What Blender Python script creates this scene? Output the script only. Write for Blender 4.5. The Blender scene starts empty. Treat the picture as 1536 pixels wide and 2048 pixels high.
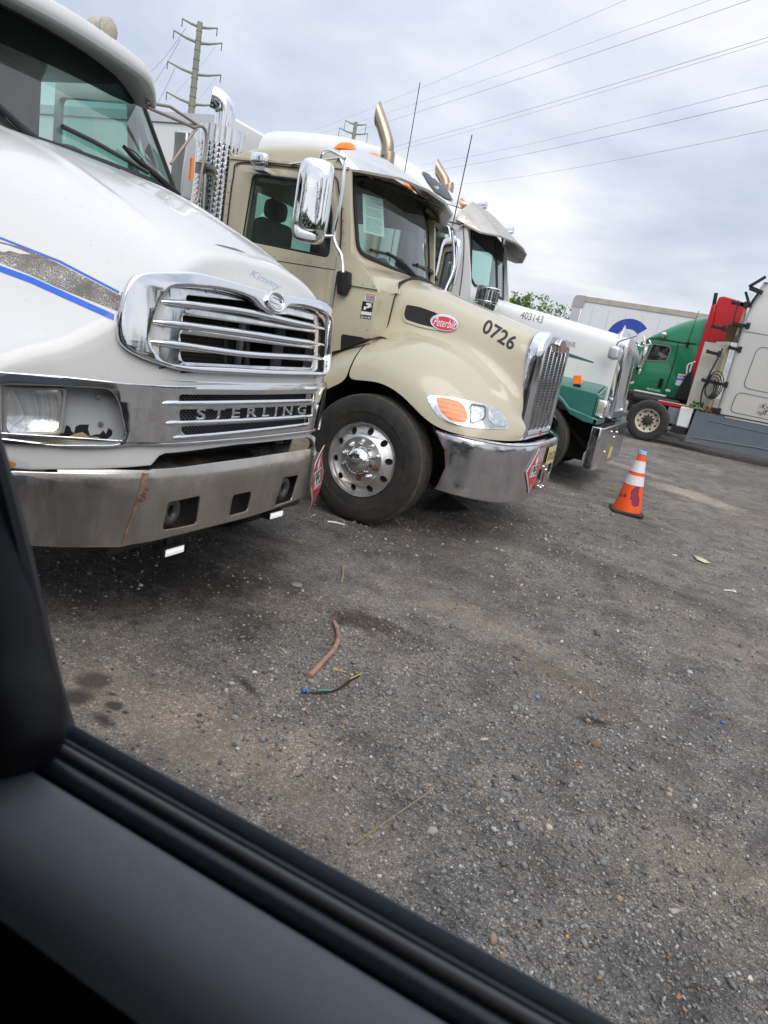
import bpy, bmesh, math, random
import numpy as np
from mathutils import Vector, Matrix
from mathutils.bvhtree import BVHTree
random.seed(7); rng = np.random.default_rng(7)
SC = bpy.context.scene; COL = SC.collection
# ------------------------------------------------------------------ camera, sky, sun, exposure
FPX = 1365.0; IW, IH = 1536, 2048; CH = 1.53
ROLL = math.radians(10.7); PITCH = math.atan(360 / FPX); YAW = math.radians(113.4226)
def _basis():
    f0 = Vector((math.cos(YAW), math.sin(YAW), 0)); r0 = Vector((math.sin(YAW), -math.cos(YAW), 0)); z = Vector((0, 0, 1))
    f = f0 * math.cos(PITCH) - z * math.sin(PITCH); u = f0 * math.sin(PITCH) + z * math.cos(PITCH)
    c, s = math.cos(ROLL), math.sin(ROLL)
    return f, r0 * c + u * s, -r0 * s + u * c
CF, CR, CU = _basis(); CP = Vector((0, 0, CH))
cam = bpy.data.cameras.new('camera'); camo = bpy.data.objects.new('camera', cam); COL.objects.link(camo)
camo.matrix_world = Matrix(((CR.x, CU.x, -CF.x, CP.x), (CR.y, CU.y, -CF.y, CP.y), (CR.z, CU.z, -CF.z, CP.z), (0, 0, 0, 1)))
cam.sensor_fit = 'VERTICAL'; cam.sensor_height = 36; cam.sensor_width = 27; cam.lens = FPX / IH * 36
cam.clip_start = 0.02; cam.clip_end = 3000
cam.dof.use_dof = True; cam.dof.focus_distance = 6.5; cam.dof.aperture_fstop = 6.6
SC.camera = camo
SUN_EL, SUN_AZ = math.radians(43), math.radians(-50)     # azimuth from +X, counter-clockwise
w = bpy.data.worlds.new('World'); SC.world = w; w.use_nodes = True
nt = w.node_tree; nt.nodes.clear()
def N(nt, t, **k):
    n = nt.nodes.new(t)
    for a, b in k.items():
        if a.startswith('i_'): n.inputs[int(a[2:]) if a[2:].isdigit() else a[2:].replace('_', ' ')].default_value = b
        else: setattr(n, a, b)
    return n
def L(nt, a, ao, b, bi): nt.links.new(a.outputs[ao], b.inputs[bi])
def ramp(nt, pts, interp='LINEAR'):
    r = nt.nodes.new('ShaderNodeValToRGB'); e = r.color_ramp.elements; r.color_ramp.interpolation = interp
    while len(e) < len(pts): e.new(0.5)
    for k, (p, c) in enumerate(pts): e[k].position = p; e[k].color = (*c, 1) if len(c) == 3 else c
    return r
sky = N(nt, 'ShaderNodeTexSky', sky_type='NISHITA', sun_disc=False, sun_elevation=SUN_EL, sun_rotation=math.pi / 2 - SUN_AZ)
sky.air_density = 1.2; sky.dust_density = 2.5
tc = N(nt, 'ShaderNodeTexCoord'); sep = N(nt, 'ShaderNodeSeparateXYZ'); L(nt, tc, 'Generated', sep, 0)
# clouds laid on a high layer: direction divided by height
zc = N(nt, 'ShaderNodeMath', operation='MAXIMUM', i_1=0.0); L(nt, sep, 'Z', zc, 0)
zo = N(nt, 'ShaderNodeMath', operation='ADD', i_1=0.22); L(nt, zc, 0, zo, 0)
dv = N(nt, 'ShaderNodeVectorMath', operation='DIVIDE'); L(nt, tc, 'Generated', dv, 0)
cmb = N(nt, 'ShaderNodeCombineXYZ'); [L(nt, zo, 0, cmb, k) for k in range(3)]; L(nt, cmb, 0, dv, 1)
n1 = N(nt, 'ShaderNodeTexNoise', i_Scale=1.15, i_Detail=8.0, i_Roughness=0.52, i_Distortion=0.35); L(nt, dv, 0, n1, 'Vector')
mp = N(nt, 'ShaderNodeMapping'); mp.inputs['Location'].default_value = (3.1, 7.7, 1.3); L(nt, dv, 0, mp, 0)
n2 = N(nt, 'ShaderNodeTexNoise', i_Scale=2.6, i_Detail=7.0, i_Roughness=0.55, i_Distortion=0.2); L(nt, mp, 0, n2, 'Vector')
r1 = ramp(nt, [(0.34, (4.8, 5.35, 6.4)), (0.47, (5.8, 6.25, 7.1)), (0.60, (7.1, 7.4, 8.0)), (0.72, (8.5, 8.5, 8.6))]); L(nt, n1, 0, r1, 0)
r2 = ramp(nt, [(0.36, (0.90, 0.92, 0.97)), (0.5, (0.99, 0.99, 1.0)), (0.64, (1.07, 1.05, 1.03))]); L(nt, n2, 0, r2, 0)
mul = N(nt, 'ShaderNodeMixRGB', blend_type='MULTIPLY', i_0=1.0); L(nt, r1, 0, mul, 1); L(nt, r2, 0, mul, 2)
# an overcast sky is brighter overhead, with a pale warm band low down
zen = ramp(nt, [(0.0, (1.08, 1.04, 0.99)), (0.12, (1.03, 1.02, 1.0)), (0.3, (0.97, 0.98, 1.0)), (0.55, (1.0, 1.0, 1.0)), (0.85, (1.7, 1.68, 1.64))]); L(nt, zc, 0, zen, 0)
mul2 = N(nt, 'ShaderNodeMixRGB', blend_type='MULTIPLY', i_0=1.0); L(nt, mul, 0, mul2, 1); L(nt, zen, 0, mul2, 2)
mx = N(nt, 'ShaderNodeMixRGB', i_0=0.9); L(nt, sky, 0, mx, 1); L(nt, mul2, 0, mx, 2)
bg = N(nt, 'ShaderNodeBackground', i_Strength=0.093); L(nt, mx, 0, bg, 0)
L(nt, bg, 0, N(nt, 'ShaderNodeOutputWorld'), 0)
sl = bpy.data.lights.new('sun', 'SUN'); sl.energy = 1.3; sl.angle = math.radians(50); sl.color = (1, 0.96, 0.9)
so = bpy.data.objects.new('sun', sl); COL.objects.link(so)
sd = Vector((math.cos(SUN_EL) * math.cos(SUN_AZ), math.cos(SUN_EL) * math.sin(SUN_AZ), math.sin(SUN_EL)))
so.rotation_euler = sd.to_track_quat('Z', 'Y').to_euler(); so.location = sd * 50
SC.view_settings.view_transform = 'Standard'; SC.view_settings.look = 'None'; SC.view_settings.exposure = 0.46; SC.view_settings.gamma = 1
SC.render.engine = 'CYCLES'
try:
    SC.cycles.max_bounces = 8; SC.cycles.transparent_max_bounces = 12; SC.cycles.glossy_bounces = 4; SC.cycles.transmission_bounces = 4
    SC.cycles.caustics_reflective = False; SC.cycles.caustics_refractive = False; SC.cycles.use_denoising = True
except Exception: pass
# ------------------------------------------------------------------ measuring: a photo point on a known real plane
def ray(px, py):
    return (CF * FPX + CR * (px - IW / 2) - CU * (py - IH / 2)).normalized()
def PY(px, py, Y): d = ray(px, py); return CP + d * (Y / d.y)
def PX(px, py, X): d = ray(px, py); return CP + d * (X / d.x)
def PZ(px, py, Z=0.0): d = ray(px, py); return CP + d * ((Z - CH) / d.z)
def PP(px, py, P, n): d = ray(px, py); n = Vector(n); return CP + d * ((Vector(P) - CP).dot(n) / d.dot(n))
def PF(px, py, f, x0=-2.0):
    """point where the ray meets the surface X = f(Y, Z), or comes closest to it"""
    d = ray(px, py); g = lambda x: (lambda p: p.x - f(p.y, p.z))(CP + d * (x / d.x))
    x = x0 + 1.3; best = (9, x); prev = g(x)
    while x > x0 - 2.5:
        x2 = x - .03; v = g(x2)
        if v < best[0]: best = (v, x2)
        if prev > 0 >= v:
            lo, hi = x, x2
            for _ in range(22):
                mid = (lo + hi) / 2
                if g(mid) > 0: lo = mid
                else: hi = mid
            return CP + d * (lo / d.x)
        x, prev = x2, v
    return CP + d * (best[1] / d.x)
def yz(pts, f, x0=-2.0): return [(lambda p: (p.y, p.z))(PF(a, b, f, x0)) for a, b in pts]
def xz(pts, Y): return [(lambda p: (p.x, p.z))(PY(a, b, Y)) for a, b in pts]
# ------------------------------------------------------------------ scene bookkeeping
def tag(o, label=None, cat=None, group=None, kind=None):
    if label: o['label'] = label
    if cat: o['category'] = cat
    if group: o['group'] = group
    if kind: o['kind'] = kind
    return o
def thing(name, label, cat, loc=(0, 0, 0), group=None):
    o = bpy.data.objects.new(name, None); COL.objects.link(o); o.location = loc; o.empty_display_size = 0.2
    return tag(o, label, cat, group)
def adopt(o, parent):
    if parent is not None:
        o.parent = parent
        o.matrix_parent_inverse = PM(parent).inverted()
    return o
def PM(o):
    m = Matrix.LocRotScale(o.location, o.rotation_euler, o.scale)
    return (PM(o.parent) @ o.matrix_parent_inverse @ m) if o.parent else m
def copy_tree(o, M, parent=None):
    """copy a thing or part with everything under it; M moves the copy in world space"""
    kids = list(o.children); c = o.copy(); COL.objects.link(c)
    if parent is None: c.parent = None; c.matrix_basis = M @ PM(o)
    else: c.parent = parent
    for k in kids: copy_tree(k, None, c)
    return c
# ------------------------------------------------------------------ geometry helpers
SPLIT = dict(lettering='letter', bezel_screws='screw', bumper_bolts='bolt', grille_braces='grille_brace', seats='seat', tinted_windows='tinted_window', insulators='insulator', visor_brackets='visor_bracket',
    rusty_fittings='fitting', grille_bars='grille_bar', grille_fins='grille_fin', engine_pipes='engine_pipe', rear_fender='rear_fender', hood_shoulder='hood_shoulder', roof_gutter='roof_gutter', tow_hook='tow_hook', landing_gear='landing_leg', hood_mirror_bracket='hood_mirror_bracket', wheel_arch_liner='wheel_arch_liner')
class MB:
    def __init__(s): s.bm = bmesh.new()
    def verts(s, pts): return [s.bm.verts.new(p) for p in pts]
    def face(s, vs):
        try: return s.bm.faces.new(vs)
        except ValueError: return None
    def box(s, x0, x1, y0, y1, z0, z1, M=None, taper=None):
        pts = [Vector((x, y, z)) for z in (z0, z1) for y in (y0, y1) for x in (x0, x1)]
        if M is not None: pts = [M @ p for p in pts]
        v = s.verts(pts)
        for f in ((0, 2, 3, 1), (4, 5, 7, 6), (0, 1, 5, 4), (1, 3, 7, 5), (3, 2, 6, 7), (2, 0, 4, 6)): s.face([v[i] for i in f])
        return s
    def bar(s, a, b, wd, ht, up=(0, 0, 1)):
        a, b = Vector(a), Vector(b); d = b - a; ln = d.length; d.normalize(); u = Vector(up); sd_ = d.cross(u)
        if sd_.length < 1e-4: sd_ = d.cross(Vector((1, 0, 0)))
        sd_.normalize(); u = sd_.cross(d)
        M = Matrix(((d.x, sd_.x, u.x, a.x), (d.y, sd_.y, u.y, a.y), (d.z, sd_.z, u.z, a.z), (0, 0, 0, 1)))
        return s.box(0, ln, -wd / 2, wd / 2, -ht / 2, ht / 2, M)
    def tube(s, pts, r, n=10, closed=False, caps=True, flat=1.0):
        P = [Vector(p) for p in pts]; m = len(P); R = r if isinstance(r, (list, tuple)) else [r] * m
        rings = []; prev = None
        for i in range(m):
            t = (P[(i + 1) % m] - P[i - 1]) if closed else (P[min(i + 1, m - 1)] - P[max(i - 1, 0)])
            t.normalize()
            if prev is None:
                a = Vector((0, 0, 1)) if abs(t.z) < 0.9 else Vector((1, 0, 0)); u = t.cross(a).normalized()
            else:
                u = (prev - t * prev.dot(t)).normalized()
            v = t.cross(u); prev = u
            rings.append(s.verts([P[i] + (u * math.cos(k * 2 * math.pi / n) * flat + v * math.sin(k * 2 * math.pi / n)) * R[i] for k in range(n)]))
        for i in range(m if closed else m - 1):
            A, B = rings[i], rings[(i + 1) % m]
            for k in range(n): s.face([A[k], A[(k + 1) % n], B[(k + 1) % n], B[k]])
        if caps and not closed: s.face(list(reversed(rings[0]))); s.face(rings[-1])
        return s
    def lathe(s, prof, c=(0, 0, 0), axis='Z', n=48, M=None):
        rings = []
        for r, h in prof:
            pts = []
            for k in range(n):
                a = 2 * math.pi * k / n; x, y = r * math.cos(a), r * math.sin(a)
                p = {'Z': Vector((x, y, h)), 'Y': Vector((x, h, -y)), 'X': Vector((h, x, y))}[axis]
                p = M @ p if M is not None else p + Vector(c)
                pts.append(p)
            rings.append(s.verts(pts))
        for A, B in zip(rings, rings[1:]):
            for k in range(n): s.face([A[k], A[(k + 1) % n], B[(k + 1) % n], B[k]])
        s.face(list(reversed(rings[0]))); s.face(rings[-1])
        return s
    def grid(s, rows, closed=False):
        R = [s.verts(r) for r in rows]
        for A, B in zip(R, R[1:]):
            k = len(A)
            for i in range(k if closed else k - 1): s.face([A[i], A[(i + 1) % k], B[(i + 1) % k], B[i]])
        return s
    def prism(s, pts, a, b, plane='XZ'):
        """2D outline extruded along the missing axis from a to b"""
        mk = {'XZ': lambda p, h: (p[0], h, p[1]), 'YZ': lambda p, h: (h, p[0], p[1]), 'XY': lambda p, h: (p[0], p[1], h)}[plane]
        A = s.verts([mk(p, a) for p in pts]); B = s.verts([mk(p, b) for p in pts]); n = len(pts)
        s.face(A); s.face(list(reversed(B)))
        for i in range(n): s.face([A[i], B[i], B[(i + 1) % n], A[(i + 1) % n]])
        return s
    def add(s, bm, fn=None):
        vm = {}
        for v in bm.verts: vm[v.index] = s.bm.verts.new(fn(v.co) if fn else v.co)
        for f in bm.faces: s.face([vm[v.index] for v in f.verts])
        return s
    def move(s, M):
        bmesh.ops.transform(s.bm, matrix=M, verts=s.bm.verts); return s
    def mirror(s, c):
        """add a copy mirrored in Y about y=c"""
        g = bmesh.ops.duplicate(s.bm, geom=list(s.bm.verts) + list(s.bm.edges) + list(s.bm.faces))
        vs = [e for e in g['geom'] if isinstance(e, bmesh.types.BMVert)]; fs = [e for e in g['geom'] if isinstance(e, bmesh.types.BMFace)]
        for v in vs: v.co.y = 2 * c - v.co.y
        bmesh.ops.reverse_faces(s.bm, faces=fs); return s
    def build(s, name, mat, parent=None, *a, **k):
        if name in SPLIT and SPLIT[name]:
            for v in s.bm.verts: v.tag = False
            s.bm.verts.ensure_lookup_table(); out = []
            if k.get('weld'): bmesh.ops.remove_doubles(s.bm, verts=s.bm.verts, dist=k['weld'])
            groups = []
            for v0 in s.bm.verts:
                if v0.tag: continue
                st = [v0]; v0.tag = True; g = []
                while st:
                    v = st.pop(); g.append(v)
                    for e in v.link_edges:
                        o = e.other_vert(v)
                        if not o.tag: o.tag = True; st.append(o)
                groups.append(g)
            for g in groups:
                idx = {v: i for i, v in enumerate(g)}; mb = MB(); nv = mb.verts([v.co for v in g])
                for f in {f for v in g for f in v.link_faces}: mb.face([nv[idx[v]] for v in f.verts])
                if k.get('normals') is False: pass
                out.append(mb.build1(SPLIT[name], mat, parent, *a, **k))
            s.bm.free(); return out[0] if out else None
        return s.build1(name, mat, parent, *a, **k)
    def build1(s, name, mat, parent=None, bev=0, sub=0, solid=0, sharp=38, normals=True, weld=0.0, bake=False, off=0):
        bm = s.bm
        if weld: bmesh.ops.remove_doubles(bm, verts=bm.verts, dist=weld)
        if normals: bmesh.ops.recalc_face_normals(bm, faces=bm.faces)
        ca = math.radians(sharp)
        for f in bm.faces: f.smooth = True
        for e in bm.edges:
            if len(e.link_faces) == 2 and e.calc_face_angle(0) > ca: e.smooth = False
        me = bpy.data.meshes.new(name); bm.to_mesh(me); bm.free()
        o = bpy.data.objects.new(name, me); COL.objects.link(o)
        if sub: m = o.modifiers.new('s', 'SUBSURF'); m.levels = m.render_levels = sub
        if solid: m = o.modifiers.new('t', 'SOLIDIFY'); m.thickness = solid; m.offset = off
        if bev: m = o.modifiers.new('b', 'BEVEL'); m.width = bev; m.segments = 2; m.limit_method = 'ANGLE'; m.angle_limit = math.radians(35); m.harden_normals = False
        if mat: me.materials.append(mat)
        if (sub or solid) and bake:
            dg = bpy.context.evaluated_depsgraph_get(); dg.update(); m2 = bpy.data.meshes.new_from_object(o.evaluated_get(dg)); o.modifiers.clear(); o.data = m2
            for p in m2.polygons: p.use_smooth = True
        return adopt(o, parent)
def _cu2bm(cu):
    o = bpy.data.objects.new('tmp', cu); COL.objects.link(o); dg = bpy.context.evaluated_depsgraph_get(); dg.update()
    me = bpy.data.meshes.new_from_object(o.evaluated_get(dg)); bm = bmesh.new(); bm.from_mesh(me)
    bpy.data.objects.remove(o); bpy.data.curves.remove(cu); bpy.data.meshes.remove(me)
    bmesh.ops.remove_doubles(bm, verts=bm.verts, dist=1e-6); return bm
def slices(bm, su=None, sv=None):
    for ax, st in ((0, su), (1, sv)):
        if not st: continue
        lo = min(v.co[ax] for v in bm.verts); hi = max(v.co[ax] for v in bm.verts); c = lo + st; n = [0, 0, 0]; n[ax] = 1
        while c < hi - 1e-6:
            p = [0, 0, 0]; p[ax] = c
            bmesh.ops.bisect_plane(bm, geom=list(bm.verts) + list(bm.edges) + list(bm.faces), plane_co=p, plane_no=n, dist=1e-6); c += st
    bm.verts.index_update(); return bm
def plate(outline, holes=(), th=0.0, bev=0.0, su=None, sv=None, bres=1):
    cu = bpy.data.curves.new('t', 'CURVE'); cu.dimensions = '2D'; cu.fill_mode = 'BOTH'; cu.extrude = max(th / 2 - bev, 0); cu.bevel_depth = bev; cu.bevel_resolution = bres; cu.offset = -bev
    for pl in [outline] + list(holes):
        sp = cu.splines.new('POLY'); sp.points.add(len(pl) - 1); sp.use_cyclic_u = True
        for p, q in zip(sp.points, pl): p.co = (q[0], q[1], 0, 1)
    return slices(_cu2bm(cu), su, sv)
def text(s, size=1.0, th=0.0, bev=0.0, shear=0.0, sx=1.0, weight=0.0, space=1.0, su=None, sv=None):
    cu = bpy.data.curves.new('t', 'FONT'); cu.body = s; cu.size = size; cu.extrude = max(th / 2 - bev, 0); cu.bevel_depth = bev; cu.shear = shear; cu.offset = weight - bev; cu.space_character = space; cu.resolution_u = 4
    bm = _cu2bm(cu)
    x0 = min(v.co.x for v in bm.verts); y0 = min(v.co.y for v in bm.verts)
    for v in bm.verts: v.co.x = (v.co.x - x0) * sx; v.co.y -= y0
    return slices(bm, su, sv)
def ext(bm): return max(v.co.x for v in bm.verts), max(v.co.y for v in bm.verts)
def rnd(pts, r, n=4):
    """round the corners of a polygon"""
    out = []; m = len(pts); R = r if isinstance(r, (list, tuple)) else [r] * m
    for i in range(m):
        p = Vector((*pts[i], 0)); a = Vector((*pts[i - 1], 0)) - p; b = Vector((*pts[(i + 1) % m], 0)) - p
        k = min(R[i], a.length * .49, b.length * .49)
        if k < 1e-6: out.append((p.x, p.y)); continue
        A = p + a.normalized() * k; B = p + b.normalized() * k
        for j in range(n + 1):
            t = j / n; q = A * (1 - t) ** 2 + p * 2 * t * (1 - t) + B * t * t; out.append((q.x, q.y))
    return out
def ell(cx, cy, rx, ry, n=32, rot=0.0):
    c, s = math.cos(rot), math.sin(rot); out = []
    for k in range(n):
        a = 2 * math.pi * k / n; x, y = rx * math.cos(a), ry * math.sin(a); out.append((cx + x * c - y * s, cy + x * s + y * c))
    return out
def rect(x0, y0, x1, y1): return [(x0, y0), (x1, y0), (x1, y1), (x0, y1)]
def smooth_path(pts, n=6):
    P = [Vector(p) for p in pts]; out = []
    for i in range(len(P) - 1):
        p0, p1, p2, p3 = P[max(i - 1, 0)], P[i], P[i + 1], P[min(i + 2, len(P) - 1)]
        for k in range(n):
            t = k / n; out.append(0.5 * ((2 * p1) + (p2 - p0) * t + (2 * p0 - 5 * p1 + 4 * p2 - p3) * t * t + (3 * p1 - p0 - 3 * p2 + p3) * t ** 3))
    out.append(P[-1]); return out
def smooth2(pts, n=5): return [(v.x, v.y) for v in smooth_path([(p[0], p[1], 0) for p in list(pts) + [pts[0]]], n)[:-1]]
def catm(xs, ys, x):
    """smooth 1D interpolation through a table"""
    if x <= xs[0]: return ys[0]
    if x >= xs[-1]: return ys[-1]
    i = max(k for k in range(len(xs)) if xs[k] <= x)
    def m(k):
        if k == 0: return (ys[1] - ys[0]) / (xs[1] - xs[0])
        if k == len(xs) - 1: return (ys[-1] - ys[-2]) / (xs[-1] - xs[-2])
        return (ys[k + 1] - ys[k - 1]) / (xs[k + 1] - xs[k - 1])
    h = xs[i + 1] - xs[i]; t = (x - xs[i]) / h
    return (2 * t ** 3 - 3 * t * t + 1) * ys[i] + (t ** 3 - 2 * t * t + t) * h * m(i) + (-2 * t ** 3 + 3 * t * t) * ys[i + 1] + (t ** 3 - t * t) * h * m(i + 1)
def lerp(xs, ys, x):
    if x <= xs[0]: return ys[0]
    for a, b, c, d in zip(xs, xs[1:], ys, ys[1:]):
        if x <= b: return c + (d - c) * (x - a) / (b - a)
    return ys[-1]
def bvh_of(objs):
    V, F = [], []
    dg = bpy.context.evaluated_depsgraph_get(); dg.update()
    for o in objs:
        ev = o.evaluated_get(dg); me = ev.to_mesh(); k = len(V); M = PM(o)
        V += [M @ v.co for v in me.vertices]; F += [[i + k for i in p.vertices] for p in me.polygons]; ev.to_mesh_clear()
    return BVHTree.FromPolygons(V, F)
def decal(name, bm, bvh, mat, parent, off=0.002, thick=0.0):
    """lay a flat outline given in photo points on the surface it marks (a sticker, a painted line, lettering)"""
    mb = MB(); kill = []
    for v in bm.verts:
        d = ray(v.co.x, -v.co.y); hit, no, _, dist = bvh.ray_cast(CP, d)
        if hit is None: kill.append(v); continue
        if no.dot(d) > 0: no = -no
        v.co = hit + no * (off + thick * v.co.z)
    bmesh.ops.delete(bm, geom=kill, context='VERTS')
    ed = [e for e in bm.edges if e.calc_length() > 0.6]
    bmesh.ops.delete(bm, geom=ed, context='EDGES')
    mb.bm = bm; return mb.build(name, mat, parent, normals=False)
def pxplate(pts, holes=(), step=10, th=0.0): return plate([(a, -b) for a, b in pts], [[(a, -b) for a, b in h] for h in holes], su=step, sv=step, th=th)
def pxtext(s, bl, br, tl, step=6, **k):
    """text laid in the parallelogram bottom-left, bottom-right, top-left (photo points)"""
    bm = text(s, su=None, **k); wx, hy = ext(bm)
    for v in bm.verts:
        a, b = v.co.x / wx, v.co.y / hy
        v.co.x = bl[0] + (br[0] - bl[0]) * a + (tl[0] - bl[0]) * b; v.co.y = -(bl[1] + (br[1] - bl[1]) * a + (tl[1] - bl[1]) * b)
    return slices(bm, step, step)
# ------------------------------------------------------------------ materials
MT = {}
def pmat(name, col, rough=0.5, metal=0.0, coat=0.0, spec=0.5, dirt=0.0, dirtcol=(0.09, 0.075, 0.06), dscale=3.0, bump=0.0, bscale=40.0, rvar=0.0, low=None, var=0.0, streak=False, trans=0.0, ior=1.45, emit=None, chips=0.0):
    m = bpy.data.materials.new(name); m.use_nodes = True; nt = m.node_tree; nt.nodes.clear()
    b = N(nt, 'ShaderNodeBsdfPrincipled'); out = N(nt, 'ShaderNodeOutputMaterial'); L(nt, b, 0, out, 0)
    b.inputs['Base Color'].default_value = (*col, 1); b.inputs['Roughness'].default_value = rough; b.inputs['Metallic'].default_value = metal
    b.inputs['Coat Weight'].default_value = coat; b.inputs['Coat Roughness'].default_value = 0.06; b.inputs['Specular IOR Level'].default_value = spec
    b.inputs['Transmission Weight'].default_value = trans; b.inputs['IOR'].default_value = ior
    if emit: b.inputs['Emission Color'].default_value = (*emit[:3], 1); b.inputs['Emission Strength'].default_value = emit[3]
    g = N(nt, 'ShaderNodeTexCoord'); cur = None
    if var:
        n = N(nt, 'ShaderNodeTexNoise', i_Scale=dscale * 0.6, i_Detail=5.0); L(nt, g, 'Object', n, 'Vector')
        r = ramp(nt, [(0.3, tuple(c * (1 - var) for c in col)), (0.7, tuple(min(1, c * (1 + var)) for c in col))]); L(nt, n, 0, r, 0); cur = r
    if dirt or low:
        n = N(nt, 'ShaderNodeTexNoise', i_Scale=dscale, i_Detail=9.0, i_Roughness=0.68)
        if streak:
            mp = N(nt, 'ShaderNodeMapping'); mp.inputs['Scale'].default_value = (1, 1, 0.16) if streak is True else streak; L(nt, g, 'Object', mp, 0); L(nt, mp, 0, n, 'Vector')
        else: L(nt, g, 'Object', n, 'Vector')
        r = ramp(nt, [(0.42, (0, 0, 0)), (0.78, (1, 1, 1))]); L(nt, n, 0, r, 0)
        f = N(nt, 'ShaderNodeMath', operation='MULTIPLY', i_1=dirt); L(nt, r, 0, f, 0); fac = f
        if low:   # road dirt thrown up from below: fades out with height above the ground
            s = N(nt, 'ShaderNodeSeparateXYZ'); L(nt, g, 'Object', s, 0)
            mr = N(nt, 'ShaderNodeMapRange', i_1=low[0], i_2=low[1], i_3=low[2], i_4=0.0); mr.clamp = True; L(nt, s, 'Z', mr, 0)
            n3 = N(nt, 'ShaderNodeTexNoise', i_Scale=6.0, i_Detail=6.0); L(nt, g, 'Object', n3, 'Vector')
            mm = N(nt, 'ShaderNodeMath', operation='MULTIPLY'); L(nt, mr, 0, mm, 0); L(nt, n3, 0, mm, 1)
            ad = N(nt, 'ShaderNodeMath', operation='ADD', use_clamp=True); L(nt, fac, 0, ad, 0); L(nt, mm, 0, ad, 1); fac = ad
        mx = N(nt, 'ShaderNodeMixRGB'); L(nt, fac, 0, mx, 0); mx.inputs[1].default_value = (*col, 1); mx.inputs[2].default_value = (*dirtcol, 1)
        if cur: L(nt, cur, 0, mx, 1)
        cur = mx
        rr = N(nt, 'ShaderNodeMapRange', i_3=rough, i_4=min(1, rough + 0.35 + rvar)); L(nt, fac, 0, rr, 0); L(nt, rr, 0, b, 'Roughness')
        if metal:
            mr2 = N(nt, 'ShaderNodeMapRange', i_3=metal, i_4=metal * 0.35); L(nt, fac, 0, mr2, 0); L(nt, mr2, 0, b, 'Metallic')
    elif rvar:
        n = N(nt, 'ShaderNodeTexNoise', i_Scale=dscale, i_Detail=6.0); L(nt, g, 'Object', n, 'Vector')
        rr = N(nt, 'ShaderNodeMapRange', i_3=max(0.02, rough - rvar / 2), i_4=rough + rvar); L(nt, n, 0, rr, 0); L(nt, rr, 0, b, 'Roughness')
    if chips:   # stone chips and stuck insects: sparse small dark specks
        n = N(nt, 'ShaderNodeTexNoise', i_Scale=120.0, i_Detail=1.0); L(nt, g, 'Object', n, 'Vector'); n4 = N(nt, 'ShaderNodeTexNoise', i_Scale=3.5, i_Detail=3.0); L(nt, g, 'Object', n4, 'Vector')
        s5 = N(nt, 'ShaderNodeMath', operation='MULTIPLY_ADD', i_1=0.16, i_2=-0.08); L(nt, n4, 0, s5, 0); s6 = N(nt, 'ShaderNodeMath', operation='ADD'); L(nt, n, 0, s6, 0); L(nt, s5, 0, s6, 1)
        r = ramp(nt, [(0.745, (0, 0, 0)), (0.77, (1, 1, 1))]); L(nt, s6, 0, r, 0); f = N(nt, 'ShaderNodeMath', operation='MULTIPLY', i_1=chips); L(nt, r, 0, f, 0)
        mx = N(nt, 'ShaderNodeMixRGB'); L(nt, f, 0, mx, 0); mx.inputs[1].default_value = (*col, 1); mx.inputs[2].default_value = (.12, .10, .08, 1)
        if cur: L(nt, cur, 0, mx, 1)
        cur = mx
    if cur: L(nt, cur, 0, b, 'Base Color')
    if bump:
        n = N(nt, 'ShaderNodeTexNoise', i_Scale=bscale, i_Detail=4.0); L(nt, g, 'Object', n, 'Vector')
        bp = N(nt, 'ShaderNodeBump', i_Strength=min(1, bump), i_Distance=0.01); L(nt, n, 0, bp, 'Height'); L(nt, bp, 0, b, 'Normal')
    MT[name] = m; return m
def glassmat(name, tint, refl=1.0, haze=0.04):
    """thin pane: clear transmission with a tint, plus a mirror reflection that grows at grazing angles"""
    m = bpy.data.materials.new(name); m.use_nodes = True; nt = m.node_tree; nt.nodes.clear(); out = N(nt, 'ShaderNodeOutputMaterial')
    t = N(nt, 'ShaderNodeBsdfTransparent', i_0=(*tint, 1)); g = N(nt, 'ShaderNodeBsdfGlossy', i_Roughness=0.02, i_Color=(refl, refl, refl, 1))
    lw = N(nt, 'ShaderNodeLayerWeight', i_Blend=0.5); pw = N(nt, 'ShaderNodeMath', operation='POWER', i_1=3.6); L(nt, lw, 'Facing', pw, 0); fr = N(nt, 'ShaderNodeMath', operation='MULTIPLY_ADD', i_1=0.80, i_2=0.06, use_clamp=True); L(nt, pw, 0, fr, 0); mx = N(nt, 'ShaderNodeMixShader'); L(nt, fr, 0, mx, 0); L(nt, t, 0, mx, 1); L(nt, g, 0, mx, 2)
    d = N(nt, 'ShaderNodeBsdfDiffuse', i_Color=(0.5, 0.5, 0.48, 1)); m2 = N(nt, 'ShaderNodeMixShader')
    n = N(nt, 'ShaderNodeTexNoise', i_Scale=2.5, i_Detail=7.0); tcn = N(nt, 'ShaderNodeTexCoord'); L(nt, tcn, 'Object', n, 'Vector')
    mr = N(nt, 'ShaderNodeMapRange', i_1=0.35, i_2=0.75, i_3=haze * 0.3, i_4=haze * 2); L(nt, n, 0, mr, 0); L(nt, mr, 0, m2, 0)
    L(nt, mx, 0, m2, 1); L(nt, d, 0, m2, 2); L(nt, m2, 0, out, 0); MT[name] = m; return m
chrome = pmat('chrome', (0.80, 0.81, 0.83), 0.045, 1.0, rvar=0.08, dscale=5, bump=0.03, bscale=7)
chrome_dirty = pmat('chrome_dirty', (0.76, 0.76, 0.76), 0.07, 1.0, dirt=0.4, dscale=9, dirtcol=(0.28, 0.22, 0.15), bump=0.03, bscale=9)
steel = pmat('worn_steel', (0.52, 0.50, 0.47), 0.2, 1.0, dirt=0.5, dscale=7, dirtcol=(0.22, 0.18, 0.13), bump=0.10, bscale=16, rvar=0.15)
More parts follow.
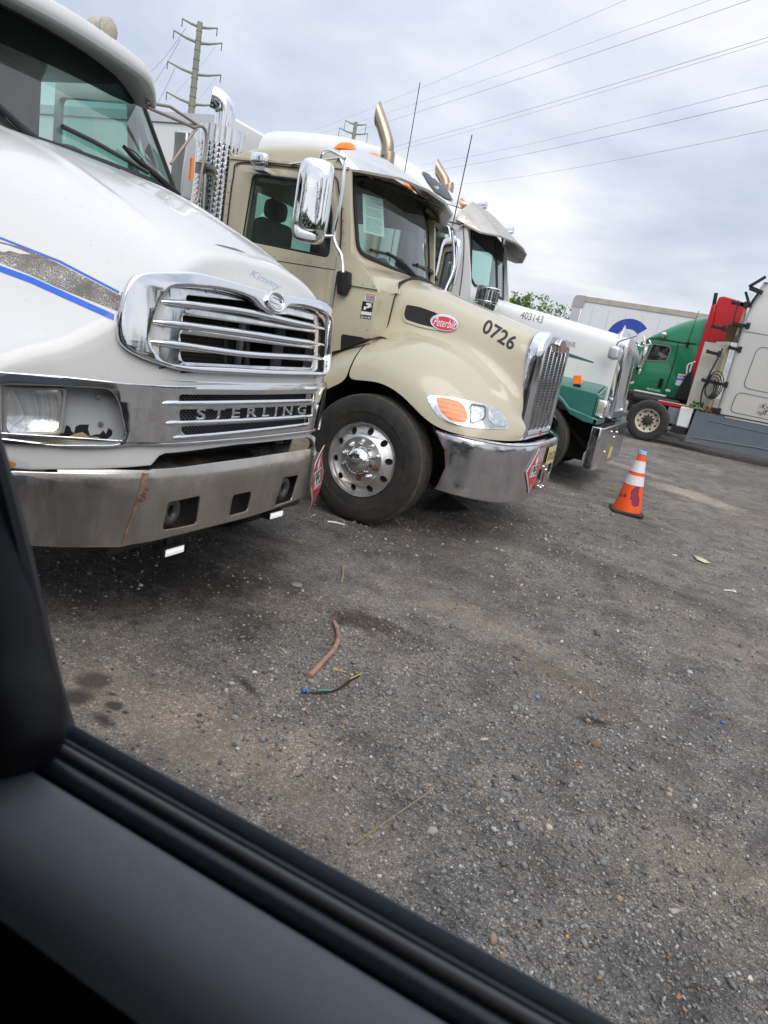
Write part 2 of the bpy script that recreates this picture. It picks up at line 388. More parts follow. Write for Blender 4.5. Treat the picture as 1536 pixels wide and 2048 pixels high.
alu = pmat('aluminium', (0.76, 0.755, 0.75), 0.36, 1.0, rvar=0.2, dscale=11, bump=0.05, bscale=60)
alu_dull = pmat('dull_aluminium', (0.55, 0.53, 0.50), 0.42, 0.85, dirt=0.4, dscale=8, dirtcol=(0.25, 0.17, 0.11), rvar=0.2)
white_paint = pmat('white_paint', (0.655, 0.655, 0.65), 0.28, coat=0.6, dirt=0.10, dscale=2.2, dirtcol=(0.50, 0.47, 0.41), low=(0.7, 1.6, 0.22), streak=True, chips=0.5)
white_old = pmat('old_white_paint', (0.79, 0.79, 0.785), 0.42, coat=0.25, dirt=0.09, dscale=1.6, dirtcol=(0.48, 0.45, 0.40), low=(0.6, 2.2, 0.25), streak=True, chips=0.5)
tan_paint = pmat('tan_paint', (0.50, 0.455, 0.335), 0.26, coat=0.7, dirt=0.12, dscale=2.5, dirtcol=(0.36, 0.31, 0.22), low=(0.75, 1.5, 0.2), streak=True, chips=0.5)
green_paint = pmat('green_paint', (0.012, 0.155, 0.125), 0.3, coat=0.5, dirt=0.25, dscale=4, dirtcol=(0.12, 0.17, 0.15), low=(0.8, 1.4, 0.3))
bright_green = pmat('bright_green_paint', (0.008, 0.215, 0.095), 0.28, coat=0.6, dirt=0.14, dscale=2, dirtcol=(0.10, 0.2, 0.13), low=(0.8, 2, 0.2))
red_paint = pmat('red_paint', (0.52, 0.014, 0.022), 0.3, coat=0.4, var=0.12, dscale=2)
silver_paint = pmat('silver_paint', (0.60, 0.59, 0.565), 0.34, 0.15, coat=0.4, dirt=0.22, dscale=1.8, dirtcol=(0.36, 0.33, 0.28), low=(0.9, 2.2, 0.35), streak=True)
skirt_paint = pmat('grey_blue_skirt', (0.11, 0.14, 0.175), 0.42, coat=0.2, dirt=0.3, dscale=3, dirtcol=(0.2, 0.2, 0.19), low=(0.2, 0.9, 0.3))
black = pmat('black_plastic', (0.012, 0.012, 0.013), 0.45, dirt=0.18, dscale=12)
blackg = pmat('gloss_black', (0.01, 0.01, 0.011), 0.22)
gasket = pmat('rubber_gasket', (0.014, 0.014, 0.015), 0.6, dirt=0.25, dscale=14, dirtcol=(0.07, 0.065, 0.055))
rubber = pmat('tyre_rubber', (0.022, 0.021, 0.020), 0.68, dirt=0.55, dscale=9, dirtcol=(0.075, 0.068, 0.06), bump=0.12, bscale=90)
tread = pmat('tyre_tread', (0.05, 0.046, 0.04), 0.85, dirt=0.7, dscale=13, dirtcol=(0.15, 0.135, 0.11), bump=0.3, bscale=70)
dark = pmat('engine_bay', (0.018, 0.017, 0.016), 0.8, dirt=0.35, dscale=9, dirtcol=(0.06, 0.05, 0.04))
frame_m = pmat('truck_frame', (0.03, 0.029, 0.028), 0.7, dirt=0.6, dscale=8, dirtcol=(0.10, 0.075, 0.055))
core_m = pmat('radiator_core', (0.11, 0.095, 0.075), 0.6, 0.4, dirt=0.5, dscale=14, dirtcol=(0.16, 0.13, 0.09))
hose_m = pmat('engine_pipe', (0.15, 0.13, 0.10), 0.55, 0.3, dirt=0.4, dscale=15)
graypl = pmat('grey_plastic', (0.20, 0.215, 0.235), 0.42, dirt=0.1, dscale=8)
int_m = pmat('cab_interior', (0.11, 0.115, 0.12), 0.8, var=0.2)
int_dk = pmat('cab_interior_dark', (0.025, 0.025, 0.028), 0.75)
seat_m = pmat('seat_cloth', (0.03, 0.03, 0.035), 0.9)
amber = pmat('amber_lens', (0.95, 0.23, 0.01), 0.18, coat=0.8, var=0.2, dscale=20, emit=(1, 0.2, 0.0, 0.10))
lens_m = pmat('clear_lens', (0.74, 0.76, 0.77), 0.12, 0.35, coat=1.0, rvar=0.1, bump=0.25, bscale=35)
mirror_m = pmat('mirror_chrome', (0.88, 0.89, 0.9), 0.02, 1.0)
nt = lens_m.node_tree; b_ = [n for n in nt.nodes if n.type == 'BSDF_PRINCIPLED'][0]; g_ = N(nt, 'ShaderNodeTexCoord'); w_ = N(nt, 'ShaderNodeTexWave', i_Scale=14.0, i_Distortion=3.0, wave_profile='SAW'); L(nt, g_, 'Object', w_, 'Vector'); r_ = ramp(nt, [(0.0, (.55, .56, .57)), (.45, (.84, .85, .86)), (.8, (.70, .71, .72)), (1.0, (.9, .9, .9))]); L(nt, w_, 'Color', r_, 0); L(nt, r_, 0, b_, 'Base Color')
glass = glassmat('window_glass', (0.66, 0.86, 0.80), 1.0, 0.05)
glass_g = glassmat('green_window_glass', (0.50, 0.78, 0.70), 0.9, 0.05)
glass_d = glassmat('tinted_band', (0.03, 0.045, 0.055), 0.35, 0.01)
glass_c = glassmat('clear_cover', (0.92, 0.93, 0.93), 1.0, 0.05)
blue_d = pmat('blue_stripe', (0.02, 0.12, 0.62), 0.4, coat=0.3)
white_d = pmat('white_decal', (0.82, 0.82, 0.80), 0.4)
black_d = pmat('black_decal', (0.012, 0.013, 0.018), 0.4)
red_d = pmat('red_decal', (0.55, 0.02, 0.04), 0.35, coat=0.5)
orange_d = pmat('orange_decal', (0.85, 0.25, 0.03), 0.4)
grey_d = pmat('grey_decal', (0.12, 0.125, 0.14), 0.5)
trailer_w = pmat('trailer_panel', (0.76, 0.785, 0.81), 0.35, dirt=0.1, dscale=2, dirtcol=(0.4, 0.4, 0.38), streak=True)
# ------------------------------------------------------------------ wheels
def wheel(parent, X, Y, side=-1, style='steer', z=0.506, label=None, R=0.522, detail=True):
    """Y is the outer sidewall; side=-1 faces -Y. wheel (tyre) > rim, hub_cap, lug_nut"""
    s = -side
    def T(p): return Vector((X + p.x, Y + s * p.y, max(z + p.z, 0.003)))
    k = R / 0.522
    prof = [(.296, .045), (.302, .012), (.325, .004), (.36, -.001), (.385, -.004), (.388, -.006), (.42, -.007), (.455, -.003), (.478, .004), (.494, .014), (.506, .026), (.512, .032), (.519, .040)]
    for g in (.078, .122, .160, .204): prof += [(.5215, g - .005), (.510, g - .002), (.510, g + .004), (.5215, g + .007)]
    prof += [(.519, .242), (.508, .256), (.494, .266), (.455, .283), (.40, .288), (.33, .280), (.300, .262), (.296, .24)]
    prof = [(r * k if r > .36 else r, h) for r, h in prof]
    m = MB(); m.lathe(prof, axis='Y', n=112)
    [m.bm.faces.remove(f) for f in [f for f in m.bm.faces if len(f.verts) > 10]]
    for v in m.bm.verts:
        r = math.hypot(v.co.x, v.co.z); q = T(v.co)
        if r > .38 and v.co.z < -.38:   # the loaded tyre bulges a little at the ground
            t = min(1, (-.38 - v.co.z) / .12); q.y += -s * 0.012 * t if v.co.y < .1 else s * .012 * t
        v.co = q
    t = m.build('wheel', rubber, parent, sharp=28); t.data.materials.append(tread)
    for p in t.data.polygons:
        c = p.center; r = math.hypot(c.x - X, c.z - z)
        if r > .5085 * k or (c.z < .02 and abs(s * (c.y - Y) - .14) < .11): p.material_index = 1
    if label: t['label'] = label
    if style == 'steer':
        rm, prof_o, prof_i, band, hn, mid = alu, [(.297, .03), (.300, .010), (.297, .004), (.291, .006), (.286, .024), (.278, .036), (.270, .038)], [(.204, .004), (.196, -.006), (.186, -.010), (.178, -.006), (.10, -.006)], (.270, .038, .204, .004), -.006, .238
    else:
        rm, prof_o, prof_i, band, hn, mid = MT.get('rim_cream') or pmat('rim_cream', (0.62, 0.57, 0.47), 0.5, dirt=0.35, dscale=9), [(.297, .03), (.300, .010), (.297, .004), (.289, .008), (.283, .05), (.272, .105), (.262, .118)], [(.200, .135), (.188, .128), (.10, .128)], (.262, .118, .200, .135), .128, .231
    m = MB(); m.lathe(prof_o + [(band[0], band[1] + .01), (.285, .12)] if style == 'steer' else prof_o, axis='Y', n=80)
    m.bm.faces.ensure_lookup_table(); [m.bm.faces.remove(f) for f in [f for f in m.bm.faces if len(f.verts) > 10]]
    m2 = MB(); m2.lathe(prof_i, axis='Y', n=64); m2.bm.verts.index_update(); m.add(m2.bm)
    holes = [ell(mid * math.cos(a), mid * math.sin(a), .029, .026, 20, a) for a in [math.radians(36 * i + 10) for i in range(10)]]
    pb = plate(ell(0, 0, band[0], band[0], 100), [ell(0, 0, band[2], band[2], 80)] + holes, th=.016)
    def hb(co):
        r = math.hypot(co.x, co.y); h = band[1] + (band[3] - band[1]) * (band[0] - r) / (band[0] - band[2])
        return Vector((co.x, h - co.z + .008, co.y))
    m.add(pb, hb)
    for v in m.bm.verts: v.co = T(v.co)
    rim = m.build('rim', rm, t, sharp=40)
    if not detail: return t
    o_ = 0 if style == 'steer' else .10
    m = MB(); m.lathe([(.29, .06 + o_), (.29, .22 + o_), (.13, .22 + o_)], axis='Y', n=40)
    for v in m.bm.verts: v.co = T(v.co)
    m.build('brake_drum', frame_m, t)
    m = MB()
    if style == 'steer': m.lathe([(.116, hn), (.115, hn - .022), (.110, hn - .042), (.100, hn - .060), (.085, hn - .076), (.064, hn - .090), (.040, hn - .099), (.018, hn - .103), (.003, hn - .104)], axis='Y', n=48)
    else: m.lathe([(.12, hn), (.11, hn - .05), (.085, hn - .06), (.075, hn - .115), (.06, hn - .12), (.004, hn - .125)], axis='Y', n=40)
    for v in m.bm.verts: v.co = T(v.co)
    m.build('hub_cap', chrome_dirty if style == 'steer' else frame_m, t)
    nut0 = None
    for i in range(10):
        a = math.radians(36 * i + 24); cx, cz = .1425 * math.cos(a), .1425 * math.sin(a)
        rusty = style == 'steer' and side < 0 and i in (7, 9)
        def mk():
            m = MB(); pr = [(.019, hn), (.020, hn - .012), (.0165, hn - .016), (.0155, hn - .034), (.012, hn - .045), (.008, hn - .058), (.003, hn - .061)] if not rusty else [(.021, hn), (.022, hn - .008), (.016, hn - .009), (.016, hn - .026), (.009, hn - .027), (.009, hn - .040), (.002, hn - .041)]
            m.lathe(pr, axis='Y', n=14 if not rusty else 6)
            for v in m.bm.verts: v.co = T(v.co) - Vector((X, 0, z))
            return m.build('lug_nut', (rust_m if rusty else (chrome if style == 'steer' else frame_m)), None)
        if rusty: n = mk(); n['label'] = 'rusty bare lug nut without its chrome cap'
        elif nut0 is None: n = nut0 = mk()
        else: n = nut0.copy(); COL.objects.link(n)
        n.location = (X + cx, 0, z + cz); adopt(n, t)
    return t
rust_m = pmat('rust', (0.17, 0.06, 0.035), 0.8, 0.1, var=0.4, dscale=30)
def rivets(mb, pts, r=.007, ax='Y', s=-1):
    for p in pts:
        pr = [(r, 0), (r * .85, r * .45), (r * .4, r * .7), (.0005, r * .75)]
        M = Matrix.Translation(p) @ (Matrix.Rotation(math.radians(90), 4, 'X') if ax == 'Y' else Matrix.Rotation(math.radians(90), 4, 'Y'))
        mb.lathe(pr, n=8, M=M)
def placard(parent_or_none, name, label, cx, M, digits='1993', group=None):
    """a red diamond hazard sign 0.27 m on a side, drawn in its own plane (u right, v up, w out) and placed by M"""
    h = .19
    base = MB(); base.add(plate(rnd([(0, -h), (h, 0), (0, h), (-h, 0)], .012), th=.004, su=.05, sv=.05), lambda c: M(c))
    root = base.build(name, white_d, None); tag(root, label, 'placard', group)
    k = h - .008
    m = MB(); m.add(plate([(0, -k), (k, 0), (0, k), (-k, 0)], [[(0, -k + .006), (k - .006, 0), (0, k - .006), (-k + .006, 0)]], su=.05, sv=.05), lambda c: M(c + Vector((0, 0, .0032)))); m.build('red_border', red_d, root)
    k = h - .024
    m = MB(); m.add(plate([(0, -k), (k, 0), (0, k), (-k, 0)], [rect(-.098, -.047, .098, .047)], su=.05, sv=.05), lambda c: M(c + Vector((0, 0, .0035)))); m.build('red_field', red_d, root)
    m = MB(); t = text(digits, size=.115, weight=.0025, sx=.86); wx, hy = ext(t); m.add(t, lambda c: M(Vector((c.x - wx / 2, c.y - hy / 2, .0036)))); m.build('number', black_d, root)
    t = text('3', size=.05, weight=.002); wx, hy = ext(t)
    m = MB(); m.add(t, lambda c: M(Vector((c.x - wx / 2, c.y - .145, .005)))); m.build('class_number', white_d, root)
    fl = smooth2([(0, .052), (.028, .062), (.034, .085), (.020, .108), (.012, .098), (.006, .122), (-.004, .145), (-.012, .118), (-.024, .100), (-.030, .078), (-.022, .060)], 4)
    m = MB(); m.add(plate(fl), lambda c: M(Vector((c.x, c.y + .002, .005)))); m.add(plate(rect(-.03, .0485, .03, .0525)), lambda c: M(Vector((c.x, c.y, .005)))); m.build('flame_symbol', white_d, root)
    return root
# ================================================================== TRUCK 1: white truck with chrome nose
Y1 = 2.78
t1 = thing('truck', 'white truck with chrome slatted nose and blue side stripes, nearest the camera', 'truck', (-2.9, Y1, 0))
_sl = [0.0]; 
def _slope(d): t = max(0.0, min(1.0, (d - .42) / .42)); return .03 + .60 * t * t * (3 - 2 * t)
for _i in range(150): _sl.append(_sl[-1] + _slope((_i + .5) * .01) * .01)
def sweep(dy): d = min(abs(dy), 1.48) / .01; i = int(d); return _sl[i] + (_sl[i + 1] - _sl[i]) * (d - i)
def nose(y, z): return -1.965 - sweep(y - Y1) - (.10 * max(0, z - 1.14) + .35 * max(0, z - 1.52) ** 1.5 * 2)
def nnorm(f, y, z): e = .01; n = Vector((1, -(f(y + e, z) - f(y - e, z)) / (2 * e), -(f(y, z + e) - f(y, z - e)) / (2 * e))); return n.normalized()
def on_nose(f, off=0.0):
    def g(c): return Vector((f(c.x, c.y), c.x, c.y)) + nnorm(f, c.x, c.y) * (c.z + off)
    return g
# hood: a table of heights over the length of the hood and the distance from its centre line
_hx = [-3.56, -3.0, -2.6, -2.3, -2.12, -1.97]
_hy = [0, .2, .4, .55, .65, .75, .85, .95, 1.05, 1.12, 1.16]
_hz = [[2.17, 2.165, 2.155, 2.14, 2.13, 2.115, 2.08, 1.98, 1.78, 1.52, 1.40],
       [2.05, 2.05, 2.035, 2.01, 1.975, 1.915, 1.82, 1.68, 1.50, 1.34, 1.26],
       [1.925, 1.925, 1.90, 1.86, 1.80, 1.715, 1.60, 1.47, 1.34, 1.25, 1.21],
       [1.81, 1.81, 1.785, 1.735, 1.665, 1.56, 1.44, 1.32, 1.245, 1.20, 1.18],
       [1.735, 1.73, 1.70, 1.64, 1.55, 1.43, 1.31, 1.22, 1.18, 1.165, 1.16],
       [1.66, 1.655, 1.61, 1.53, 1.42, 1.31, 1.22, 1.17, 1.155, 1.15, 1.15]]
def hoodz(x, dy): dy = abs(dy); return catm(_hx, [catm(_hy, r, dy) for r in _hz], x)
rows = []
dys = [-1.16, -1.145] + [-1.12 + .02 * i for i in range(113)] + [1.145, 1.16]
for dy in dys:
    y = Y1 + dy; col = []
    # where the sloping top meets the face
    xf = -2.0
    for _ in range(12): xf = nose(y, hoodz(xf, dy))
    zt = hoodz(xf, dy); R = .045 + .02 * abs(dy)
    if abs(dy) > 1.15: col.append(Vector((-3.56, y, .80)))
    for i in range(25):
        x = -3.56 + (xf - R + 3.56) * i / 24; z = hoodz(x, dy)
        # raised crease either side of the centre
        z += .012 * math.exp(-((abs(dy) - .40 - .06 * (x + 3.5)) / .020) ** 2) * min(1, max(0, (-2.15 - x) / .3))
        col.append(Vector((x, y, z)))
    za = hoodz(xf - R, dy)
    for a in (.25, .5, .75, 1.0):   # rounded front edge
        t = a; zc = za + (zt - R - za) * t ** 1.6; xc = (xf - R) + (nose(y, zt - R) - (xf - R)) * (1 - (1 - t) ** 1.8); col.append(Vector((xc, y, zc)))
    n0 = zt - R
    for i in range(1, 13):
        z = n0 + (1.135 - n0) * i / 12 if n0 > 1.135 else 1.135 - .002 * i; col.append(Vector((nose(y, z), y, z)))
    if abs(dy) > 1.13: pass
    rows.append(col[-41:] if len(col) > 41 else col)
m = MB(); m.grid(rows); 
sk = []   # outer skirts from the hood edge down beside the wheel
def inpoly(p, poly):
    c = False; n = len(poly)
    for i in range(n):
        (x1, y1), (x2, y2) = poly[i - 1], poly[i]
        if (y1 > p[1]) != (y2 > p[1]) and p[0] < (x2 - x1) * (p[1] - y1) / (y2 - y1) + x1: c = not c
    return c
gcut = [(Y1 - .60, 1.57), (Y1 + .66, 1.57), (Y1 + .68, 1.22), (Y1 - .64, 1.22)]
m.bm.faces.ensure_lookup_table()
for f in [f for f in m.bm.faces if f.calc_center_median().x > -2.35 and inpoly((f.calc_center_median().y, f.calc_center_median().z), gcut)]: m.bm.faces.remove(f)
hood1 = m.build('hood', white_paint, t1, sharp=60, weld=1e-4)
# white band under the chrome: the lower lip of the hood, stepped up over the cooler
lo_out = yz([(12, 878), (60, 884), (140, 893), (205, 893), (262, 888), (318, 884), (420, 876), (520, 868), (600, 859), (640, 855), (664, 850), (664, 872), (655, 888), (633, 892), (627, 886), (622, 878), (614, 875), (480, 889), (330, 907), (318, 912), (310, 922), (302, 931), (200, 938), (60, 940), (-10, 934), (-60, 926), (-60, 868)], nose)
lo_out = [(min(a, Y1 + 1.06), b) for a, b in lo_out]; lo_out = [p for i, p in enumerate(lo_out) if math.hypot(p[0] - lo_out[i - 1][0], p[1] - lo_out[i - 1][1]) > .004]
m = MB(); m.add(plate(lo_out, th=.03, bev=.006, su=.05), on_nose(nose, -.012)); lip1 = m.build('hood_lip', white_paint, t1)
# the white nose band between grille and lower chrome is the hood itself; lower chrome panel
def nose_low(y, z): return nose(y, z) + .0
hl_open = rnd(yz([(2, 762), (120, 771), (218, 776), (236, 800), (250, 862), (246, 878), (232, 887), (120, 887), (2, 882)], nose), [.01, .0, .05, .05, .04, .03, .03, .0, .02])
dd = lambda poly: [p for i, p in enumerate(poly) if math.hypot(p[0] - poly[i - 1][0], p[1] - poly[i - 1][1]) > .007]
hl_open = dd(hl_open)
slot = lambda a: rnd(yz(a, nose), .018)
low_slots = [slot([(352, 787), (621, 786), (621, 801), (352, 803)]), slot([(352, 817), (618, 809), (618, 829), (354, 842)]), slot([(355, 851), (611, 834), (611, 845), (358, 866)])]
# outline of the chrome panel, traced half and continued to the other headlight
ph = yz([(540, 768), (420, 768), (245, 764), (120, 751), (0, 742)], nose); pl = yz([(0, 878), (60, 885), (140, 894), (205, 894), (262, 889), (318, 885), (420, 877), (520, 869), (540, 867)], nose)
ph = ph + [(Y1 - 1.15, ph[-1][1]), (Y1 - 1.15, pl[0][1])] + pl
pan_out = ph + [(2 * Y1 - a, b) for a, b in reversed(ph)]
hl_far = [(2 * Y1 - a, b) for a, b in hl_open]
m = MB(); m.add(plate(pan_out, [hl_open, hl_far] + low_slots, th=.02, bev=.004, su=.04, sv=.06), on_nose(nose, .013)); panel1 = m.build('lower_chrome_panel', chrome, t1)
# thin chrome louvre blades standing out of the panel
for a, b in (((305, 805), (634, 799)), ((312, 845), (630, 830)), ((326, 875), (624, 845))):
    P = []; 
    for k in range(15):
        t = k / 14; px = a[0] + (b[0] - a[0]) * t; py = a[1] + (b[1] - a[1]) * t; p = PF(px, py, nose); n = nnorm(nose, p.y, p.z); o = math.sin(math.pi * min(1, max(0, t * 1.0))) ** .35 * .030; P.append(p + n * (o + .004) + Vector((0, 0, .0)))
    mm = MB(); rr = [.004] + [.012] * 13 + [.004]; mm.tube(P, rr, n=10); 
    q = PF(500, 830, nose)
    mm.build('lower_grille_blade', chrome, t1)
m = MB(); back = yz([(345, 780), (628, 778), (622, 850), (345, 872)], nose); m.add(plate(back, su=.05), on_nose(nose, -.045)); mesh_m = pmat('mesh_black', (0.015, 0.015, 0.016), 0.5)
m.build('lower_grille_mesh_back', dark, t1)
# honeycomb mesh
m = MB(); (ya, za), (yb, zb) = back[0], back[2]; y = min(p[0] for p in back)
hx = .011
holes = []
ys = [p[0] for p in back]; zs = [p[1] for p in back]; yy = min(ys); row = 0
zz = min(zs)
while zz < max(zs):
    yy = min(ys) + (hx if row % 2 else 0)
    while yy < max(ys):
        p = Vector((nose(yy, zz) - .028, yy, zz)); r = .0093
        ring = [Vector((nose(yy, zz) - .028, yy + r * 1.2 * math.cos(a), zz + r * .75 * math.sin(a))) for a in [math.pi / 3 * k for k in range(6)]]
        m.tube(ring, .0013, n=3, closed=True); yy += 2 * hx
    zz += .0095; row += 1
m.build('lower_grille_mesh', graypl, t1)
# lettering across the middle slot
t = text('STERLING', size=1.0, th=.14, bev=.02, weight=.018, space=1.62, su=.25); wx, hy = ext(t)
a, b, c = PF(386, 838, nose), PF(606, 826, nose), PF(387, 816, nose)
hh = (c.z - a.z) * 1.02
m = MB(); m.add(t, lambda v: Vector((nose(a.y + (b.y - a.y) * v.x / wx, a.z) + .014 + v.z * .06, a.y + (b.y - a.y) * v.x / wx, a.z + hh * v.y / hy))); m.build('lettering', chrome, t1)
# upper grille: chrome surround with one wide opening, ribs across it, slotted inner panel, radiator behind
def fold(pts, yc, ymax=9):
    h = [p for p in pts if p[0] < yc + .02]; return h + [(2 * yc - p[0], p[1]) for p in reversed(h)]
YG1 = Y1 + .02
gout = smooth2(fold(yz([(519, 583), (400, 550), (330, 545), (274, 549), (250, 570), (236, 612), (231, 660), (240, 690), (272, 712), (320, 730), (370, 742), (470, 748), (540, 752)], nose), YG1), 5)
gin = smooth2(fold(yz([(532, 628), (512, 615), (494, 598), (450, 584), (400, 577), (345, 576), (322, 590), (306, 625), (296, 675), (308, 705), (340, 727), (440, 733), (520, 738)], nose), YG1), 5)
m = MB(); m.add(plate(gout, [gin], th=.045, bev=.012, su=.03, sv=.05, bres=3), on_nose(nose, .012)); m.build('grille_surround', chrome, t1)
slots = [[(372, 592), (400, 586), (470, 592), (520, 626), (570, 628), (626, 640), (631, 647), (628, 652), (500, 634), (372, 612)], [(362, 634), (628, 668), (631, 674), (628, 679), (362, 650)], [(356, 670), (628, 700), (630, 705), (626, 710), (356, 684)], [(356, 706), (624, 722), (624, 731), (360, 722)]]
slots = [[(370, 588), (500, 600), (524, 628), (572, 628), (628, 640), (628, 652), (370, 612)], [(362, 628), (630, 665), (630, 681), (364, 650)], [(356, 665), (628, 697), (628, 712), (360, 687)], [(356, 700), (624, 722), (622, 734), (362, 722)]]
inn = MB(); inn.add(plate([(Y1 - .66, 1.68), (Y1 + .70, 1.68), (Y1 + .70, 1.15), (Y1 - .66, 1.15)], [rnd(yz(s, lambda y, z: nose(y, z) - .03), .016) for s in slots], th=.012, bev=.003, su=.04, sv=.05), on_nose(nose, -.03))
bmesh.ops.delete(inn.bm, geom=[v for v in inn.bm.verts if v.co.z > 1.625 - .5 * max(0, abs(v.co.y - Y1) - .42)], context='VERTS')
inn.build('grille_panel', chrome_dirty, t1)
for a, b, c in (((322, 603), (480, 622), (650, 658)), ((300, 643), (480, 665), (650, 690)), ((298, 683), (480, 707), (648, 717))):
    P = []; R = []
    ql = [a, (a[0] * .75 + b[0] * .25, a[1] * .78 + b[1] * .22), b, (b[0] * .4 + c[0] * .6, b[1] * .38 + c[1] * .62), c]
    for v in smooth_path([(p[0], p[1], 0) for p in ql], 6):
        p = PF(v.x, v.y, nose); n = nnorm(nose, p.y, p.z); t = (v.x - a[0]) / (c[0] - a[0]); e = min(1, min(t, 1 - t) * 9)
        P.append(p + n * (.016 * e - .002)); R.append(.007 + .0085 * e)
    mm = MB(); mm.tube(P, R, n=14); mm.build('grille_bar', chrome, t1)
# emblem: oval badge with a swept S
ec = PF(538, 606, nose, ); en = nnorm(nose, ec.y, ec.z); eu = Vector((0, 1, 0)) - en * en.y; eu.normalize(); ev = en.cross(eu) * 1.0
if ev.z < 0: ev = -ev
def EM(c, o=0): return ec + eu * c.x + ev * c.y + en * (c.z + o)
m = MB(); m.add(plate(ell(0, 0, .076, .050, 40), [ell(0, 0, .062, .037, 40)], th=.028, bev=.006, bres=3), lambda c: EM(c, .034)); em = m.build('emblem', chrome, t1)
m = MB(); m.add(plate(ell(0, 0, .064, .039, 40), th=.01), lambda c: EM(c, .026)); m.build('emblem_field', graypl, em)
S = smooth2([(.056, .010), (.020, .026), (-.028, .027), (-.052, .014), (-.048, .000), (-.02, -.006), (.030, -.012), (.034, -.018), (.010, -.022), (-.040, -.016), (-.010, -.031), (.030, -.030), (.055, -.018), (.058, -.004), (.030, .003), (-.022, .010), (-.028, .016), (-.010, .019)], 4)
m = MB(); m.add(plate(S, th=.012, bev=.003), lambda c: EM(c, .034)); m.build('emblem_letter', chrome, em)
# behind the grille
m = MB(); m.box(-2.5, -2.42, Y1 - .42, Y1 + .34, .62, 1.60); rad1 = m.build('radiator', core_m, t1)
m = MB()
for k in range(34): z = .93 + k * .0195; m.box(-2.419, -2.412, Y1 - .36, Y1 + .28, z, z + .008)
m.build('radiator_fins', hose_m, rad1)
m = MB(); m.box(-3.5, -2.5, Y1 - .6, Y1 + .6, .75, 1.55); m.box(-2.6, -2.14, Y1 - .62, Y1 - .56, .8, 1.5); m.box(-2.6, -2.14, Y1 + .56, Y1 + .62, .8, 1.5); m.box(-2.6, -2.16, Y1 - .6, Y1 + .6, 1.50, 1.54); m.box(-2.45, -2.3, Y1 - .9, Y1 + .9, .8, .86); m.build('engine', dark, t1)
m = MB()
for y, r in ((Y1 - .36, .022), (Y1 - .30, .014), (Y1 + .30, .02), (Y1 + .12, .012)): m.tube([(-2.32, y, .8), (-2.30, y + .01, 1.2), (-2.34, y, 1.5)], r, n=10)
m.tube(smooth_path([(-2.3, Y1 - .44, .85), (-2.24, Y1 - .1, 1.0), (-2.3, Y1 + .4, .95)]), .018); m.build('engine_pipes', hose_m, t1)
m = MB(); m.box(-2.24, -2.22, Y1 - .50, Y1 - .44, .85, 1.52); m.box(-2.24, -2.22, Y1 + .44, Y1 + .52, .85, 1.5); m.box(-2.13, -2.11, Y1 - .02, Y1 + .01, 1.0, 1.45); m.build('grille_braces', graypl, t1)
# charge cooler seen between lip and bumper
m = MB(); m.box(-2.32, -2.24, Y1 - .45, Y1 + .42, .58, .90)
for k in range(9): m.box(-2.24, -2.225, Y1 - .40, Y1 + .36, .60 + k * .034, .612 + k * .034)
m.build('lower_cooler', frame_m, t1)
# headlight pocket and lamp
HP, HN = (-2.07, 2.08, 0), Vector((.3, -.18, 0)).normalized(); HT = Vector((-HN.y * -1, 0, 0))
Hu = Vector((.18, .3, 0)).normalized(); Hv = Vector((0, 0, 1)); 
def HM(px, py, o): p = PP(px, py, HP, HN); return p + HN * o
def pocket(mirror=False):
    r = []
    pp = [(p.x, p.y) for p in [Vector(((PP(a, b, HP, HN) - Vector(HP)).dot(Hu), PP(a, b, HP, HN).z, 0)) for a, b in [(-14, 752), (120, 765), (222, 772), (242, 800), (256, 862), (252, 884), (236, 894), (120, 894), (-14, 888)]]]
    m = MB(); m.add(plate(pp, th=.004, su=.05), lambda c: Vector(HP) + Hu * c.x + Hv * c.y + HN * (c.z - .055))
    return m
hp = pocket(); hp.mirror(Y1) if False else None
hb1 = hp.build('headlight_bezel', MT.get('bezel_grey') or pmat('bezel_grey', (0.50, 0.52, 0.55), 0.45), t1); hb1['label'] = 'grey headlight bezel with flaked paint'
def lampbox(px0, py0, px1, py1, px2, py2, px3, py3):
    def loc(a, b): q = PP(a, b, HP, HN); return ((q - Vector(HP)).dot(Hu), q.z)
    return [loc(px0, py0), loc(px1, py1), loc(px2, py2), loc(px3, py3)]
lb = lampbox(12, 778, 131, 779, 122, 868, 10, 872)
HMp = lambda c, o: Vector(HP) + Hu * c.x + Hv * c.y + HN * (c.z + o)
m = MB(); m.add(plate(rnd([(p[0] + (.008 if p[0] > lb[0][0] + .1 else -.008), p[1] + (.006 if p[1] > 1 else -.006)) for p in lb], .02), [rnd([(p[0] + (-.006 if p[0] > lb[0][0] + .1 else .006), p[1] + (-.006 if p[1] > 1 else .006)) for p in lb], .022)], th=.05, bev=.005), lambda c: HMp(c, -.035)); hl1 = m.build('headlight', alu_dull, t1)
m = MB(); b = plate(rnd([(p[0] + (-.006 if p[0] > lb[0][0] + .1 else .006), p[1] + (-.006 if p[1] > 1 else .006)) for p in lb], .022), th=.0, su=.01, sv=.01)
cx = sum(p[0] for p in lb) / 4; cz = sum(p[1] for p in lb) / 4
m.add(b, lambda c: HMp(c, -.018 - .9 * ((c.x - cx) ** 2 + (c.y - cz) ** 2) + .0006 * math.sin(c.x * 900))); ln = m.build('headlight_lens', glass_c, hl1)
m = MB(); m.add(plate(rnd([(p[0] * .94 + cx * .06, p[1] * .94 + cz * .06) for p in lb], .03), th=0, su=.012, sv=.012), lambda c: HMp(c, -.048 + 3 * ((c.x - cx) ** 2 * .6 + (c.y - cz) ** 2) + .004 * math.sin((c.y - cz) * 60))); m.build('headlight_reflector', lens_m, hl1)
m = MB(); 
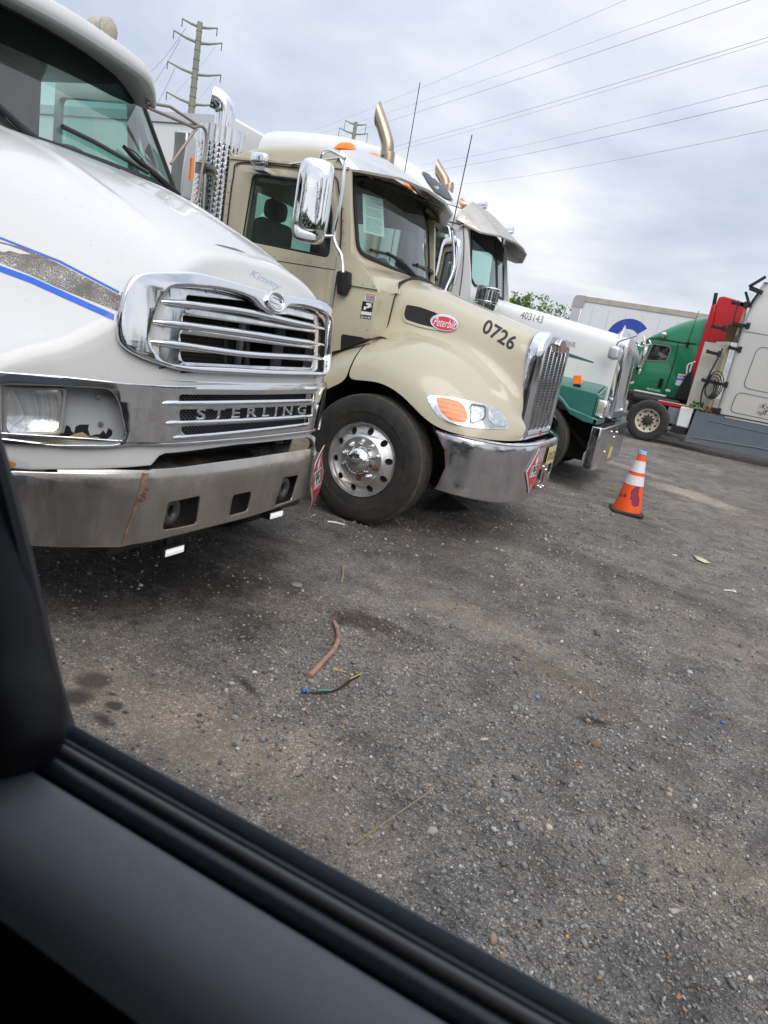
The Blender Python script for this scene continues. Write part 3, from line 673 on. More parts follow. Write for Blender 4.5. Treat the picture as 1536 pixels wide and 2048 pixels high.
for px, py in ((201, 799), (206, 853)): p = PP(px, py, HP, HN) - HN * .05; m.tube([p, p + HN * .006], .010, n=12); m.tube([p, p + HN * .012], .004, n=6)
m.build('bezel_screws', steel, hb1)
bz = bvh_of([hb1]); hbp = pmat('bare_fibreglass', (0.42, 0.37, 0.22), 0.7, var=0.3, dscale=30)
decal('flaked_primer', pxplate([(131, 853), (134, 850), (140, 854), (143, 862), (148, 866), (151, 853), (160, 849), (178, 849), (176, 858), (180, 872), (190, 869), (200, 868), (206, 860), (212, 868), (217, 855), (225, 862), (224, 870), (214, 878), (204, 884), (180, 883), (150, 878), (120, 872), (108, 868), (128, 866)], step=6), bz, black_d, hb1, .001)
decal('bare_patch', pxplate([(60, 879), (90, 877), (130, 876), (150, 867), (165, 864), (180, 874), (195, 873), (204, 880), (188, 884), (150, 882), (110, 886), (75, 885)], step=6), bz, hbp, hb1, .002)
m = MB(); m.add(plate([(-.62, .83), (.02, .83), (.02, 1.16), (-.62, 1.16)]), lambda c: Vector(HP) + Hu * c.x + Hv * c.y - HN * .09); m.build('headlight_bucket', dark, t1)
# far headlight wrapping the other corner
m = MB(); fh = [(Y1 + .86, .91), (Y1 + 1.10, .92), (Y1 + 1.10, 1.08), (Y1 + .86, 1.09)]
m.add(plate(rnd(fh, .03), th=.02, bev=.006, su=.03), on_nose(nose, -.005)); fl1 = m.build('headlight', lens_m, t1)
m = MB(); m.add(plate(rnd([(Y1 + .79, .93), (Y1 + .85, .93), (Y1 + .85, 1.08), (Y1 + .80, 1.08)], .015), th=.02, bev=.004, su=.03), on_nose(nose, -.004)); m.build('turn_signal', amber, t1)
# decals on the hood
hb = bvh_of([hood1])
decal('blue_pinstripe', pxplate([(-20, 466), (120, 521), (239, 583), (237, 587), (118, 525), (-20, 470)], step=8), hb, blue_d, t1)
decal('blue_stripe', pxplate([(-20, 524), (60, 553), (229, 629), (227, 641), (60, 566), (-20, 536)], step=8), hb, blue_d, t1)
faded = pmat('faded_grey_stripe', (0.19, 0.175, 0.16), 0.8)
nt = faded.node_tree; b_ = [n for n in nt.nodes if n.type == 'BSDF_PRINCIPLED'][0]; g_ = N(nt, 'ShaderNodeTexCoord'); v_ = N(nt, 'ShaderNodeTexVoronoi', feature='DISTANCE_TO_EDGE', i_Scale=115.0); L(nt, g_, 'Object', v_, 'Vector'); n_ = N(nt, 'ShaderNodeTexNoise', i_Scale=9.0, i_Detail=3.0); L(nt, g_, 'Object', n_, 'Vector')
ad_ = N(nt, 'ShaderNodeMath', operation='MULTIPLY_ADD', i_1=0.30, i_2=-0.115); L(nt, n_, 0, ad_, 0); lt_ = N(nt, 'ShaderNodeMath', operation='LESS_THAN'); L(nt, v_, 0, lt_, 0); L(nt, ad_, 0, lt_, 1)
mx_ = N(nt, 'ShaderNodeMixRGB'); mx_.inputs[1].default_value = (0.15, 0.135, 0.12, 1); mx_.inputs[2].default_value = (0.55, 0.54, 0.51, 1); L(nt, lt_, 0, mx_, 0); L(nt, mx_, 0, b_, 'Base Color')
decal('faded_stripe', pxplate([(-20, 478), (60, 500), (130, 534), (242, 592), (234, 622), (120, 577), (60, 549), (-20, 517)], step=8), hb, faded, t1)
decal('peeled_patch', pxplate([(-20, 484), (18, 492), (40, 500), (64, 510), (40, 509), (20, 503), (8, 506), (-20, 497)], step=8), hb, white_paint, t1, .0035)
ghost = pmat('worn_script_paint', (0.36, 0.47, 0.60), 0.5)
decal('script_name', pxtext('Kimmy', (497, 555), (557, 585), (504, 538), 3, shear=.3, weight=-.006), hb, ghost, t1)
decal('intake_edge', pxplate([(428, 489), (440, 490), (470, 497), (494, 507), (470, 500), (440, 492)], step=6), hb, grey_d, t1)  # flat dark line painted for the shaded edge of the recessed intake
decal('hood_crack', pxplate([(626, 584), (631, 588), (633, 597), (638, 600), (641, 610), (638, 603), (632, 599), (629, 590)], step=4), hb, black_d, t1)
lpb = bvh_of([lip1])
decal('exposed_primer', pxplate([(2, 918), (16, 914), (30, 917), (38, 922), (50, 923), (58, 929), (63, 937), (20, 937), (2, 934)], step=5), lpb, MT['bezel_grey'], lip1, .001)
decal('rust_patch', pxplate(rnd([(6, 925), (16, 921), (30, 924), (33, 930), (22, 936), (8, 934)], 3, 2), step=5), lpb, pmat('orange_rust', (.45, .22, .06), .8, var=.4, dscale=40), lip1, .002)
# bumper: channel with swept ends, tow openings, weld line and rust
def bump1(y, z): return -1.945 - sweep(y - Y1) * 1.02 - .10 * max(0, z - .735) ** 1.3 * 6
def bhole(p): return rnd(yz(p, bump1), .015)
bo = yz([(-80, 930), (14, 941), (100, 944), (200, 945), (262, 944), (286, 944), (303, 938), (360, 934), (440, 923), (540, 909), (612, 898), (629, 900), (637, 905), (636, 925), (626, 960), (608, 992), (540, 1020), (440, 1048), (340, 1073), (262, 1089), (239, 1094), (120, 1094), (60, 1091), (-80, 1075)], bump1)
holes1 = [bhole([(335, 1004), (399, 991), (391, 1047), (324, 1059)]), bhole([(465, 990), (502, 982), (493, 1021), (457, 1031)]), bhole([(566, 955), (596, 950), (581, 1000), (548, 1010)])]
m = MB(); m.add(plate(bo, holes1, th=.012, bev=.004, su=.04, sv=.05), on_nose(bump1))
steel_b = pmat('bumper_steel', (0.53, 0.50, 0.46), 0.2, 1.0, dirt=0.38, dscale=5, dirtcol=(0.30, 0.24, 0.18), bump=0.10, bscale=14, rvar=0.2, streak=(1, 1, .4))
bm1 = m.build('bumper', steel_b, t1)
m = MB(); 
P = [Vector((bump1(Y1 + d, .80) - .03 - .02, Y1 + d, .775)) for d in [-.78 + .04 * i for i in range(40)]]
m.grid([[Vector((bump1(Y1 + d, .76) + .004, Y1 + d, .757)) for d in [-.95 + .05 * i for i in range(37)]], [Vector((bump1(Y1 + d, .76) - .02, Y1 + d, .790)) for d in [-.95 + .05 * i for i in range(37)]], [Vector((bump1(Y1 + d, .76) - .16, Y1 + d, .80)) for d in [-.95 + .05 * i for i in range(37)]]])
m.build('bumper_top', steel_b, t1)
bb = bvh_of([bm1]); weld_m = pmat('rusty_weld', (0.24, 0.15, 0.095), 0.6, .5, var=0.5, dscale=22, bump=.6, bscale=50)
decal('rust_streak', pxplate([(285, 946), (298, 948), (293, 962), (286, 980), (279, 1000), (269, 1030), (258, 1056), (249, 1078), (242, 1091), (250, 1062), (264, 1026), (274, 995), (281, 970)], step=6), bb, weld_m, bm1)
m = MB()
for p in [(288, 985), (281, 988), (292, 978), (280, 1000), (287, 993)]: q = PF(*p, bump1); m.tube([q, q + Vector((.014, -.004, 0))], .006, n=6)
m.build('bumper_bolts', rust_m, bm1)
m = MB()
for p in ((350, 1025), (573, 978)):
    q = PF(*p, bump1) - Vector((.035, 0, 0)); m.tube([q + Vector((0, .040 * math.cos(a), .046 * math.sin(a))) for a in [2 * math.pi * k / 18 for k in range(18)]], .022, n=10, closed=True)
m.build('tow_hook', pmat('worn_black_iron', (.05, .05, .052), .35), t1)
m = MB(); m.box(-2.35, -2.10, Y1 - .75, Y1 + .75, .40, .72); m.box(-3.6, -2.3, Y1 - .45, Y1 - .36, .55, .80); m.box(-3.6, -2.3, Y1 + .36, Y1 + .45, .55, .80); m.box(-2.9, -2.75, Y1 - .85, Y1 + .85, .42, .54); m.box(-11, -3.5, Y1 - .45, Y1 - .36, .62, .85); m.box(-11, -3.5, Y1 + .36, Y1 + .45, .62, .85); m.build('frame', frame_m, t1, bev=.01)
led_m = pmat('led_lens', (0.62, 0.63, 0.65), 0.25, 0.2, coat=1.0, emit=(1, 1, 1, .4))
for cx_, cy_, sc in ((345, 1100, 1.0), (549, 1028, .95)):
    c = PF(cx_, cy_, lambda y, z: bump1(y, .5) - .05); m = MB()
    m.box(c.x - .05, c.x + .012, c.y - .066, c.y + .066, c.z - .022, c.z + .022)
    lb_ = m.build('light_bar', black, t1, bev=.004)
    m = MB(); m.box(c.x + .0125, c.x + .016, c.y - .058, c.y + .058, c.z - .016, c.z + .016)
    for k in range(6): y = c.y - .048 + k * .0192; m.lathe([(.009, 0), (.007, .004), (.002, .006)], n=12, M=Matrix.Translation((c.x + .016, y, c.z)) @ Matrix.Rotation(math.radians(90), 4, 'Y'))
    m.build('light_bar_lens', led_m, lb_)
    m = MB(); m.box(c.x - .04, c.x - .02, c.y - .02, c.y + .02, c.z + .02, c.z + .10); m.build('light_bar_bracket', black, lb_)
# windscreen and cab
def ws1(y, z): return -3.41 - .21 * (y - Y1) ** 2 - .60 * (z - 2.14)
wo = rnd(yz([(-330, 170), (-60, 245), (120, 303), (240, 346), (352, 390), (320, 300), (268, 150), (255, 128), (160, 55), (60, -10), (-40, -90), (-330, -240)], ws1, -3.6), [.05, 0, 0, 0, .06, 0, .12, .10, 0, 0, 0, .1])
wo = rnd([(1.85, 2.09), (2.30, 2.10), (2.8, 2.115), (3.3, 2.13), (3.88, 2.155), (3.93, 2.19), (3.885, 2.42), (3.82, 2.775), (2.8, 2.775), (1.85, 2.775)], [.04, 0, 0, 0, .03, .02, 0, .10, 0, .05])
def inset(poly, d):
    poly = [p for i, p in enumerate(poly) if math.hypot(p[0] - poly[i - 1][0], p[1] - poly[i - 1][1]) > .004]
    c = Vector((sum(p[0] for p in poly) / len(poly), sum(p[1] for p in poly) / len(poly), 0)); out = []
    for i, p in enumerate(poly):
        a = Vector((*poly[i - 1], 0)); b = Vector((*poly[(i + 1) % len(poly)], 0)); t = (b - a)
        if t.length < 1e-9: out.append(p); continue
        n = Vector((-t.y, t.x, 0)).normalized(); q = Vector((*p, 0))
        if (c - q).dot(n) < 0: n = -n
        q += n * d; out.append((q.x, q.y))
    return out
wi = inset(wo, .03)
m = MB(); m.add(plate(wo, [wi], th=.02, bev=.004, su=.08, sv=.08), on_nose(ws1, .004)); m.build('windscreen_seal', gasket, t1)
m = MB(); m.add(plate(wi, su=.08, sv=.08), on_nose(ws1, 0)); m.build('windscreen', glass_g, t1)
ymin, ymax = min(p[0] for p in wo), max(p[0] for p in wo); zmax = max(p[1] for p in wo)
YR1 = max(p[0] for p in wo) + .015
fr = [(Y1 - 1.0, 1.75), (YR1, 1.75), (YR1, 2.2), (3.90, 2.43), (3.842, 2.70), (3.82, 2.81), (Y1 - .96, 2.81), (Y1 - .99, 2.2)]
m = MB(); m.add(plate(fr, [wi], th=.03, su=.1, sv=.1), on_nose(ws1, -.022)); cab1 = m.build('cab_front', white_paint, t1)
def cab_side(y, dirn, xr=-4.9, z0=1.1, z1=2.82):
    out = [(xr, z0), (-3.6, z0), (-3.74, 2.1), (-4.14, z1), (xr, z1)]
    win = rnd([(-4.86, 2.12), (-4.10, 2.12), (-4.18, 2.71), (-4.86, 2.72)], .05); win2 = rnd([(-4.05, 2.12), (-3.84, 2.12), (-4.10, 2.62)], .02)
    m = MB(); m.add(plate(out, [win, win2], th=.05), lambda c: Vector((c.x, y + c.z, c.y))); s_ = m.build('cab_side', white_paint, t1)
    m = MB(); m.add(plate(win), lambda c: Vector((c.x, y, c.y))); m.add(plate(win2), lambda c: Vector((c.x, y, c.y))); m.build('side_window', glass_g, t1)
cab_side(Y1 - .98, -1); cab_side(YR1 - .03, 1)
m = MB(); m.box(-4.96, -4.90, Y1 - 1.0, Y1 + .99, .9, 2.85); m.build('cab_back', int_m, t1)
m = MB(); m.grid([[Vector((x, Y1 + .99 * s, 2.79 + .09 * (1 - abs(s) ** 3))) for s in [-1 + .1 * k for k in range(21)]] for x in (-4.95, -4.4, -3.95)]); m.build('cab_roof', white_paint, t1, solid=.03)
m = MB(); m.box(-4.05, -3.66, Y1 - .94, Y1 + .94, 1.88, 2.10); m.box(-4.1, -3.8, Y1 + .2, Y1 + .8, 2.08, 2.20); m.box(-4.88, -3.6, Y1 - 1, Y1 + 1, .95, 1.0); m.build('dashboard', int_dk, t1, bev=.03)
m = MB(); m.tube([(-4.0 + .05 * math.sin(a), Y1 + .5 + .23 * math.cos(a), 2.05 + .2 * math.sin(a)) for a in [2 * math.pi * k / 24 for k in range(24)]], .016, closed=True); m.build('steering_wheel', int_dk, t1)
for y in (Y1 - .55, Y1 + .5):
    m = MB(); m.box(-4.75, -4.2, y - .26, y + .26, 1.25, 1.55); m.box(-4.85, -4.7, y - .25, y + .25, 1.5, 2.3); m.build('seat', seat_m, t1, bev=.05)
tb = [(max(Y1 - .90, a), min(b, 2.74)) for a, b in rnd(yz([(-200, 10), (-60, 60), (0, 86), (100, 131), (220, 191), (262, 209), (279, 204), (281, 180), (262, 140), (160, 62), (60, 0), (-60, -90), (-200, -150)], ws1, -3.6), [0, 0, 0, 0, 0, .02, .03, .03, .05, 0, 0, 0, 0])]; tb = [p for i, p in enumerate(tb) if math.hypot(p[0] - tb[i - 1][0], p[1] - tb[i - 1][1]) > .004]
m = MB(); m.add(plate(tb, su=.08, sv=.08), on_nose(ws1, .003)); m.build('windscreen_tint_band', glass_d, t1)
# sun visor: a rounded white fairing above the windscreen
def vis1(y, z): return ws1(y, z)
rows = []
for k in range(33):
    s = -1 + 2 * k / 32; y = Y1 + .91 * s; e = max(0, abs(s) - .74) / .26; dz = -.03 * s * s - .085 * e * e; bx = -3.50 - .16 * (y - Y1) ** 2 - .07 * e * e
    base = ws1(y, 2.80)
    rows.append([Vector((base - .10, y, 2.87 + dz)), Vector((base + .06, y, 2.87 + dz)), Vector((bx - .07, y, 2.845 + dz)), Vector((bx - .015, y, 2.81 + dz)), Vector((bx, y, 2.76 + dz)), Vector((bx - .012, y, 2.728 + dz)), Vector((bx - .05, y, 2.722 + dz)), Vector((base + .02, y, 2.76 + dz))])
m = MB(); m.grid(rows); m.build('sun_visor', white_paint, t1, sub=1)
# roof horn with a taped bell
c = PX(205, 60, -3.75); m = MB(); m.lathe([(.012, -.12), (.016, .0), (.03, .10), (.055, .145), (.058, .15), (.04, .15)], n=24, M=Matrix.Translation(c + Vector((-.10, 0, .0))) @ Matrix.Rotation(math.radians(90), 4, 'Y') @ Matrix.Rotation(math.radians(6), 4, 'X')); hn_ = m.build('roof_horn', chrome_dirty, t1)
m = MB(); m.lathe([(.02, .02), (.06, .03), (.07, .07), (.06, .12), (.064, .155), (.04, .17), (.01, .175)], n=11, M=Matrix.Translation(c + Vector((-.10, 0, .0))) @ Matrix.Rotation(math.radians(90), 4, 'Y')); m.build('horn_wrapping', pmat('tape_wrap', (0.50, 0.46, 0.38), .7, bump=.9, bscale=25, dirt=.5, dscale=20), hn_)
m = MB(); m.box(c.x - .16, c.x - .10, c.y - .02, c.y + .02, c.z - .16, c.z); m.build('horn_stand', chrome_dirty, hn_)
# wipers
def wiper(pts_arm, pts_blade, surf, parent, offs=.03):
    A = [PF(*p, surf, -3.4) + Vector((offs, 0, .0)) for p in pts_arm]; m = MB(); m.tube(A, [.019, .020, .016, .012][:len(A)] if len(A) <= 4 else .013, n=8); w_ = m.build('wiper', black, parent)
    B = [PF(*p, surf, -3.4) + Vector((offs * .8, 0, 0)) for p in pts_blade]; m = MB(); m.tube(B, .013, n=6); m.tube([b - Vector((.014, 0, 0)) for b in B], .005, n=4); m.build('wiper_blade', blackg, w_)
wiper([(350, 388), (300, 345), (262, 315), (240, 292)], [(118, 252), (180, 282), (240, 315), (290, 345)], ws1, t1)
wiper([(78, 287), (50, 268), (0, 222), (-30, 190)], [(-130, 150), (-30, 190), (10, 230)], ws1, t1)
m = MB(); A = [PF(*p, ws1, -3.4) + Vector((.04, 0, 0)) for p in [(240, 292), (262, 305), (280, 325), (300, 350)]]; m.tube(smooth_path(A), .004, n=6); m.build('washer_hose', black, t1)
# far-side mirror on its bracket
Ym = 4.18
m = MB()
m.tube([PX(*p, -3.72) for p in [(292, 205), (340, 213), (400, 253)]], .010); m.tube([PX(*p, -3.72) for p in [(295, 215), (350, 238), (394, 258)]], .010)
loop = smooth_path([PX(*p, -3.72) for p in [(385, 255), (402, 252), (412, 265), (411, 300), (402, 350), (396, 395), (388, 408), (372, 402)]], 5); m.tube(loop, .011)
m.tube([PX(*p, -3.72) for p in [(392, 258), (368, 292), (342, 328)]], .010); br = m.build('mirror_bracket', pmat('bare_bracket', (.35, .29, .26), .5, .6), t1)
mb_ = [PX(*p, -3.74) for p in [(374, 262), (386, 266), (394, 280), (390, 330), (383, 402), (368, 396), (360, 398), (372, 300)]]
ctr = sum(mb_, Vector()) / 8
yzp = [(p.y, p.z) for p in mb_]
m = MB(); m.prism(yzp, -3.86, -3.74, 'YZ'); mr = m.build('mirror', alu, t1, bev=.012); mr.parent = None; mr.matrix_parent_inverse.identity(); adopt(mr, t1)
m = MB(); q = [PX(*p, -3.737) for p in [(383, 315), (388, 316), (386, 358), (380, 360)]]; m.prism([(p.y, p.z) for p in q], -3.739, -3.73, 'YZ'); m.build('mirror_marker', amber, mr)
# exhaust: chrome stack in a perforated shield behind the cab on the far side
XS, YS = -4.55, 4.9
XS = -4.35; tl, tr = PX(414, 250, XS), PX(477, 262, XS); YS = (tl.y + tr.y) / 2; RS = (tr.y - tl.y) / 2 * .97; ZS = (tl.z + tr.z) / 2 - .02
m = MB(); rows = []
NS = 30
def cyl(a, z, r): return Vector((XS + r * math.cos(a), YS + r * math.sin(a), z))
dz = .044; NZ = 38
for j in range(NZ):
    z1_ = ZS - .10 - j * dz
    for k in range(NS):
        a0 = 2 * math.pi * k / NS; da = 2 * math.pi / NS; o = (dz / 2 if k % 2 else 0)
        # cell with a vertical slot
        aL, aR = a0 + da * .34, a0 + da * .66; zt_, zb_ = z1_ - o, z1_ - o - dz; st, sb = zt_ - dz * .12, zb_ + dz * .12
        v = [cyl(a0, zt_, RS), cyl(a0 + da, zt_, RS), cyl(a0 + da, zb_, RS), cyl(a0, zb_, RS), cyl(aL, st, RS), cyl(aR, st, RS), cyl(aR, sb, RS), cyl(aL, sb, RS)]
        V = m.verts(v)
        for q in ((0, 1, 5, 4), (1, 2, 6, 5), (2, 3, 7, 6), (3, 0, 4, 7)): m.face([V[i] for i in q])
top = [[cyl(2 * math.pi * k / 96, z, RS) for k in range(97)] for z in (ZS, ZS - .02, ZS - .135)]
m.grid(top); shield = m.build('exhaust_shield', chrome_dirty, t1, weld=1e-5, normals=True, sharp=50)
m = MB(); m.lathe([(RS * .80, ZS - 2.2), (RS * .80, ZS - .04), (.06, ZS - .02)], c=(XS, YS, 0), n=40); m.build('muffler', pmat('muffler_dark', (.22, .21, .20), .4, .8, dirt=.4), t1)
_vd = ray(440, 220); _vn = (_vd.x, _vd.y, 0)
P = [Vector((XS, YS, ZS - .3)), Vector((XS, YS, ZS - .1))] + [PP(*p, (XS, YS, 0), _vn) for p in [(450, 240), (450, 222), (445, 208), (435, 198), (424, 193)]]
m = MB(); m.tube(smooth_path(P, 6), [.086] * 37, n=28, caps=False); m.tube(smooth_path(P, 6), .080, n=24, caps=False); m.build('exhaust_stack', chrome, t1)
m = MB(); q = PX(407, 330, XS + RS); 
a_ = [PX(*p, XS + RS + .03) for p in [(410, 343), (409, 425)]]; m.tube([a_[0], a_[1] - Vector((0, 0, .6))], .018, n=10); m.box(q.x - .05, q.x + .06, a_[0].y - .03, a_[0].y + .10, a_[0].z - .02, a_[0].z + .06); m.build('shield_bracket', chrome_dirty, shield)
# wheels
wheel(t1, -2.95, Y1 + 1.2, +1); wheel(t1, -2.95, Y1 - 1.2, -1)
m = MB(); m.box(-11.2, -5.4, Y1 - 1.25, Y1 + 1.25, 1.05, 1.25); m.build('flat_deck', frame_m, t1, bev=.02)
for x in (-8.6, -9.95):
    for s_, d_ in ((+1, 1), (-1, -1)): wheel(t1, x, Y1 + 1.22 * s_, d_, 'drive', detail=False)
# hazard placard hanging at the far end of the bumper
_d = ray(634, 957); _h = Vector((_d.x, _d.y, 0)).normalized(); _a = math.radians(-9)
_u = Vector((_h.x * math.cos(_a) - _h.y * math.sin(_a), _h.x * math.sin(_a) + _h.y * math.cos(_a), 0)); _n = _u.cross(Vector((0, 0, 1)))
_O = PY(634, 957, 3.70); _v = (Vector((0, 0, 1)) - _u * .10 + _n * .12).normalized()
placard(None, 'hazard_placard', 'creased red 1993 hazard placard hanging off the rusty bumper of the chrome nosed white truck', 0, lambda c: _O + _u * c.x * 1.22 + _v * c.y * 1.22 + _n * (c.z - .02 * math.sin(c.y * 14) - .25 * max(0, -c.y - .1) ** 1.3), group='red hazard placards on the bumpers')
# ================================================================== TRUCK 2: tan truck
Y2 = 5.97
t2 = thing('truck', 'tan truck numbered 0726 with amber roof lights and red oval badge', 'truck', (-3.0, Y2, 0))
_S2x = [-2.60, -2.35, -2.10, -1.85, -1.60, -1.42, -1.31, -1.255]
_S2 = [[(0, 2.01), (.35, 1.99), (.55, 1.93), (.63, 1.80), (.66, 1.62), (.70, 1.47), (.80, 1.43), (.95, 1.40), (1.08, 1.30), (1.15, 1.18), (1.165, 1.085)],
       [(0, 1.955), (.33, 1.94), (.53, 1.885), (.605, 1.77), (.635, 1.64), (.68, 1.545), (.80, 1.52), (.93, 1.48), (1.06, 1.38), (1.15, 1.25), (1.17, 1.15)],
       [(0, 1.895), (.32, 1.88), (.51, 1.82), (.585, 1.72), (.615, 1.60), (.67, 1.52), (.79, 1.51), (.92, 1.46), (1.05, 1.35), (1.145, 1.20), (1.17, 1.085)],
       [(0, 1.835), (.31, 1.82), (.50, 1.76), (.57, 1.66), (.60, 1.53), (.655, 1.46), (.77, 1.44), (.90, 1.38), (1.03, 1.25), (1.14, 1.06), (1.165, .895)],
       [(0, 1.78), (.30, 1.765), (.485, 1.705), (.55, 1.60), (.58, 1.45), (.62, 1.34), (.73, 1.30), (.86, 1.23), (.98, 1.13), (1.09, 1.00), (1.12, .88)],
       [(0, 1.745), (.29, 1.73), (.475, 1.67), (.54, 1.56), (.56, 1.38), (.585, 1.22), (.68, 1.16), (.78, 1.10), (.88, 1.03), (.97, .96), (1.0, .88)],
       [(0, 1.72), (.28, 1.705), (.46, 1.645), (.525, 1.53), (.545, 1.34), (.56, 1.15), (.62, 1.08), (.69, 1.03), (.76, .98), (.82, .94), (.84, .885)],
       [(0, 1.70), (.28, 1.685), (.455, 1.63), (.52, 1.50), (.54, 1.32), (.55, 1.13), (.57, 1.05), (.60, 1.00), (.64, .96), (.67, .93), (.68, .89)]]
rows = []
for x, s_ in zip(_S2x, _S2):
    xx = lambda k: (x if x < -1.35 or k > 6 else (-1.355 if x < -1.3 else -1.33))
    h = [Vector((xx(k), Y2 - a, b)) for k, (a, b) in enumerate(s_)]; g = [Vector((xx(k + 1), Y2 + a, b)) for k, (a, b) in enumerate(s_[1:])]
    rows.append(list(reversed(h)) + g)
m = MB(); m.grid(rows)
hood2 = m.build('hood', tan_paint, t2, sub=3, solid=.0, bake=True)
m = MB()   # inner lip of the arch and the dark liner
for s_ in (-1, 1):
    yo = Y2 + s_ * 1.15; yi = Y2 + s_ * .45
    arc = [(-2.36 + .665 * math.cos(a), .50 + .665 * math.sin(a)) for a in [math.radians(30 + 130 * k / 16) for k in range(17)]]
    m.grid([[Vector((x, yo, z)) for x, z in arc], [Vector((x, yi, z)) for x, z in arc]]); m.add(plate(arc + [(-2.9, .5), (-1.75, .5)]), lambda c: Vector((c.x, yi, c.y)))
m.build('wheel_arch_liner', dark, t2)
m = MB(); m.box(-2.6, -1.42, Y2 - .42, Y2 + .42, .55, 1.6); m.box(-1.45, -1.34, Y2 - .45, Y2 + .45, .7, 1.6); m.box(-2.0, -1.5, Y2 - .85, Y2 + .85, .86, .90); m.build('engine', dark, t2)
m = MB(); m.box(-11, -1.4, Y2 - .46, Y2 - .38, .60, .84); m.box(-11, -1.4, Y2 + .38, Y2 + .46, .60, .84); m.box(-2.42, -2.28, Y2 - .9, Y2 + .9, .38, .52); m.box(-2.8, -2.2, Y2 - .5, Y2 - .3, .45, .58); m.build('frame', frame_m, t2, bev=.01)
# rear fender piece behind the seam, running into the cab step
rows = []
for x, s_ in ((-2.615, [(.66, 1.62), (.70, 1.46), (.80, 1.42), (.95, 1.39), (1.08, 1.29), (1.15, 1.17), (1.165, 1.075)]), (-2.80, [(.8, 1.50), (.82, 1.36), (.88, 1.33), (.98, 1.30), (1.09, 1.20), (1.15, 1.08), (1.165, .98)]), (-2.95, [(.9, 1.36), (.92, 1.24), (.95, 1.21), (1.0, 1.17), (1.09, 1.06), (1.14, .93), (1.155, .83)]), (-3.04, [(.93, 1.20), (.94, 1.12), (.96, 1.06), (1.0, 1.0), (1.07, .90), (1.12, .78), (1.14, .70)])):
    rows.append([Vector((x, Y2 - a, b)) for a, b in s_])
m = MB(); m.grid(rows); m.mirror(Y2); fend2 = m.build('rear_fender', tan_paint, t2, sub=2)
# cab shell
def ws2(y, z): return -2.79 - .17 * (y - Y2) ** 2 - .16 * max(0, abs(y - Y2) - .62) ** 1.3 - .24 * (z - 2.06)
S2Y = Y2 - .95
wo2 = rnd(yz([(703, 356), (722, 353), (800, 377), (850, 405), (868, 432), (862, 570), (856, 566), (790, 543), (713, 508)], ws2, -2.9), [.09, .02, 0, .03, .05, .06, .0, 0, .10])
wi2 = inset(wo2, .028)
m = MB(); m.add(plate(wo2, [wi2], th=.018, bev=.004, su=.06, sv=.06), on_nose(ws2, .006)); m.build('windscreen_seal', gasket, t2)
m = MB(); m.add(plate(wi2, su=.06, sv=.06), on_nose(ws2, 0)); m.build('windscreen', glass, t2)
tb2 = rnd(yz([(712, 372), (760, 392), (810, 425), (848, 432), (866, 455), (866, 425), (840, 392), (800, 372), (735, 352), (708, 352)], ws2, -2.9), .01)
m = MB(); m.add(plate(tb2, su=.06, sv=.06), on_nose(ws2, .003)); m.build('windscreen_tint_band', glass_d, t2)
YR = max(p[0] for p in wo2) + .012; print('YR', YR)
fr = [(Y2 - .95, 1.80), (YR, 1.80), (YR, 2.66), (YR - .03, 2.78), (Y2 - .90, 2.78), (Y2 - .95, 2.66)]
m = MB(); m.add(plate(fr, [wi2], th=.03, su=.06, sv=.1), on_nose(ws2, -.02)); m.build('cab_front', tan_paint, t2)
sw = xz([(509, 348), (600, 362), (661, 372), (668, 420), (663, 512), (610, 507), (492, 471)], S2Y)
sw = [(-3.93, 2.03), (-3.05, 1.99), (-3.07, 2.3), (-3.16, 2.55), (-3.90, 2.56)]
def side2(y, s_, extra=True):
    out = [(-4.16, 1.0), (-3.0, 1.0), (-2.96, 1.25), (-2.56, 1.40), (-2.56, 1.80), (-2.64, 1.89), (-2.76, 1.99), (-2.86, 2.06), (-2.985, 2.66), (-4.16, 2.68)]
    m = MB(); m.add(plate(out, [rnd(sw, .05)], th=.04, bev=.004), lambda c: Vector((c.x, y + c.z, c.y))); o = m.build('cab_side', tan_paint, t2)
    m = MB(); m.add(plate(rnd(sw, .05), [rnd(inset(sw, .018), .05)], th=.012, bev=.003), lambda c: Vector((c.x, y + s_ * .022 + c.z, c.y))); m.build('window_seal', gasket, t2)
    m = MB(); m.add(plate(rnd(sw, .05)), lambda c: Vector((c.x, y, c.y))); m.build('side_window', glass, t2)
    return o
cs2 = side2(S2Y, -1); side2(YR - .02, 1)
yo = S2Y - .022
# door: raised skin with a seam, rivets, black weather strip and hinge
door = [(-4.09, 1.02), (-2.965, 1.02), (-2.965, 2.02), (-3.02, 2.30), (-3.12, 2.60), (-4.05, 2.62), (-4.09, 2.55)]
m = MB(); m.add(plate(rnd(door, [.02, .02, .02, .05, .08, .08, .05]), [rnd(sw, .05)], th=.016, bev=.005), lambda c: Vector((c.x, yo - c.z, c.y))); dr2 = m.build('door', tan_paint, t2)
m = MB(); m.tube(smooth_path([(-4.10, yo - .008, 1.2), (-4.10, yo - .008, 2.2), (-4.09, yo - .01, 2.52), (-4.04, yo - .01, 2.63), (-3.6, yo - .01, 2.635), (-3.15, yo - .01, 2.61), (-3.05, yo - .01, 2.5), (-2.99, yo - .008, 2.3), (-2.955, yo - .008, 1.98), (-2.955, yo - .008, 1.3)], 6), .006, n=6); m.build('door_seal', gasket, dr2)
m = MB(); m.box(-2.962, -2.948, yo - .022, yo, 1.05, 2.02); m.build('door_hinge', alu, dr2)
m = MB(); m.box(-4.085, -2.97, yo - .0095, yo - .0085, 1.905, 1.911); m.box(-2.95, -2.57, yo - .0085, yo - .0025, 1.806, 1.812); m.build('panel_seam', gasket, t2)
m = MB()
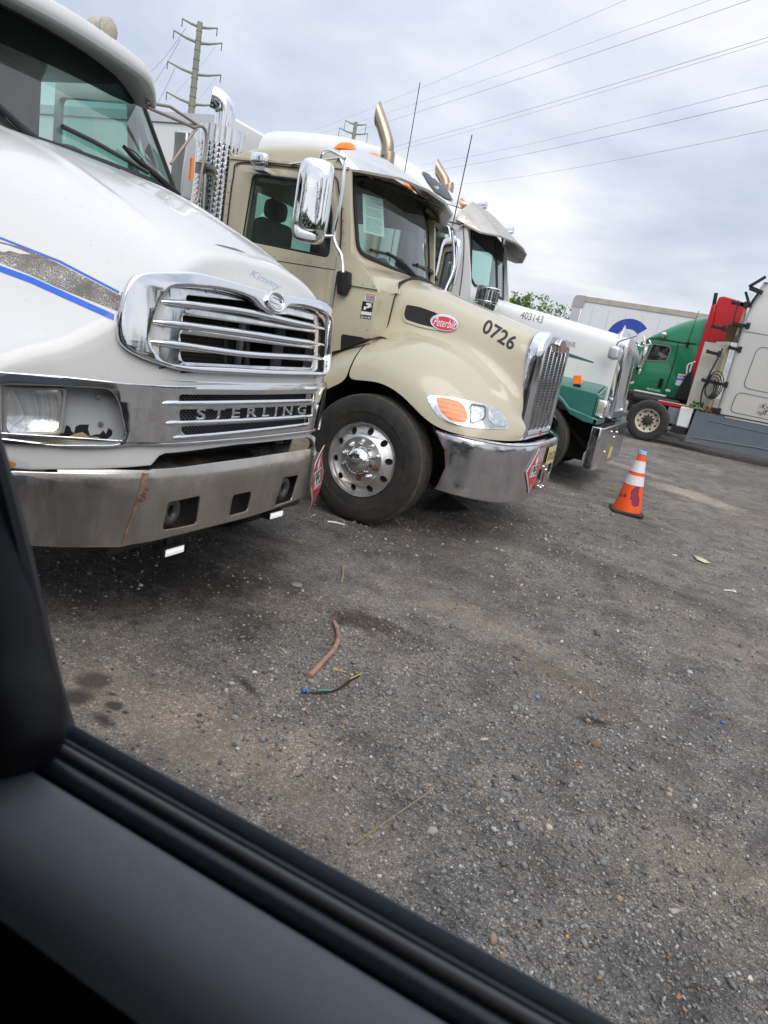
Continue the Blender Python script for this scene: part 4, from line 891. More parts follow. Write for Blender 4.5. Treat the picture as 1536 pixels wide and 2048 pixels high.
rivets(m, [(-4.05 + .12 * k, yo - .009, 1.945) for k in range(10)]); rivets(m, [(-2.91 + .10 * k, yo - .002, 1.838) for k in range(4)]); rivets(m, [(-2.60, yo - .002, 1.76 - .085 * k) for k in range(4)]); rivets(m, [(-2.925, yo - .002, 1.75 - .11 * k) for k in range(6)]); rivets(m, [(-2.93 - .02 * k, yo - .002, 2.12 + .085 * k) for k in range(6)]); rivets(m, [(-4.13, yo - .002, 1.95 + .09 * k) for k in range(7)])
rivets(m, [(-2.72 + .0, Y2 - .8 + .09 * k, 1.93) for k in range(18)], ax='X'); m.build('rivets', tan_paint, t2)
# cowl between windscreen and hood, with a rounded shoulder
rows = []
for k in range(25):
    s_ = -1 + 2 * k / 24; a = abs(s_); y = Y2 + .95 * s_; e = max(0, a - .72) / .28; zt = 2.03 - .04 * a * a; xw = ws2(y, 2.06) + .02
    zh = 1.99 - .05 * a * a
    rows.append([Vector((xw - .02, y, 2.05)), Vector((xw + .02, y, zt - .02)), Vector((-2.64 - .12 * e, y, zh - .01 - .02 * e)), Vector((-2.58 - .11 * e, y, zh - .06 - .03 * e)), Vector((-2.56 - .06 * e, y, zh - .14 - .04 * e))])
m = MB(); m.grid(rows); m.build('cowl', tan_paint, t2, sub=1)
m = MB(); m.tube([(-2.58, Y2 - a, b) for a, b in [(.68, 1.50), (.665, 1.62), (.645, 1.78), (.57, 1.92), (.36, 1.985), (0, 2.005)]] + [(-2.58, Y2 + a, b) for a, b in [(.36, 1.985), (.57, 1.92), (.645, 1.78), (.665, 1.62)]], .012, n=8); m.build('hood_seal', gasket, t2)
m = MB(); m.grid([[Vector((-2.575, Y2 - .95, z)), Vector((-2.575, Y2 - .60, z))] for z in (1.2, 1.82)]); m.grid([[Vector((-2.575, Y2 + .95, z)), Vector((-2.575, Y2 + .60, z))] for z in (1.2, 1.82)]); m.build('hood_shoulder', tan_paint, t2)
# roof
rows = []
for x, h, e in ((-4.165, .0, 0), (-4.16, .02, 0), (-4.10, .06, 1), (-3.95, .12, 1), (-3.6, .165, 1), (-3.3, .17, 1), (-3.12, .14, 1), (-3.03, .09, 1), (-2.99, .0, 0)):
    rows.append([Vector((x, Y2 + .955 * math.sin(math.pi / 2 * s_) if abs(s_) < 1 else Y2 + .955 * s_, 2.665 + (h + .02) * (1 - abs(s_) ** 6) ** .7 + .0)) for s_ in [-1 + k / 10 for k in range(21)]])
m = MB(); m.grid(rows); roof2 = m.build('cab_roof', tan_paint, t2, sub=1, bake=True)
m = MB(); m.box(-4.15, -2.99, yo - .012, yo + .03, 2.655, 2.672); m.box(-4.15, -2.99, Y2 + .93, Y2 + .98, 2.655, 2.672); m.build('roof_gutter', tan_paint, t2)
m = MB(); m.box(-4.18, -4.15, Y2 - .95, Y2 + .95, .9, 2.0); m.box(-4.18, -4.15, Y2 - .95, Y2 + .95, 2.5, 2.70); m.box(-4.18, -4.15, Y2 - .95, Y2 - .55, 2.0, 2.5); m.box(-4.18, -4.15, Y2 + .55, Y2 + .95, 2.0, 2.5); m.build('cab_back', tan_paint, t2)
m = MB(); m.box(-4.165, -4.16, Y2 - .55, Y2 + .55, 2.0, 2.5); m.build('rear_window', glass, t2)
m = MB(); m.box(-3.35, -2.95, Y2 - .88, Y2 + .88, 1.75, 1.98); m.box(-4.1, -3.0, Y2 - .93, Y2 + .93, 1.0, 1.05); m.box(-3.1, -3.0, Y2 + .2, Y2 + .85, 1.98, 2.08); m.build('dashboard', int_dk, t2, bev=.03)
m = MB(); m.box(-4.1, -3.05, Y2 - .9, Y2 + .9, 2.655, 2.66); m.build('headliner', int_m, t2)
for y in (Y2 - .48, Y2 + .48):
    m = MB(); m.box(-4.0, -3.5, y - .25, y + .25, 1.3, 1.65); m.box(-4.06, -3.9, y - .24, y + .24, 1.6, 2.28); m.box(-4.04, -3.92, y - .14, y + .14, 2.28, 2.46); m.build('seat', seat_m, t2, bev=.06)
m = MB(); m.tube([(-3.38 + .06 * math.sin(a), Y2 + .5 + .23 * math.cos(a), 2.0 + .19 * math.sin(a)) for a in [2 * math.pi * k / 24 for k in range(24)]], .016, closed=True); m.build('steering_wheel', int_dk, t2)
# paper notice taped inside the windscreen
pq = [PF(*p, lambda y, z: ws2(y, z) - .012, -2.9) for p in [(725, 387), (766, 399), (769, 475), (727, 464)]]
m = MB(); m.grid([[pq[0] * (1 - t) + pq[1] * t for t in (0, .5, 1)], [pq[3] * (1 - t) + pq[2] * t for t in (0, .5, 1)]]); pap = m.build('paper_notice', pmat('paper', (.85, .88, .86), .8), t2, normals=False)
m = MB()
for k in range(22):
    if k in (1, 6, 12): continue
    v = .06 + k * .041; u0 = .30 if k < 1 else .12; u1 = (.75 if k < 1 else .9 - .12 * random.random())
    def Q(u, v): return (pq[0] * (1 - u) + pq[1] * u) * (1 - v) + (pq[3] * (1 - u) + pq[2] * u) * v + Vector((.0015, 0, 0))
    m.grid([[Q(u0, v), Q(u1, v)], [Q(u0, v + .009), Q(u1, v + .009)]])
m.build('printed_lines', grey_d, pap, normals=False)
# visor: brushed steel, angular, standing out over the glass
vz = []
for k, (y, z_b, xo, z_t) in enumerate([(Y2 - .965, 2.655, -2.96, 2.75), (Y2 - .90, 2.665, -2.86, 2.80), (Y2 - .60, 2.69, -2.66, 2.90), (Y2 - .2, 2.70, -2.58, 2.93), (Y2 + .2, 2.70, -2.58, 2.93), (Y2 + .60, 2.68, -2.66, 2.89), (Y2 + .93, 2.63, -2.83, 2.80), (Y2 + 1.0, 2.60, -2.88, 2.70)]):
    vz.append([Vector((ws2(y, 2.8) - .10, y, z_t + .02)), Vector((ws2(y, 2.8) + .0, y, z_t)), Vector((xo, y, z_b + .015)), Vector((xo - .02, y, z_b))])
vz = []
for y, top, tip in [(Y2 - .97, (-3.10, 2.735), (-3.04, 2.665)), (Y2 - .93, (-3.12, 2.80), (-2.93, 2.67)), (Y2 - .62, (-3.12, 2.89), (-2.72, 2.71)), (Y2 - .2, (-3.10, 2.935), (-2.64, 2.725)), (Y2 + .2, (-3.10, 2.935), (-2.64, 2.725)), (Y2 + .62, (-3.12, 2.89), (-2.72, 2.70)), (Y2 + .93, (-3.12, 2.80), (-2.90, 2.65)), (Y2 + .99, (-3.10, 2.72), (-2.98, 2.62))]:
    vz.append([Vector((top[0] - .03, y, top[1] - .03)), Vector((top[0], y, top[1])), Vector((tip[0], y, tip[1])), Vector((tip[0] - .012, y, tip[1] - .018)), Vector((tip[0] - .03, y, tip[1] - .012)), Vector((top[0] + .04, y, top[1] - .06))])
m = MB(); m.grid(vz); vis2 = m.build('sun_visor', alu, t2, sharp=15)
m = MB()
for k in range(5): m.bar((-3.02, Y2 - .6 + .3 * k, 2.76), (-2.74, Y2 - .6 + .3 * k, 2.70), .03, .004)
m.build('visor_brackets', alu_dull, vis2)
for py_, (px_, py2_) in zip((Y2 - .62, Y2 - .18, Y2 + .18, Y2 + .62), ((683, 300), (752, 330), (790, 348), (840, 370))):
    x = -3.26; z = 2.93 - .05 * abs((py_ - Y2) / .62) ** 2
    rows = []
    for u in range(9):
        a = -1 + u / 4; rows.append([Vector((x + .10 * a, py_ + .05 * b * (1 - .25 * max(0, a)), z + .062 * (1 - b * b) ** .5 * (1 - abs(a) ** 3) ** .6 * (1.0 if a < .2 else 1.0))) for b in [-1 + v / 5 for v in range(11)]])
    m = MB(); m.grid(rows); m.build('roof_marker_light', amber, t2, sub=1)
# air intake vent with oval badge, number, stickers
hb2 = bvh_of([hood2]); cb2 = bvh_of([cs2, dr2])
vent = rnd([(811, 606), (840, 610), (876, 623), (891, 637), (893, 652), (886, 662), (868, 661), (840, 655), (810, 645), (804, 630)], 5, 3)
vin = rnd([(813, 610), (840, 615), (873, 627), (886, 640), (887, 652), (880, 657), (862, 655), (838, 649), (812, 640), (808, 630)], 5, 3)
def raise_plate(outline, holes, th, off, bvh, mat, name, parent, step=6):
    bm = pxplate(outline, holes, step); top = {}; mb = MB(); mb.bm = bm; geo = list(bm.faces)
    r = bmesh.ops.extrude_face_region(bm, geom=geo); nv = {v for v in r['geom'] if isinstance(v, bmesh.types.BMVert)}
    for v in list(bm.verts):
        d = ray(v.co.x, -v.co.y); hit, no, _, dist = bvh.ray_cast(CP, d)
        if hit is None: hit, no = v.co.copy(), Vector((0, -1, 0)); bm.verts.remove(v); continue
        if no.dot(d) > 0: no = -no
        v.co = hit + no * (off + (th if v in nv else 0))
    return mb.build(name, mat, parent)
raise_plate(vent, [vin], .014, -.004, hb2, tan_paint, 'vent_frame', t2)
decal('vent_opening', pxplate(vin, step=6), hb2, dark, t2, .001)
vm = [];
for r_ in range(14):
    for c_ in range(26):
        px = 806 + c_ * 3.5 + (1.75 if r_ % 2 else 0); py = 608 + r_ * 3.5 + c_ * .75
        if inpoly((px, py), vin): vm.append((px, py))
mm = MB()
for px, py in vm:
    ring = []
    for k in range(6):
        a = math.pi / 3 * k; hit, no, _, _ = hb2.ray_cast(CP, ray(px + 1.9 * math.cos(a), py + 1.7 * math.sin(a)))
        if hit is None: break
        ring.append(hit + no * .004)
    if len(ring) == 6: mm.tube(ring, .0011, n=3, closed=True)
mm.build('vent_mesh', grey_d, t2)
bo_ = lambda a, b: ell(889, 647, a, b, 36, math.radians(10))
bd = raise_plate(bo_(28, 16.5), [], .016, .002, hb2, chrome, 'badge', t2); decal('badge_red_field', pxplate(bo_(25, 13.6), step=5), bvh_of([bd]), red_d, bd, .001)
decal('badge_lettering', pxtext('Peterbilt', (866, 650.5), (910, 659), (871, 634), 3, shear=.25, weight=-.004), bvh_of([bd]), white_d, bd, .0025)
decal('fleet_number', pxtext('0726', (963, 664), (1024, 703), (973, 635), 5, shear=.14, weight=.024, space=1.04), hb2, black_d, t2, .0015)
decal('old_number', pxtext('242', (779, 584), (803, 593), (781, 575), 4, shear=.2, weight=-.015), hb2, pmat('ghost_number', (.33, .29, .2), .5), t2, .001)
decal('warning_sticker', pxplate([(731, 584), (753, 588), (752, 603), (730, 600)], step=8), cb2, white_d, t2, .001)
decal('warning_sticker_band', pxplate([(732, 585.5), (752, 589), (751.5, 592), (731.5, 588.5)], step=8), cb2, orange_d, t2, .002)
for k in range(5): decal('sticker_print', pxplate([(732, 590 + k * 2.1), (750.5, 593.3 + k * 2.1), (750.4, 594.4 + k * 2.1), (731.9, 591.1 + k * 2.1)], step=8), cb2, grey_d, t2, .002)
ps = decal('company_sticker', pxplate([(725.5, 602), (747, 605.5), (741, 639.5), (720, 636)], step=8), cb2, black_d, t2, .001)
decal('sticker_symbol', pxplate([(733, 605.5), (743.5, 607), (742.5, 614), (737, 616.5), (733, 616), (731.5, 620), (727, 619), (728.5, 612.5), (735, 613.5), (736, 610), (732.3, 609.5)], step=20), cb2, white_d, t2, .0022)
decal('sticker_band', pxplate([(723, 622), (743.5, 625), (742.5, 631.5), (721.8, 628.8)], step=8), cb2, white_d, t2, .0022)
decal('sticker_phone_number', pxtext('857-4142', (721.5, 636), (740, 638.7), (722.2, 631), 3, weight=.01), cb2, white_d, t2, .0022)
# black mesh step vent, mirror bracket foot
decal('step_vent', pxplate(rnd([(683, 668), (728, 675), (734, 684), (700, 696), (681, 704)], 5), step=6), bvh_of([cs2, dr2]), mesh_m, t2, .003)
lt = [(700, 697), (714, 687), (728, 681), (745, 678), (760, 675), (773, 677)]; lb2 = bvh_of([hood2, cs2, dr2]); m = MB(); P = []
for a, b in lt:
    hit, no, _, _ = lb2.ray_cast(CP, ray(a, b)); d_ = ray(a, b)
    if hit is not None: P.append(hit - d_ * .02)
m.tube(smooth_path(P, 4), [lerp([0, .3, .55, .75, 1], [.012, .012, .006, .011, .004], k / (4 * (len(P) - 1))) for k in range(4 * (len(P) - 1) + 1)], n=8); m.build("hood_latch", black, t2)
# headlight set into the fender
hlo = rnd([(853, 795), (860, 790), (884, 793), (940, 802), (972, 809), (1000, 822), (1012, 838), (1018, 853), (1013, 859), (985, 859), (940, 855), (905, 848), (880, 836), (864, 818)], 8, 3)
hls = raise_plate(hlo, [], .006, -.001, hb2, pmat('lamp_housing', (.62, .63, .63), .22, .7, coat=1.0, var=.3, dscale=25, bump=.5, bscale=18), 'headlight', t2)
hv = bvh_of([hls])
chrome_f = pmat('faceted_reflector', (.86, .87, .88), .10, .9, bump=1.0, bscale=30); amber_r = pmat('ribbed_amber', (.90, .20, .01), .15, coat=1.0, emit=(1, .2, 0, .06)); nt = amber_r.node_tree; b_ = [n for n in nt.nodes if n.type == 'BSDF_PRINCIPLED'][0]; g_ = N(nt, 'ShaderNodeTexCoord'); w_ = N(nt, 'ShaderNodeTexWave', i_Scale=9.0, i_Distortion=1.0, bands_direction='Z'); L(nt, g_, 'Object', w_, 'Vector'); n_ = N(nt, 'ShaderNodeTexNoise', i_Scale=14.0); L(nt, g_, 'Object', n_, 'Vector'); mu_ = N(nt, 'ShaderNodeMath', operation='MULTIPLY'); L(nt, w_, 'Fac', mu_, 0); L(nt, n_, 0, mu_, 1)
r_ = ramp(nt, [(0.0, (.78, .115, .004)), (.25, (.90, .17, .006)), (.6, (.95, .23, .012))]); L(nt, mu_, 0, r_, 0); L(nt, r_, 0, b_, 'Base Color'); bp_2 = N(nt, 'ShaderNodeBump', i_Strength=.5, i_Distance=.004); L(nt, w_, 'Fac', bp_2, 'Height'); L(nt, bp_2, 0, b_, 'Normal')
raise_plate(rnd([(866, 792), (895, 793), (922, 801), (936, 815), (939, 836), (935, 850), (916, 850), (894, 843), (876, 826)], 9, 3), [rnd([(870, 795), (892, 797), (918, 804), (931, 817), (935, 834), (932, 846), (918, 847), (898, 840), (881, 823)], 9, 3)], .012, .001, hv, chrome, 'turn_signal_rim', hls)
raise_plate(rnd([(870, 795), (892, 797), (918, 804), (931, 817), (935, 834), (932, 846), (918, 847), (898, 840), (881, 823)], 9, 3), [], .010, .001, hv, amber_r, 'turn_signal', hls)
raise_plate(rnd([(940, 808), (971, 812), (971, 838), (945, 848), (940, 846)], 5, 3), [rnd([(942, 811), (968.5, 815), (968, 836), (946, 845), (943, 843)], 4, 3)], .006, .001, hv, blackg, 'low_beam_trim', hls)
raise_plate(rnd([(943, 811), (968, 815), (968, 836), (946, 845), (943, 843)], 4, 3), [], .003, .001, hv, chrome_f, 'low_beam', hls)
raise_plate(rnd([(974, 822), (980, 815), (995, 822), (1008, 838), (1013, 852), (990, 852), (977, 840)], 6, 3), [], .004, .001, hv, chrome_f, 'high_beam', hls)
raise_plate(rnd([(939, 807), (972, 810), (1000, 823), (1013, 840), (1016, 855), (985, 857), (940, 852)], 8, 3), [], .004, .010, hv, glass_c, 'headlight_cover', hls)
# grille
XG = -1.27; YG = 5.93
gz0, gz1 = .865, 1.745
def gpt(c, o=0): return Vector((XG + c.z + o - .10 * max(0, abs(c.x - YG) - .38) ** 1.2 * 2 - .05 * max(0, c.y - 1.6), c.x, c.y))
go = rnd([(YG - .515, gz0), (YG + .515, gz0), (YG + .515, 1.62), (YG + .40, gz1), (YG - .40, gz1), (YG - .515, 1.62)], [.02, .02, .12, .14, .14, .12], 6)
gi = rnd([(YG - .395, .955), (YG + .395, .955), (YG + .395, 1.615), (YG + .17, 1.635), (YG + .11, 1.590), (YG - .11, 1.590), (YG - .17, 1.635), (YG - .395, 1.615)], [.01, .01, .04, .02, .03, .03, .02, .04], 4)
m = MB(); m.add(plate(go, [gi], th=.14, bev=.045, su=.06, sv=.08, bres=4), lambda c: gpt(c, -.065)); gr2 = m.build('grille_surround', chrome, t2)
m = MB(); m.add(plate([(YG - .42, .93), (YG + .42, .93), (YG + .42, 1.66), (YG - .42, 1.66)], th=.01), lambda c: gpt(c, -.11)); m.build('grille_backing', dark, t2)
m = MB()
z = .962
while z < 1.635: m.box(XG - .045, XG - .030, YG - .40, YG + .40, z, z + .0045); z += .0135
m.build('grille_slats', alu, gr2)
m = MB()
for k in range(6): y = YG - .385 + k * .154; m.box(XG - .038, XG - .014, y - .006, y + .006, .95, 1.645)
m.build('grille_bars', chrome, gr2, bev=.003)
m = MB(); m.add(plate(ell(YG, 1.655, .125, .064, 36), th=.02, bev=.008, bres=3), lambda c: gpt(c, .016)); m.build('grille_emblem_rim', chrome, gr2)
m = MB(); m.add(plate(ell(YG, 1.655, .108, .049, 36), th=.008), lambda c: gpt(c, .026)); m.build('grille_emblem', pmat('emblem_brown', (.16, .07, .06), .4, coat=.4), gr2)
m = MB(); m.add(plate(rect(YG + .02, .885, YG + .07, .94)), lambda c: gpt(c, .006)); m.build('inspection_mark', red_d, gr2)
# bumper: flat front, long swept corners, concave rear edges
_bx = [(0, 0), (.36, .005), (.55, .03), (.75, .075), (.92, .15), (1.04, .26), (1.11, .38), (1.14, .50), (1.15, .62)]
def arc2(s_):
    """plan of the bumper by distance along it from the centre"""
    if not hasattr(arc2, 't'):
        pts = [Vector((-b, a, 0)) for a, b in _bx]; P = smooth_path(pts, 8); d = [0]
        for a, b in zip(P, P[1:]): d.append(d[-1] + (b - a).length)
        arc2.t = (P, d)
    P, d = arc2.t; a = min(abs(s_), d[-1]); i = max(k for k in range(len(d)) if d[k] <= a); i = min(i, len(P) - 2); t = (a - d[i]) / (d[i + 1] - d[i]); q = P[i] * (1 - t) + P[i + 1] * t; tg = (P[i + 1] - P[i]).normalized()
    return Vector((q.x, q.y * (1 if s_ >= 0 else -1), 0)), Vector((tg.y, -tg.x * (1 if s_ >= 0 else -1), 0))
SB = arc2(0) and arc2.t[1][-1]
XB = -1.175
def bpt(c, o=0):
    q, n = arc2(c.x); zz = c.y; roll = .14 * max(0, zz - .80); dn = .02 * max(0, .5 - zz)
    return Vector((XB, Y2, 0)) + q + n * (c.z + o - roll - dn) + Vector((0, 0, zz + .03 * max(0, abs(c.x) - .8)))
bh = lambda a: rnd(a, .01)
bo2 = [(-SB, .845)] + [(s_, .845) for s_ in (-1.2, -.6, 0, .6, 1.2)] + [(SB, .845), (SB - .10, .72), (SB - .13, .60), (SB - .10, .46), (SB - .08, .42), (.9, .40), (0, .385), (-.9, .40), (-SB + .08, .42), (-SB + .10, .46), (-SB + .13, .60), (-SB + .10, .72)]
m = MB(); m.add(plate(bo2, [bh(rect(-.16, .50, -.02, .62)), bh(rect(.06, .455, .13, .57)), bh(rect(.22, .54, .36, .66))], th=.01, bev=.003, su=.05, sv=.08), bpt); bm2 = m.build('bumper', pmat('polished_bumper', (.62, .62, .63), .11, 1.0, dirt=.4, dscale=6, dirtcol=(.30, .27, .22), rvar=.1, bump=.05, bscale=8), t2)
m = MB()
ss = [-SB + 2 * SB * k / 60 for k in range(61)]
m.grid([[bpt(Vector((s_, .845 + dz_, o_))) for s_ in ss] for o_, dz_ in ((.0, .0), (.002, .010), (-.012, .020), (-.03, .022), (-.034, .012))]); m.grid([[bpt(Vector((s_, .862, -.03))) for s_ in ss], [bpt(Vector((s_, .855, -.12))) for s_ in ss]]); m.build('bumper_rail', chrome, t2)
m = MB()
for s_, z in ((-.0, .635), (.14, .59), (.10, .43), (.20, .43), (-.02, .46)): q = bpt(Vector((s_, z, .004))); m.lathe([(.014, 0), (.012, .008), (.005, .012)], n=10, M=Matrix.Translation(q) @ Matrix.Rotation(math.radians(90), 4, 'Y'))
m.build('bumper_bolts', chrome, bm2)
# licence plate
m = MB(); m.add(plate(rnd(rect(-.02, .655, .285, .81), .012), th=.003, su=.1), lambda c: bpt(c, .02)); lp = m.build('licence_plate', pmat('plate_yellow', (.62, .55, .20), .45), t2)
m = MB(); t = text('S71LC8', size=.1, weight=.001, sx=.78); wx, hy = ext(t); m.add(t, lambda c: bpt(Vector((.005 + c.x / wx * .255, .69 + c.y, .0)), .023)); m.build('plate_characters', black_d, lp)
placard(None, 'hazard_placard', 'flat red 1993 hazard placard on the polished bumper of the tan truck', 0, lambda c: bpt(Vector((-.36 + c.x * .98, .635 + c.y * 1.06, c.z)), .012), group='red hazard placards on the bumpers')
# mirrors
mp = [PY(*p, 4.62) for p in ((632, 320), (620, 488))]
mc = (PY(604, 330, 4.6), PY(655, 330, 4.6), PY(645, 487, 4.6), PY(590, 478, 4.6)); xc = -3.03; 
rows = []
def mir(u, v, w): # u across (X), v up, w depth
    return Vector((-3.02 + u * .5 + w, 4.64 + u * .80, 2.32 + v))
cen = PY(626, 404, 4.60); uax = Vector((.62, .78, 0)).normalized(); uax = Vector((math.cos(math.radians(24)), math.sin(math.radians(24)), 0)); nax = Vector((uax.y, -uax.x, 0))
rows = []
HW, HH = .135, .293
for i in range(17):
    a = math.pi * i / 16; zz = -math.cos(a); 
    # superellipse rows
    rr = (1 - abs(zz) ** 5) ** .2 if abs(zz) < 1 else 0.0
    rows.append([cen + uax * (HW * rr * (abs(math.cos(b)) ** .55) * (1 if math.cos(b) > 0 else -1)) + nax * (.085 * rr * (abs(math.sin(b)) ** .7) * (1 if math.sin(b) > 0 else -.35)) + Vector((0, 0, HH * zz)) for b in [2 * math.pi * k / 36 for k in range(36)]])
m = MB(); m.grid(rows, closed=True); mi2 = m.build('mirror', mirror_m, t2, sub=1, weld=1e-4)
m = MB(); m.tube(smooth_path([PY(*p, 4.62) for p in [(642, 336), (640, 318), (648, 304), (664, 303), (690, 318)]], 6), .013, n=12); m.tube(smooth_path([PY(*p, 4.70) for p in [(690, 322), (686, 370), (676, 430), (668, 470), (672, 490), (683, 512), (686, 545)]], 6), .013, n=12); m.tube([PY(650, 472, 4.66), PY(668, 472, 4.70)], .010); m.bar(PY(692, 314, 4.70), PY(580, 328, 4.99), .02, .008); m.build('mirror_bracket', chrome, t2)
m = MB(); m.add(plate(rnd(xz([(676, 543), (690, 541), (702, 545), (701, 572), (692, 592), (676, 589)], S2Y - .05), .015), th=.05, bev=.01), lambda c: Vector((c.x, S2Y - .05 + c.z, c.y))); m.build('mirror_foot', black, t2)
q = PY(519, 318, 4.90); rows = []
for i in range(9):
    zz = -1 + i / 4; rr = (1 - abs(zz) ** 4) ** .25; rows.append([q + Vector((.085 * rr * abs(math.cos(b)) ** .6 * (1 if math.cos(b) > 0 else -1), .04 * rr * math.sin(b), .055 * zz)) for b in [2 * math.pi * k / 24 for k in range(24)]])
m = MB(); m.grid(rows, closed=True); sm = m.build('small_mirror', mirror_m, t2, sub=1, weld=1e-4)
m = MB(); m.box(q.x - .05, q.x + .07, q.y - .01, S2Y, q.z - .085, q.z - .055); m.build('small_mirror_bracket', chrome, sm)
# far mirror of the same truck
cen2 = Vector((-2.96, Y2 + 1.30, 2.30)); uax2 = Vector((math.cos(math.radians(-20)), math.sin(math.radians(-20)), 0)); nax2 = Vector((-uax2.y, uax2.x, 0)); rows = []
for i in range(17):
    a = math.pi * i / 16; zz = -math.cos(a); rr = (1 - abs(zz) ** 5) ** .2 if abs(zz) < 1 else 0.0
    rows.append([cen2 + uax2 * (HW * rr * (abs(math.cos(b)) ** .55) * (1 if math.cos(b) > 0 else -1)) + nax2 * (.085 * rr * (abs(math.sin(b)) ** .7) * (1 if math.sin(b) > 0 else -.35)) + Vector((0, 0, HH * zz)) for b in [2 * math.pi * k / 36 for k in range(36)]])
m = MB(); m.grid(rows, closed=True); m.build('mirror', mirror_m, t2, sub=1, weld=1e-4)
m = MB(); m.tube(smooth_path([(-3.05, Y2 + .95, 2.72), (-2.95, Y2 + 1.2, 2.68), (-2.93, Y2 + 1.30, 2.60)], 5), .013); m.tube(smooth_path([(-2.80, Y2 + .96, 1.9), (-2.84, Y2 + 1.1, 2.05), (-2.84, Y2 + 1.2, 2.3), (-2.93, Y2 + 1.18, 2.64)], 5), .013); m.build('mirror_bracket', chrome, t2)
wiper([(825, 552), (802, 528), (783, 514), (768, 505)], [(737, 499), (768, 507), (800, 520)], ws2, t2)
wiper([(868, 560), (860, 545), (850, 535)], [(830, 528), (850, 536), (862, 545)], ws2, t2)
wheel(t2, -2.36, 4.795, -1); wheel(t2, -2.36, Y2 + 1.175, 1)
m = MB(); m.box(-11.2, -4.9, Y2 - 1.2, Y2 + 1.2, 1.05, 1.25); m.build('flat_deck', frame_m, t2, bev=.02)
for x in (-8.4, -9.75):
    for s_, d_ in ((+1, 1), (-1, -1)): wheel(t2, x, Y2 + 1.2 * s_, d_, 'drive', detail=False)
m = MB(); m.tube([PY(808, 352, 6.3), PY(840, 165, 6.3)], .004, n=5); m.build('antenna', blackg, t2)
# mud flap lying behind the front wheel
m = MB(); q_ = [PZ(*p, .02) for p in ((846, 1018), (890, 986), (938, 1018), (905, 1021))]; m.prism([(p.x, p.y) for p in q_], .012, .022, 'XY'); m.build('hanging_splash_flap', gasket, t2)
# ================================================================== TRUCK 3: white long-hood truck with green fenders and a tall sleeper
Y3 = 10.2; S3 = 9.0
t3 = thing('truck', 'white sleeper truck numbered 403143 with green fenders and steel visor', 'truck', (-4.0, Y3, 0))
NS3 = Y3 - .62    # near side of the hood
sec = []
for x, zt, hw, e in ((-3.30, 2.235, .80, .10), (-2.98, 2.20, .76, .10), (-2.4, 2.13, .72, .10), (-1.9, 2.075, .67, .10), (-1.45, 2.025, .63, .10), (-1.27, 2.00, .60, .10)):
    a = [(0, zt + .02), (hw * .5, zt + .01), (hw - .14, zt - .01), (hw - .03, zt - .06), (hw, zt - .16), (hw + .01, 1.6), (hw + .01, 1.2), (hw, .92)]
    sec.append([Vector((x, Y3 - p, q)) for p, q in reversed(a)] + [Vector((x, Y3 + p, q)) for p, q in a[1:]])
m = MB(); m.grid(sec); hood3 = m.build('hood', white_old, t3, sub=2, bake=True)
m = MB(); m.box(-3.2, -1.3, Y3 - .55, Y3 + .55, .6, 1.9); m.box(-2.9, -1.35, Y3 - 1.1, Y3 - .6, 1.15, 1.2); m.build('engine', dark, t3)
m = MB(); m.box(-14, -1.2, Y3 - .48, Y3 - .38, .60, .85); m.box(-14, -1.2, Y3 + .38, Y3 + .48, .60, .85); m.box(-2.2, -2.05, Y3 - .95, Y3 + .95, .40, .55); m.build('frame', frame_m, t3, bev=.01)
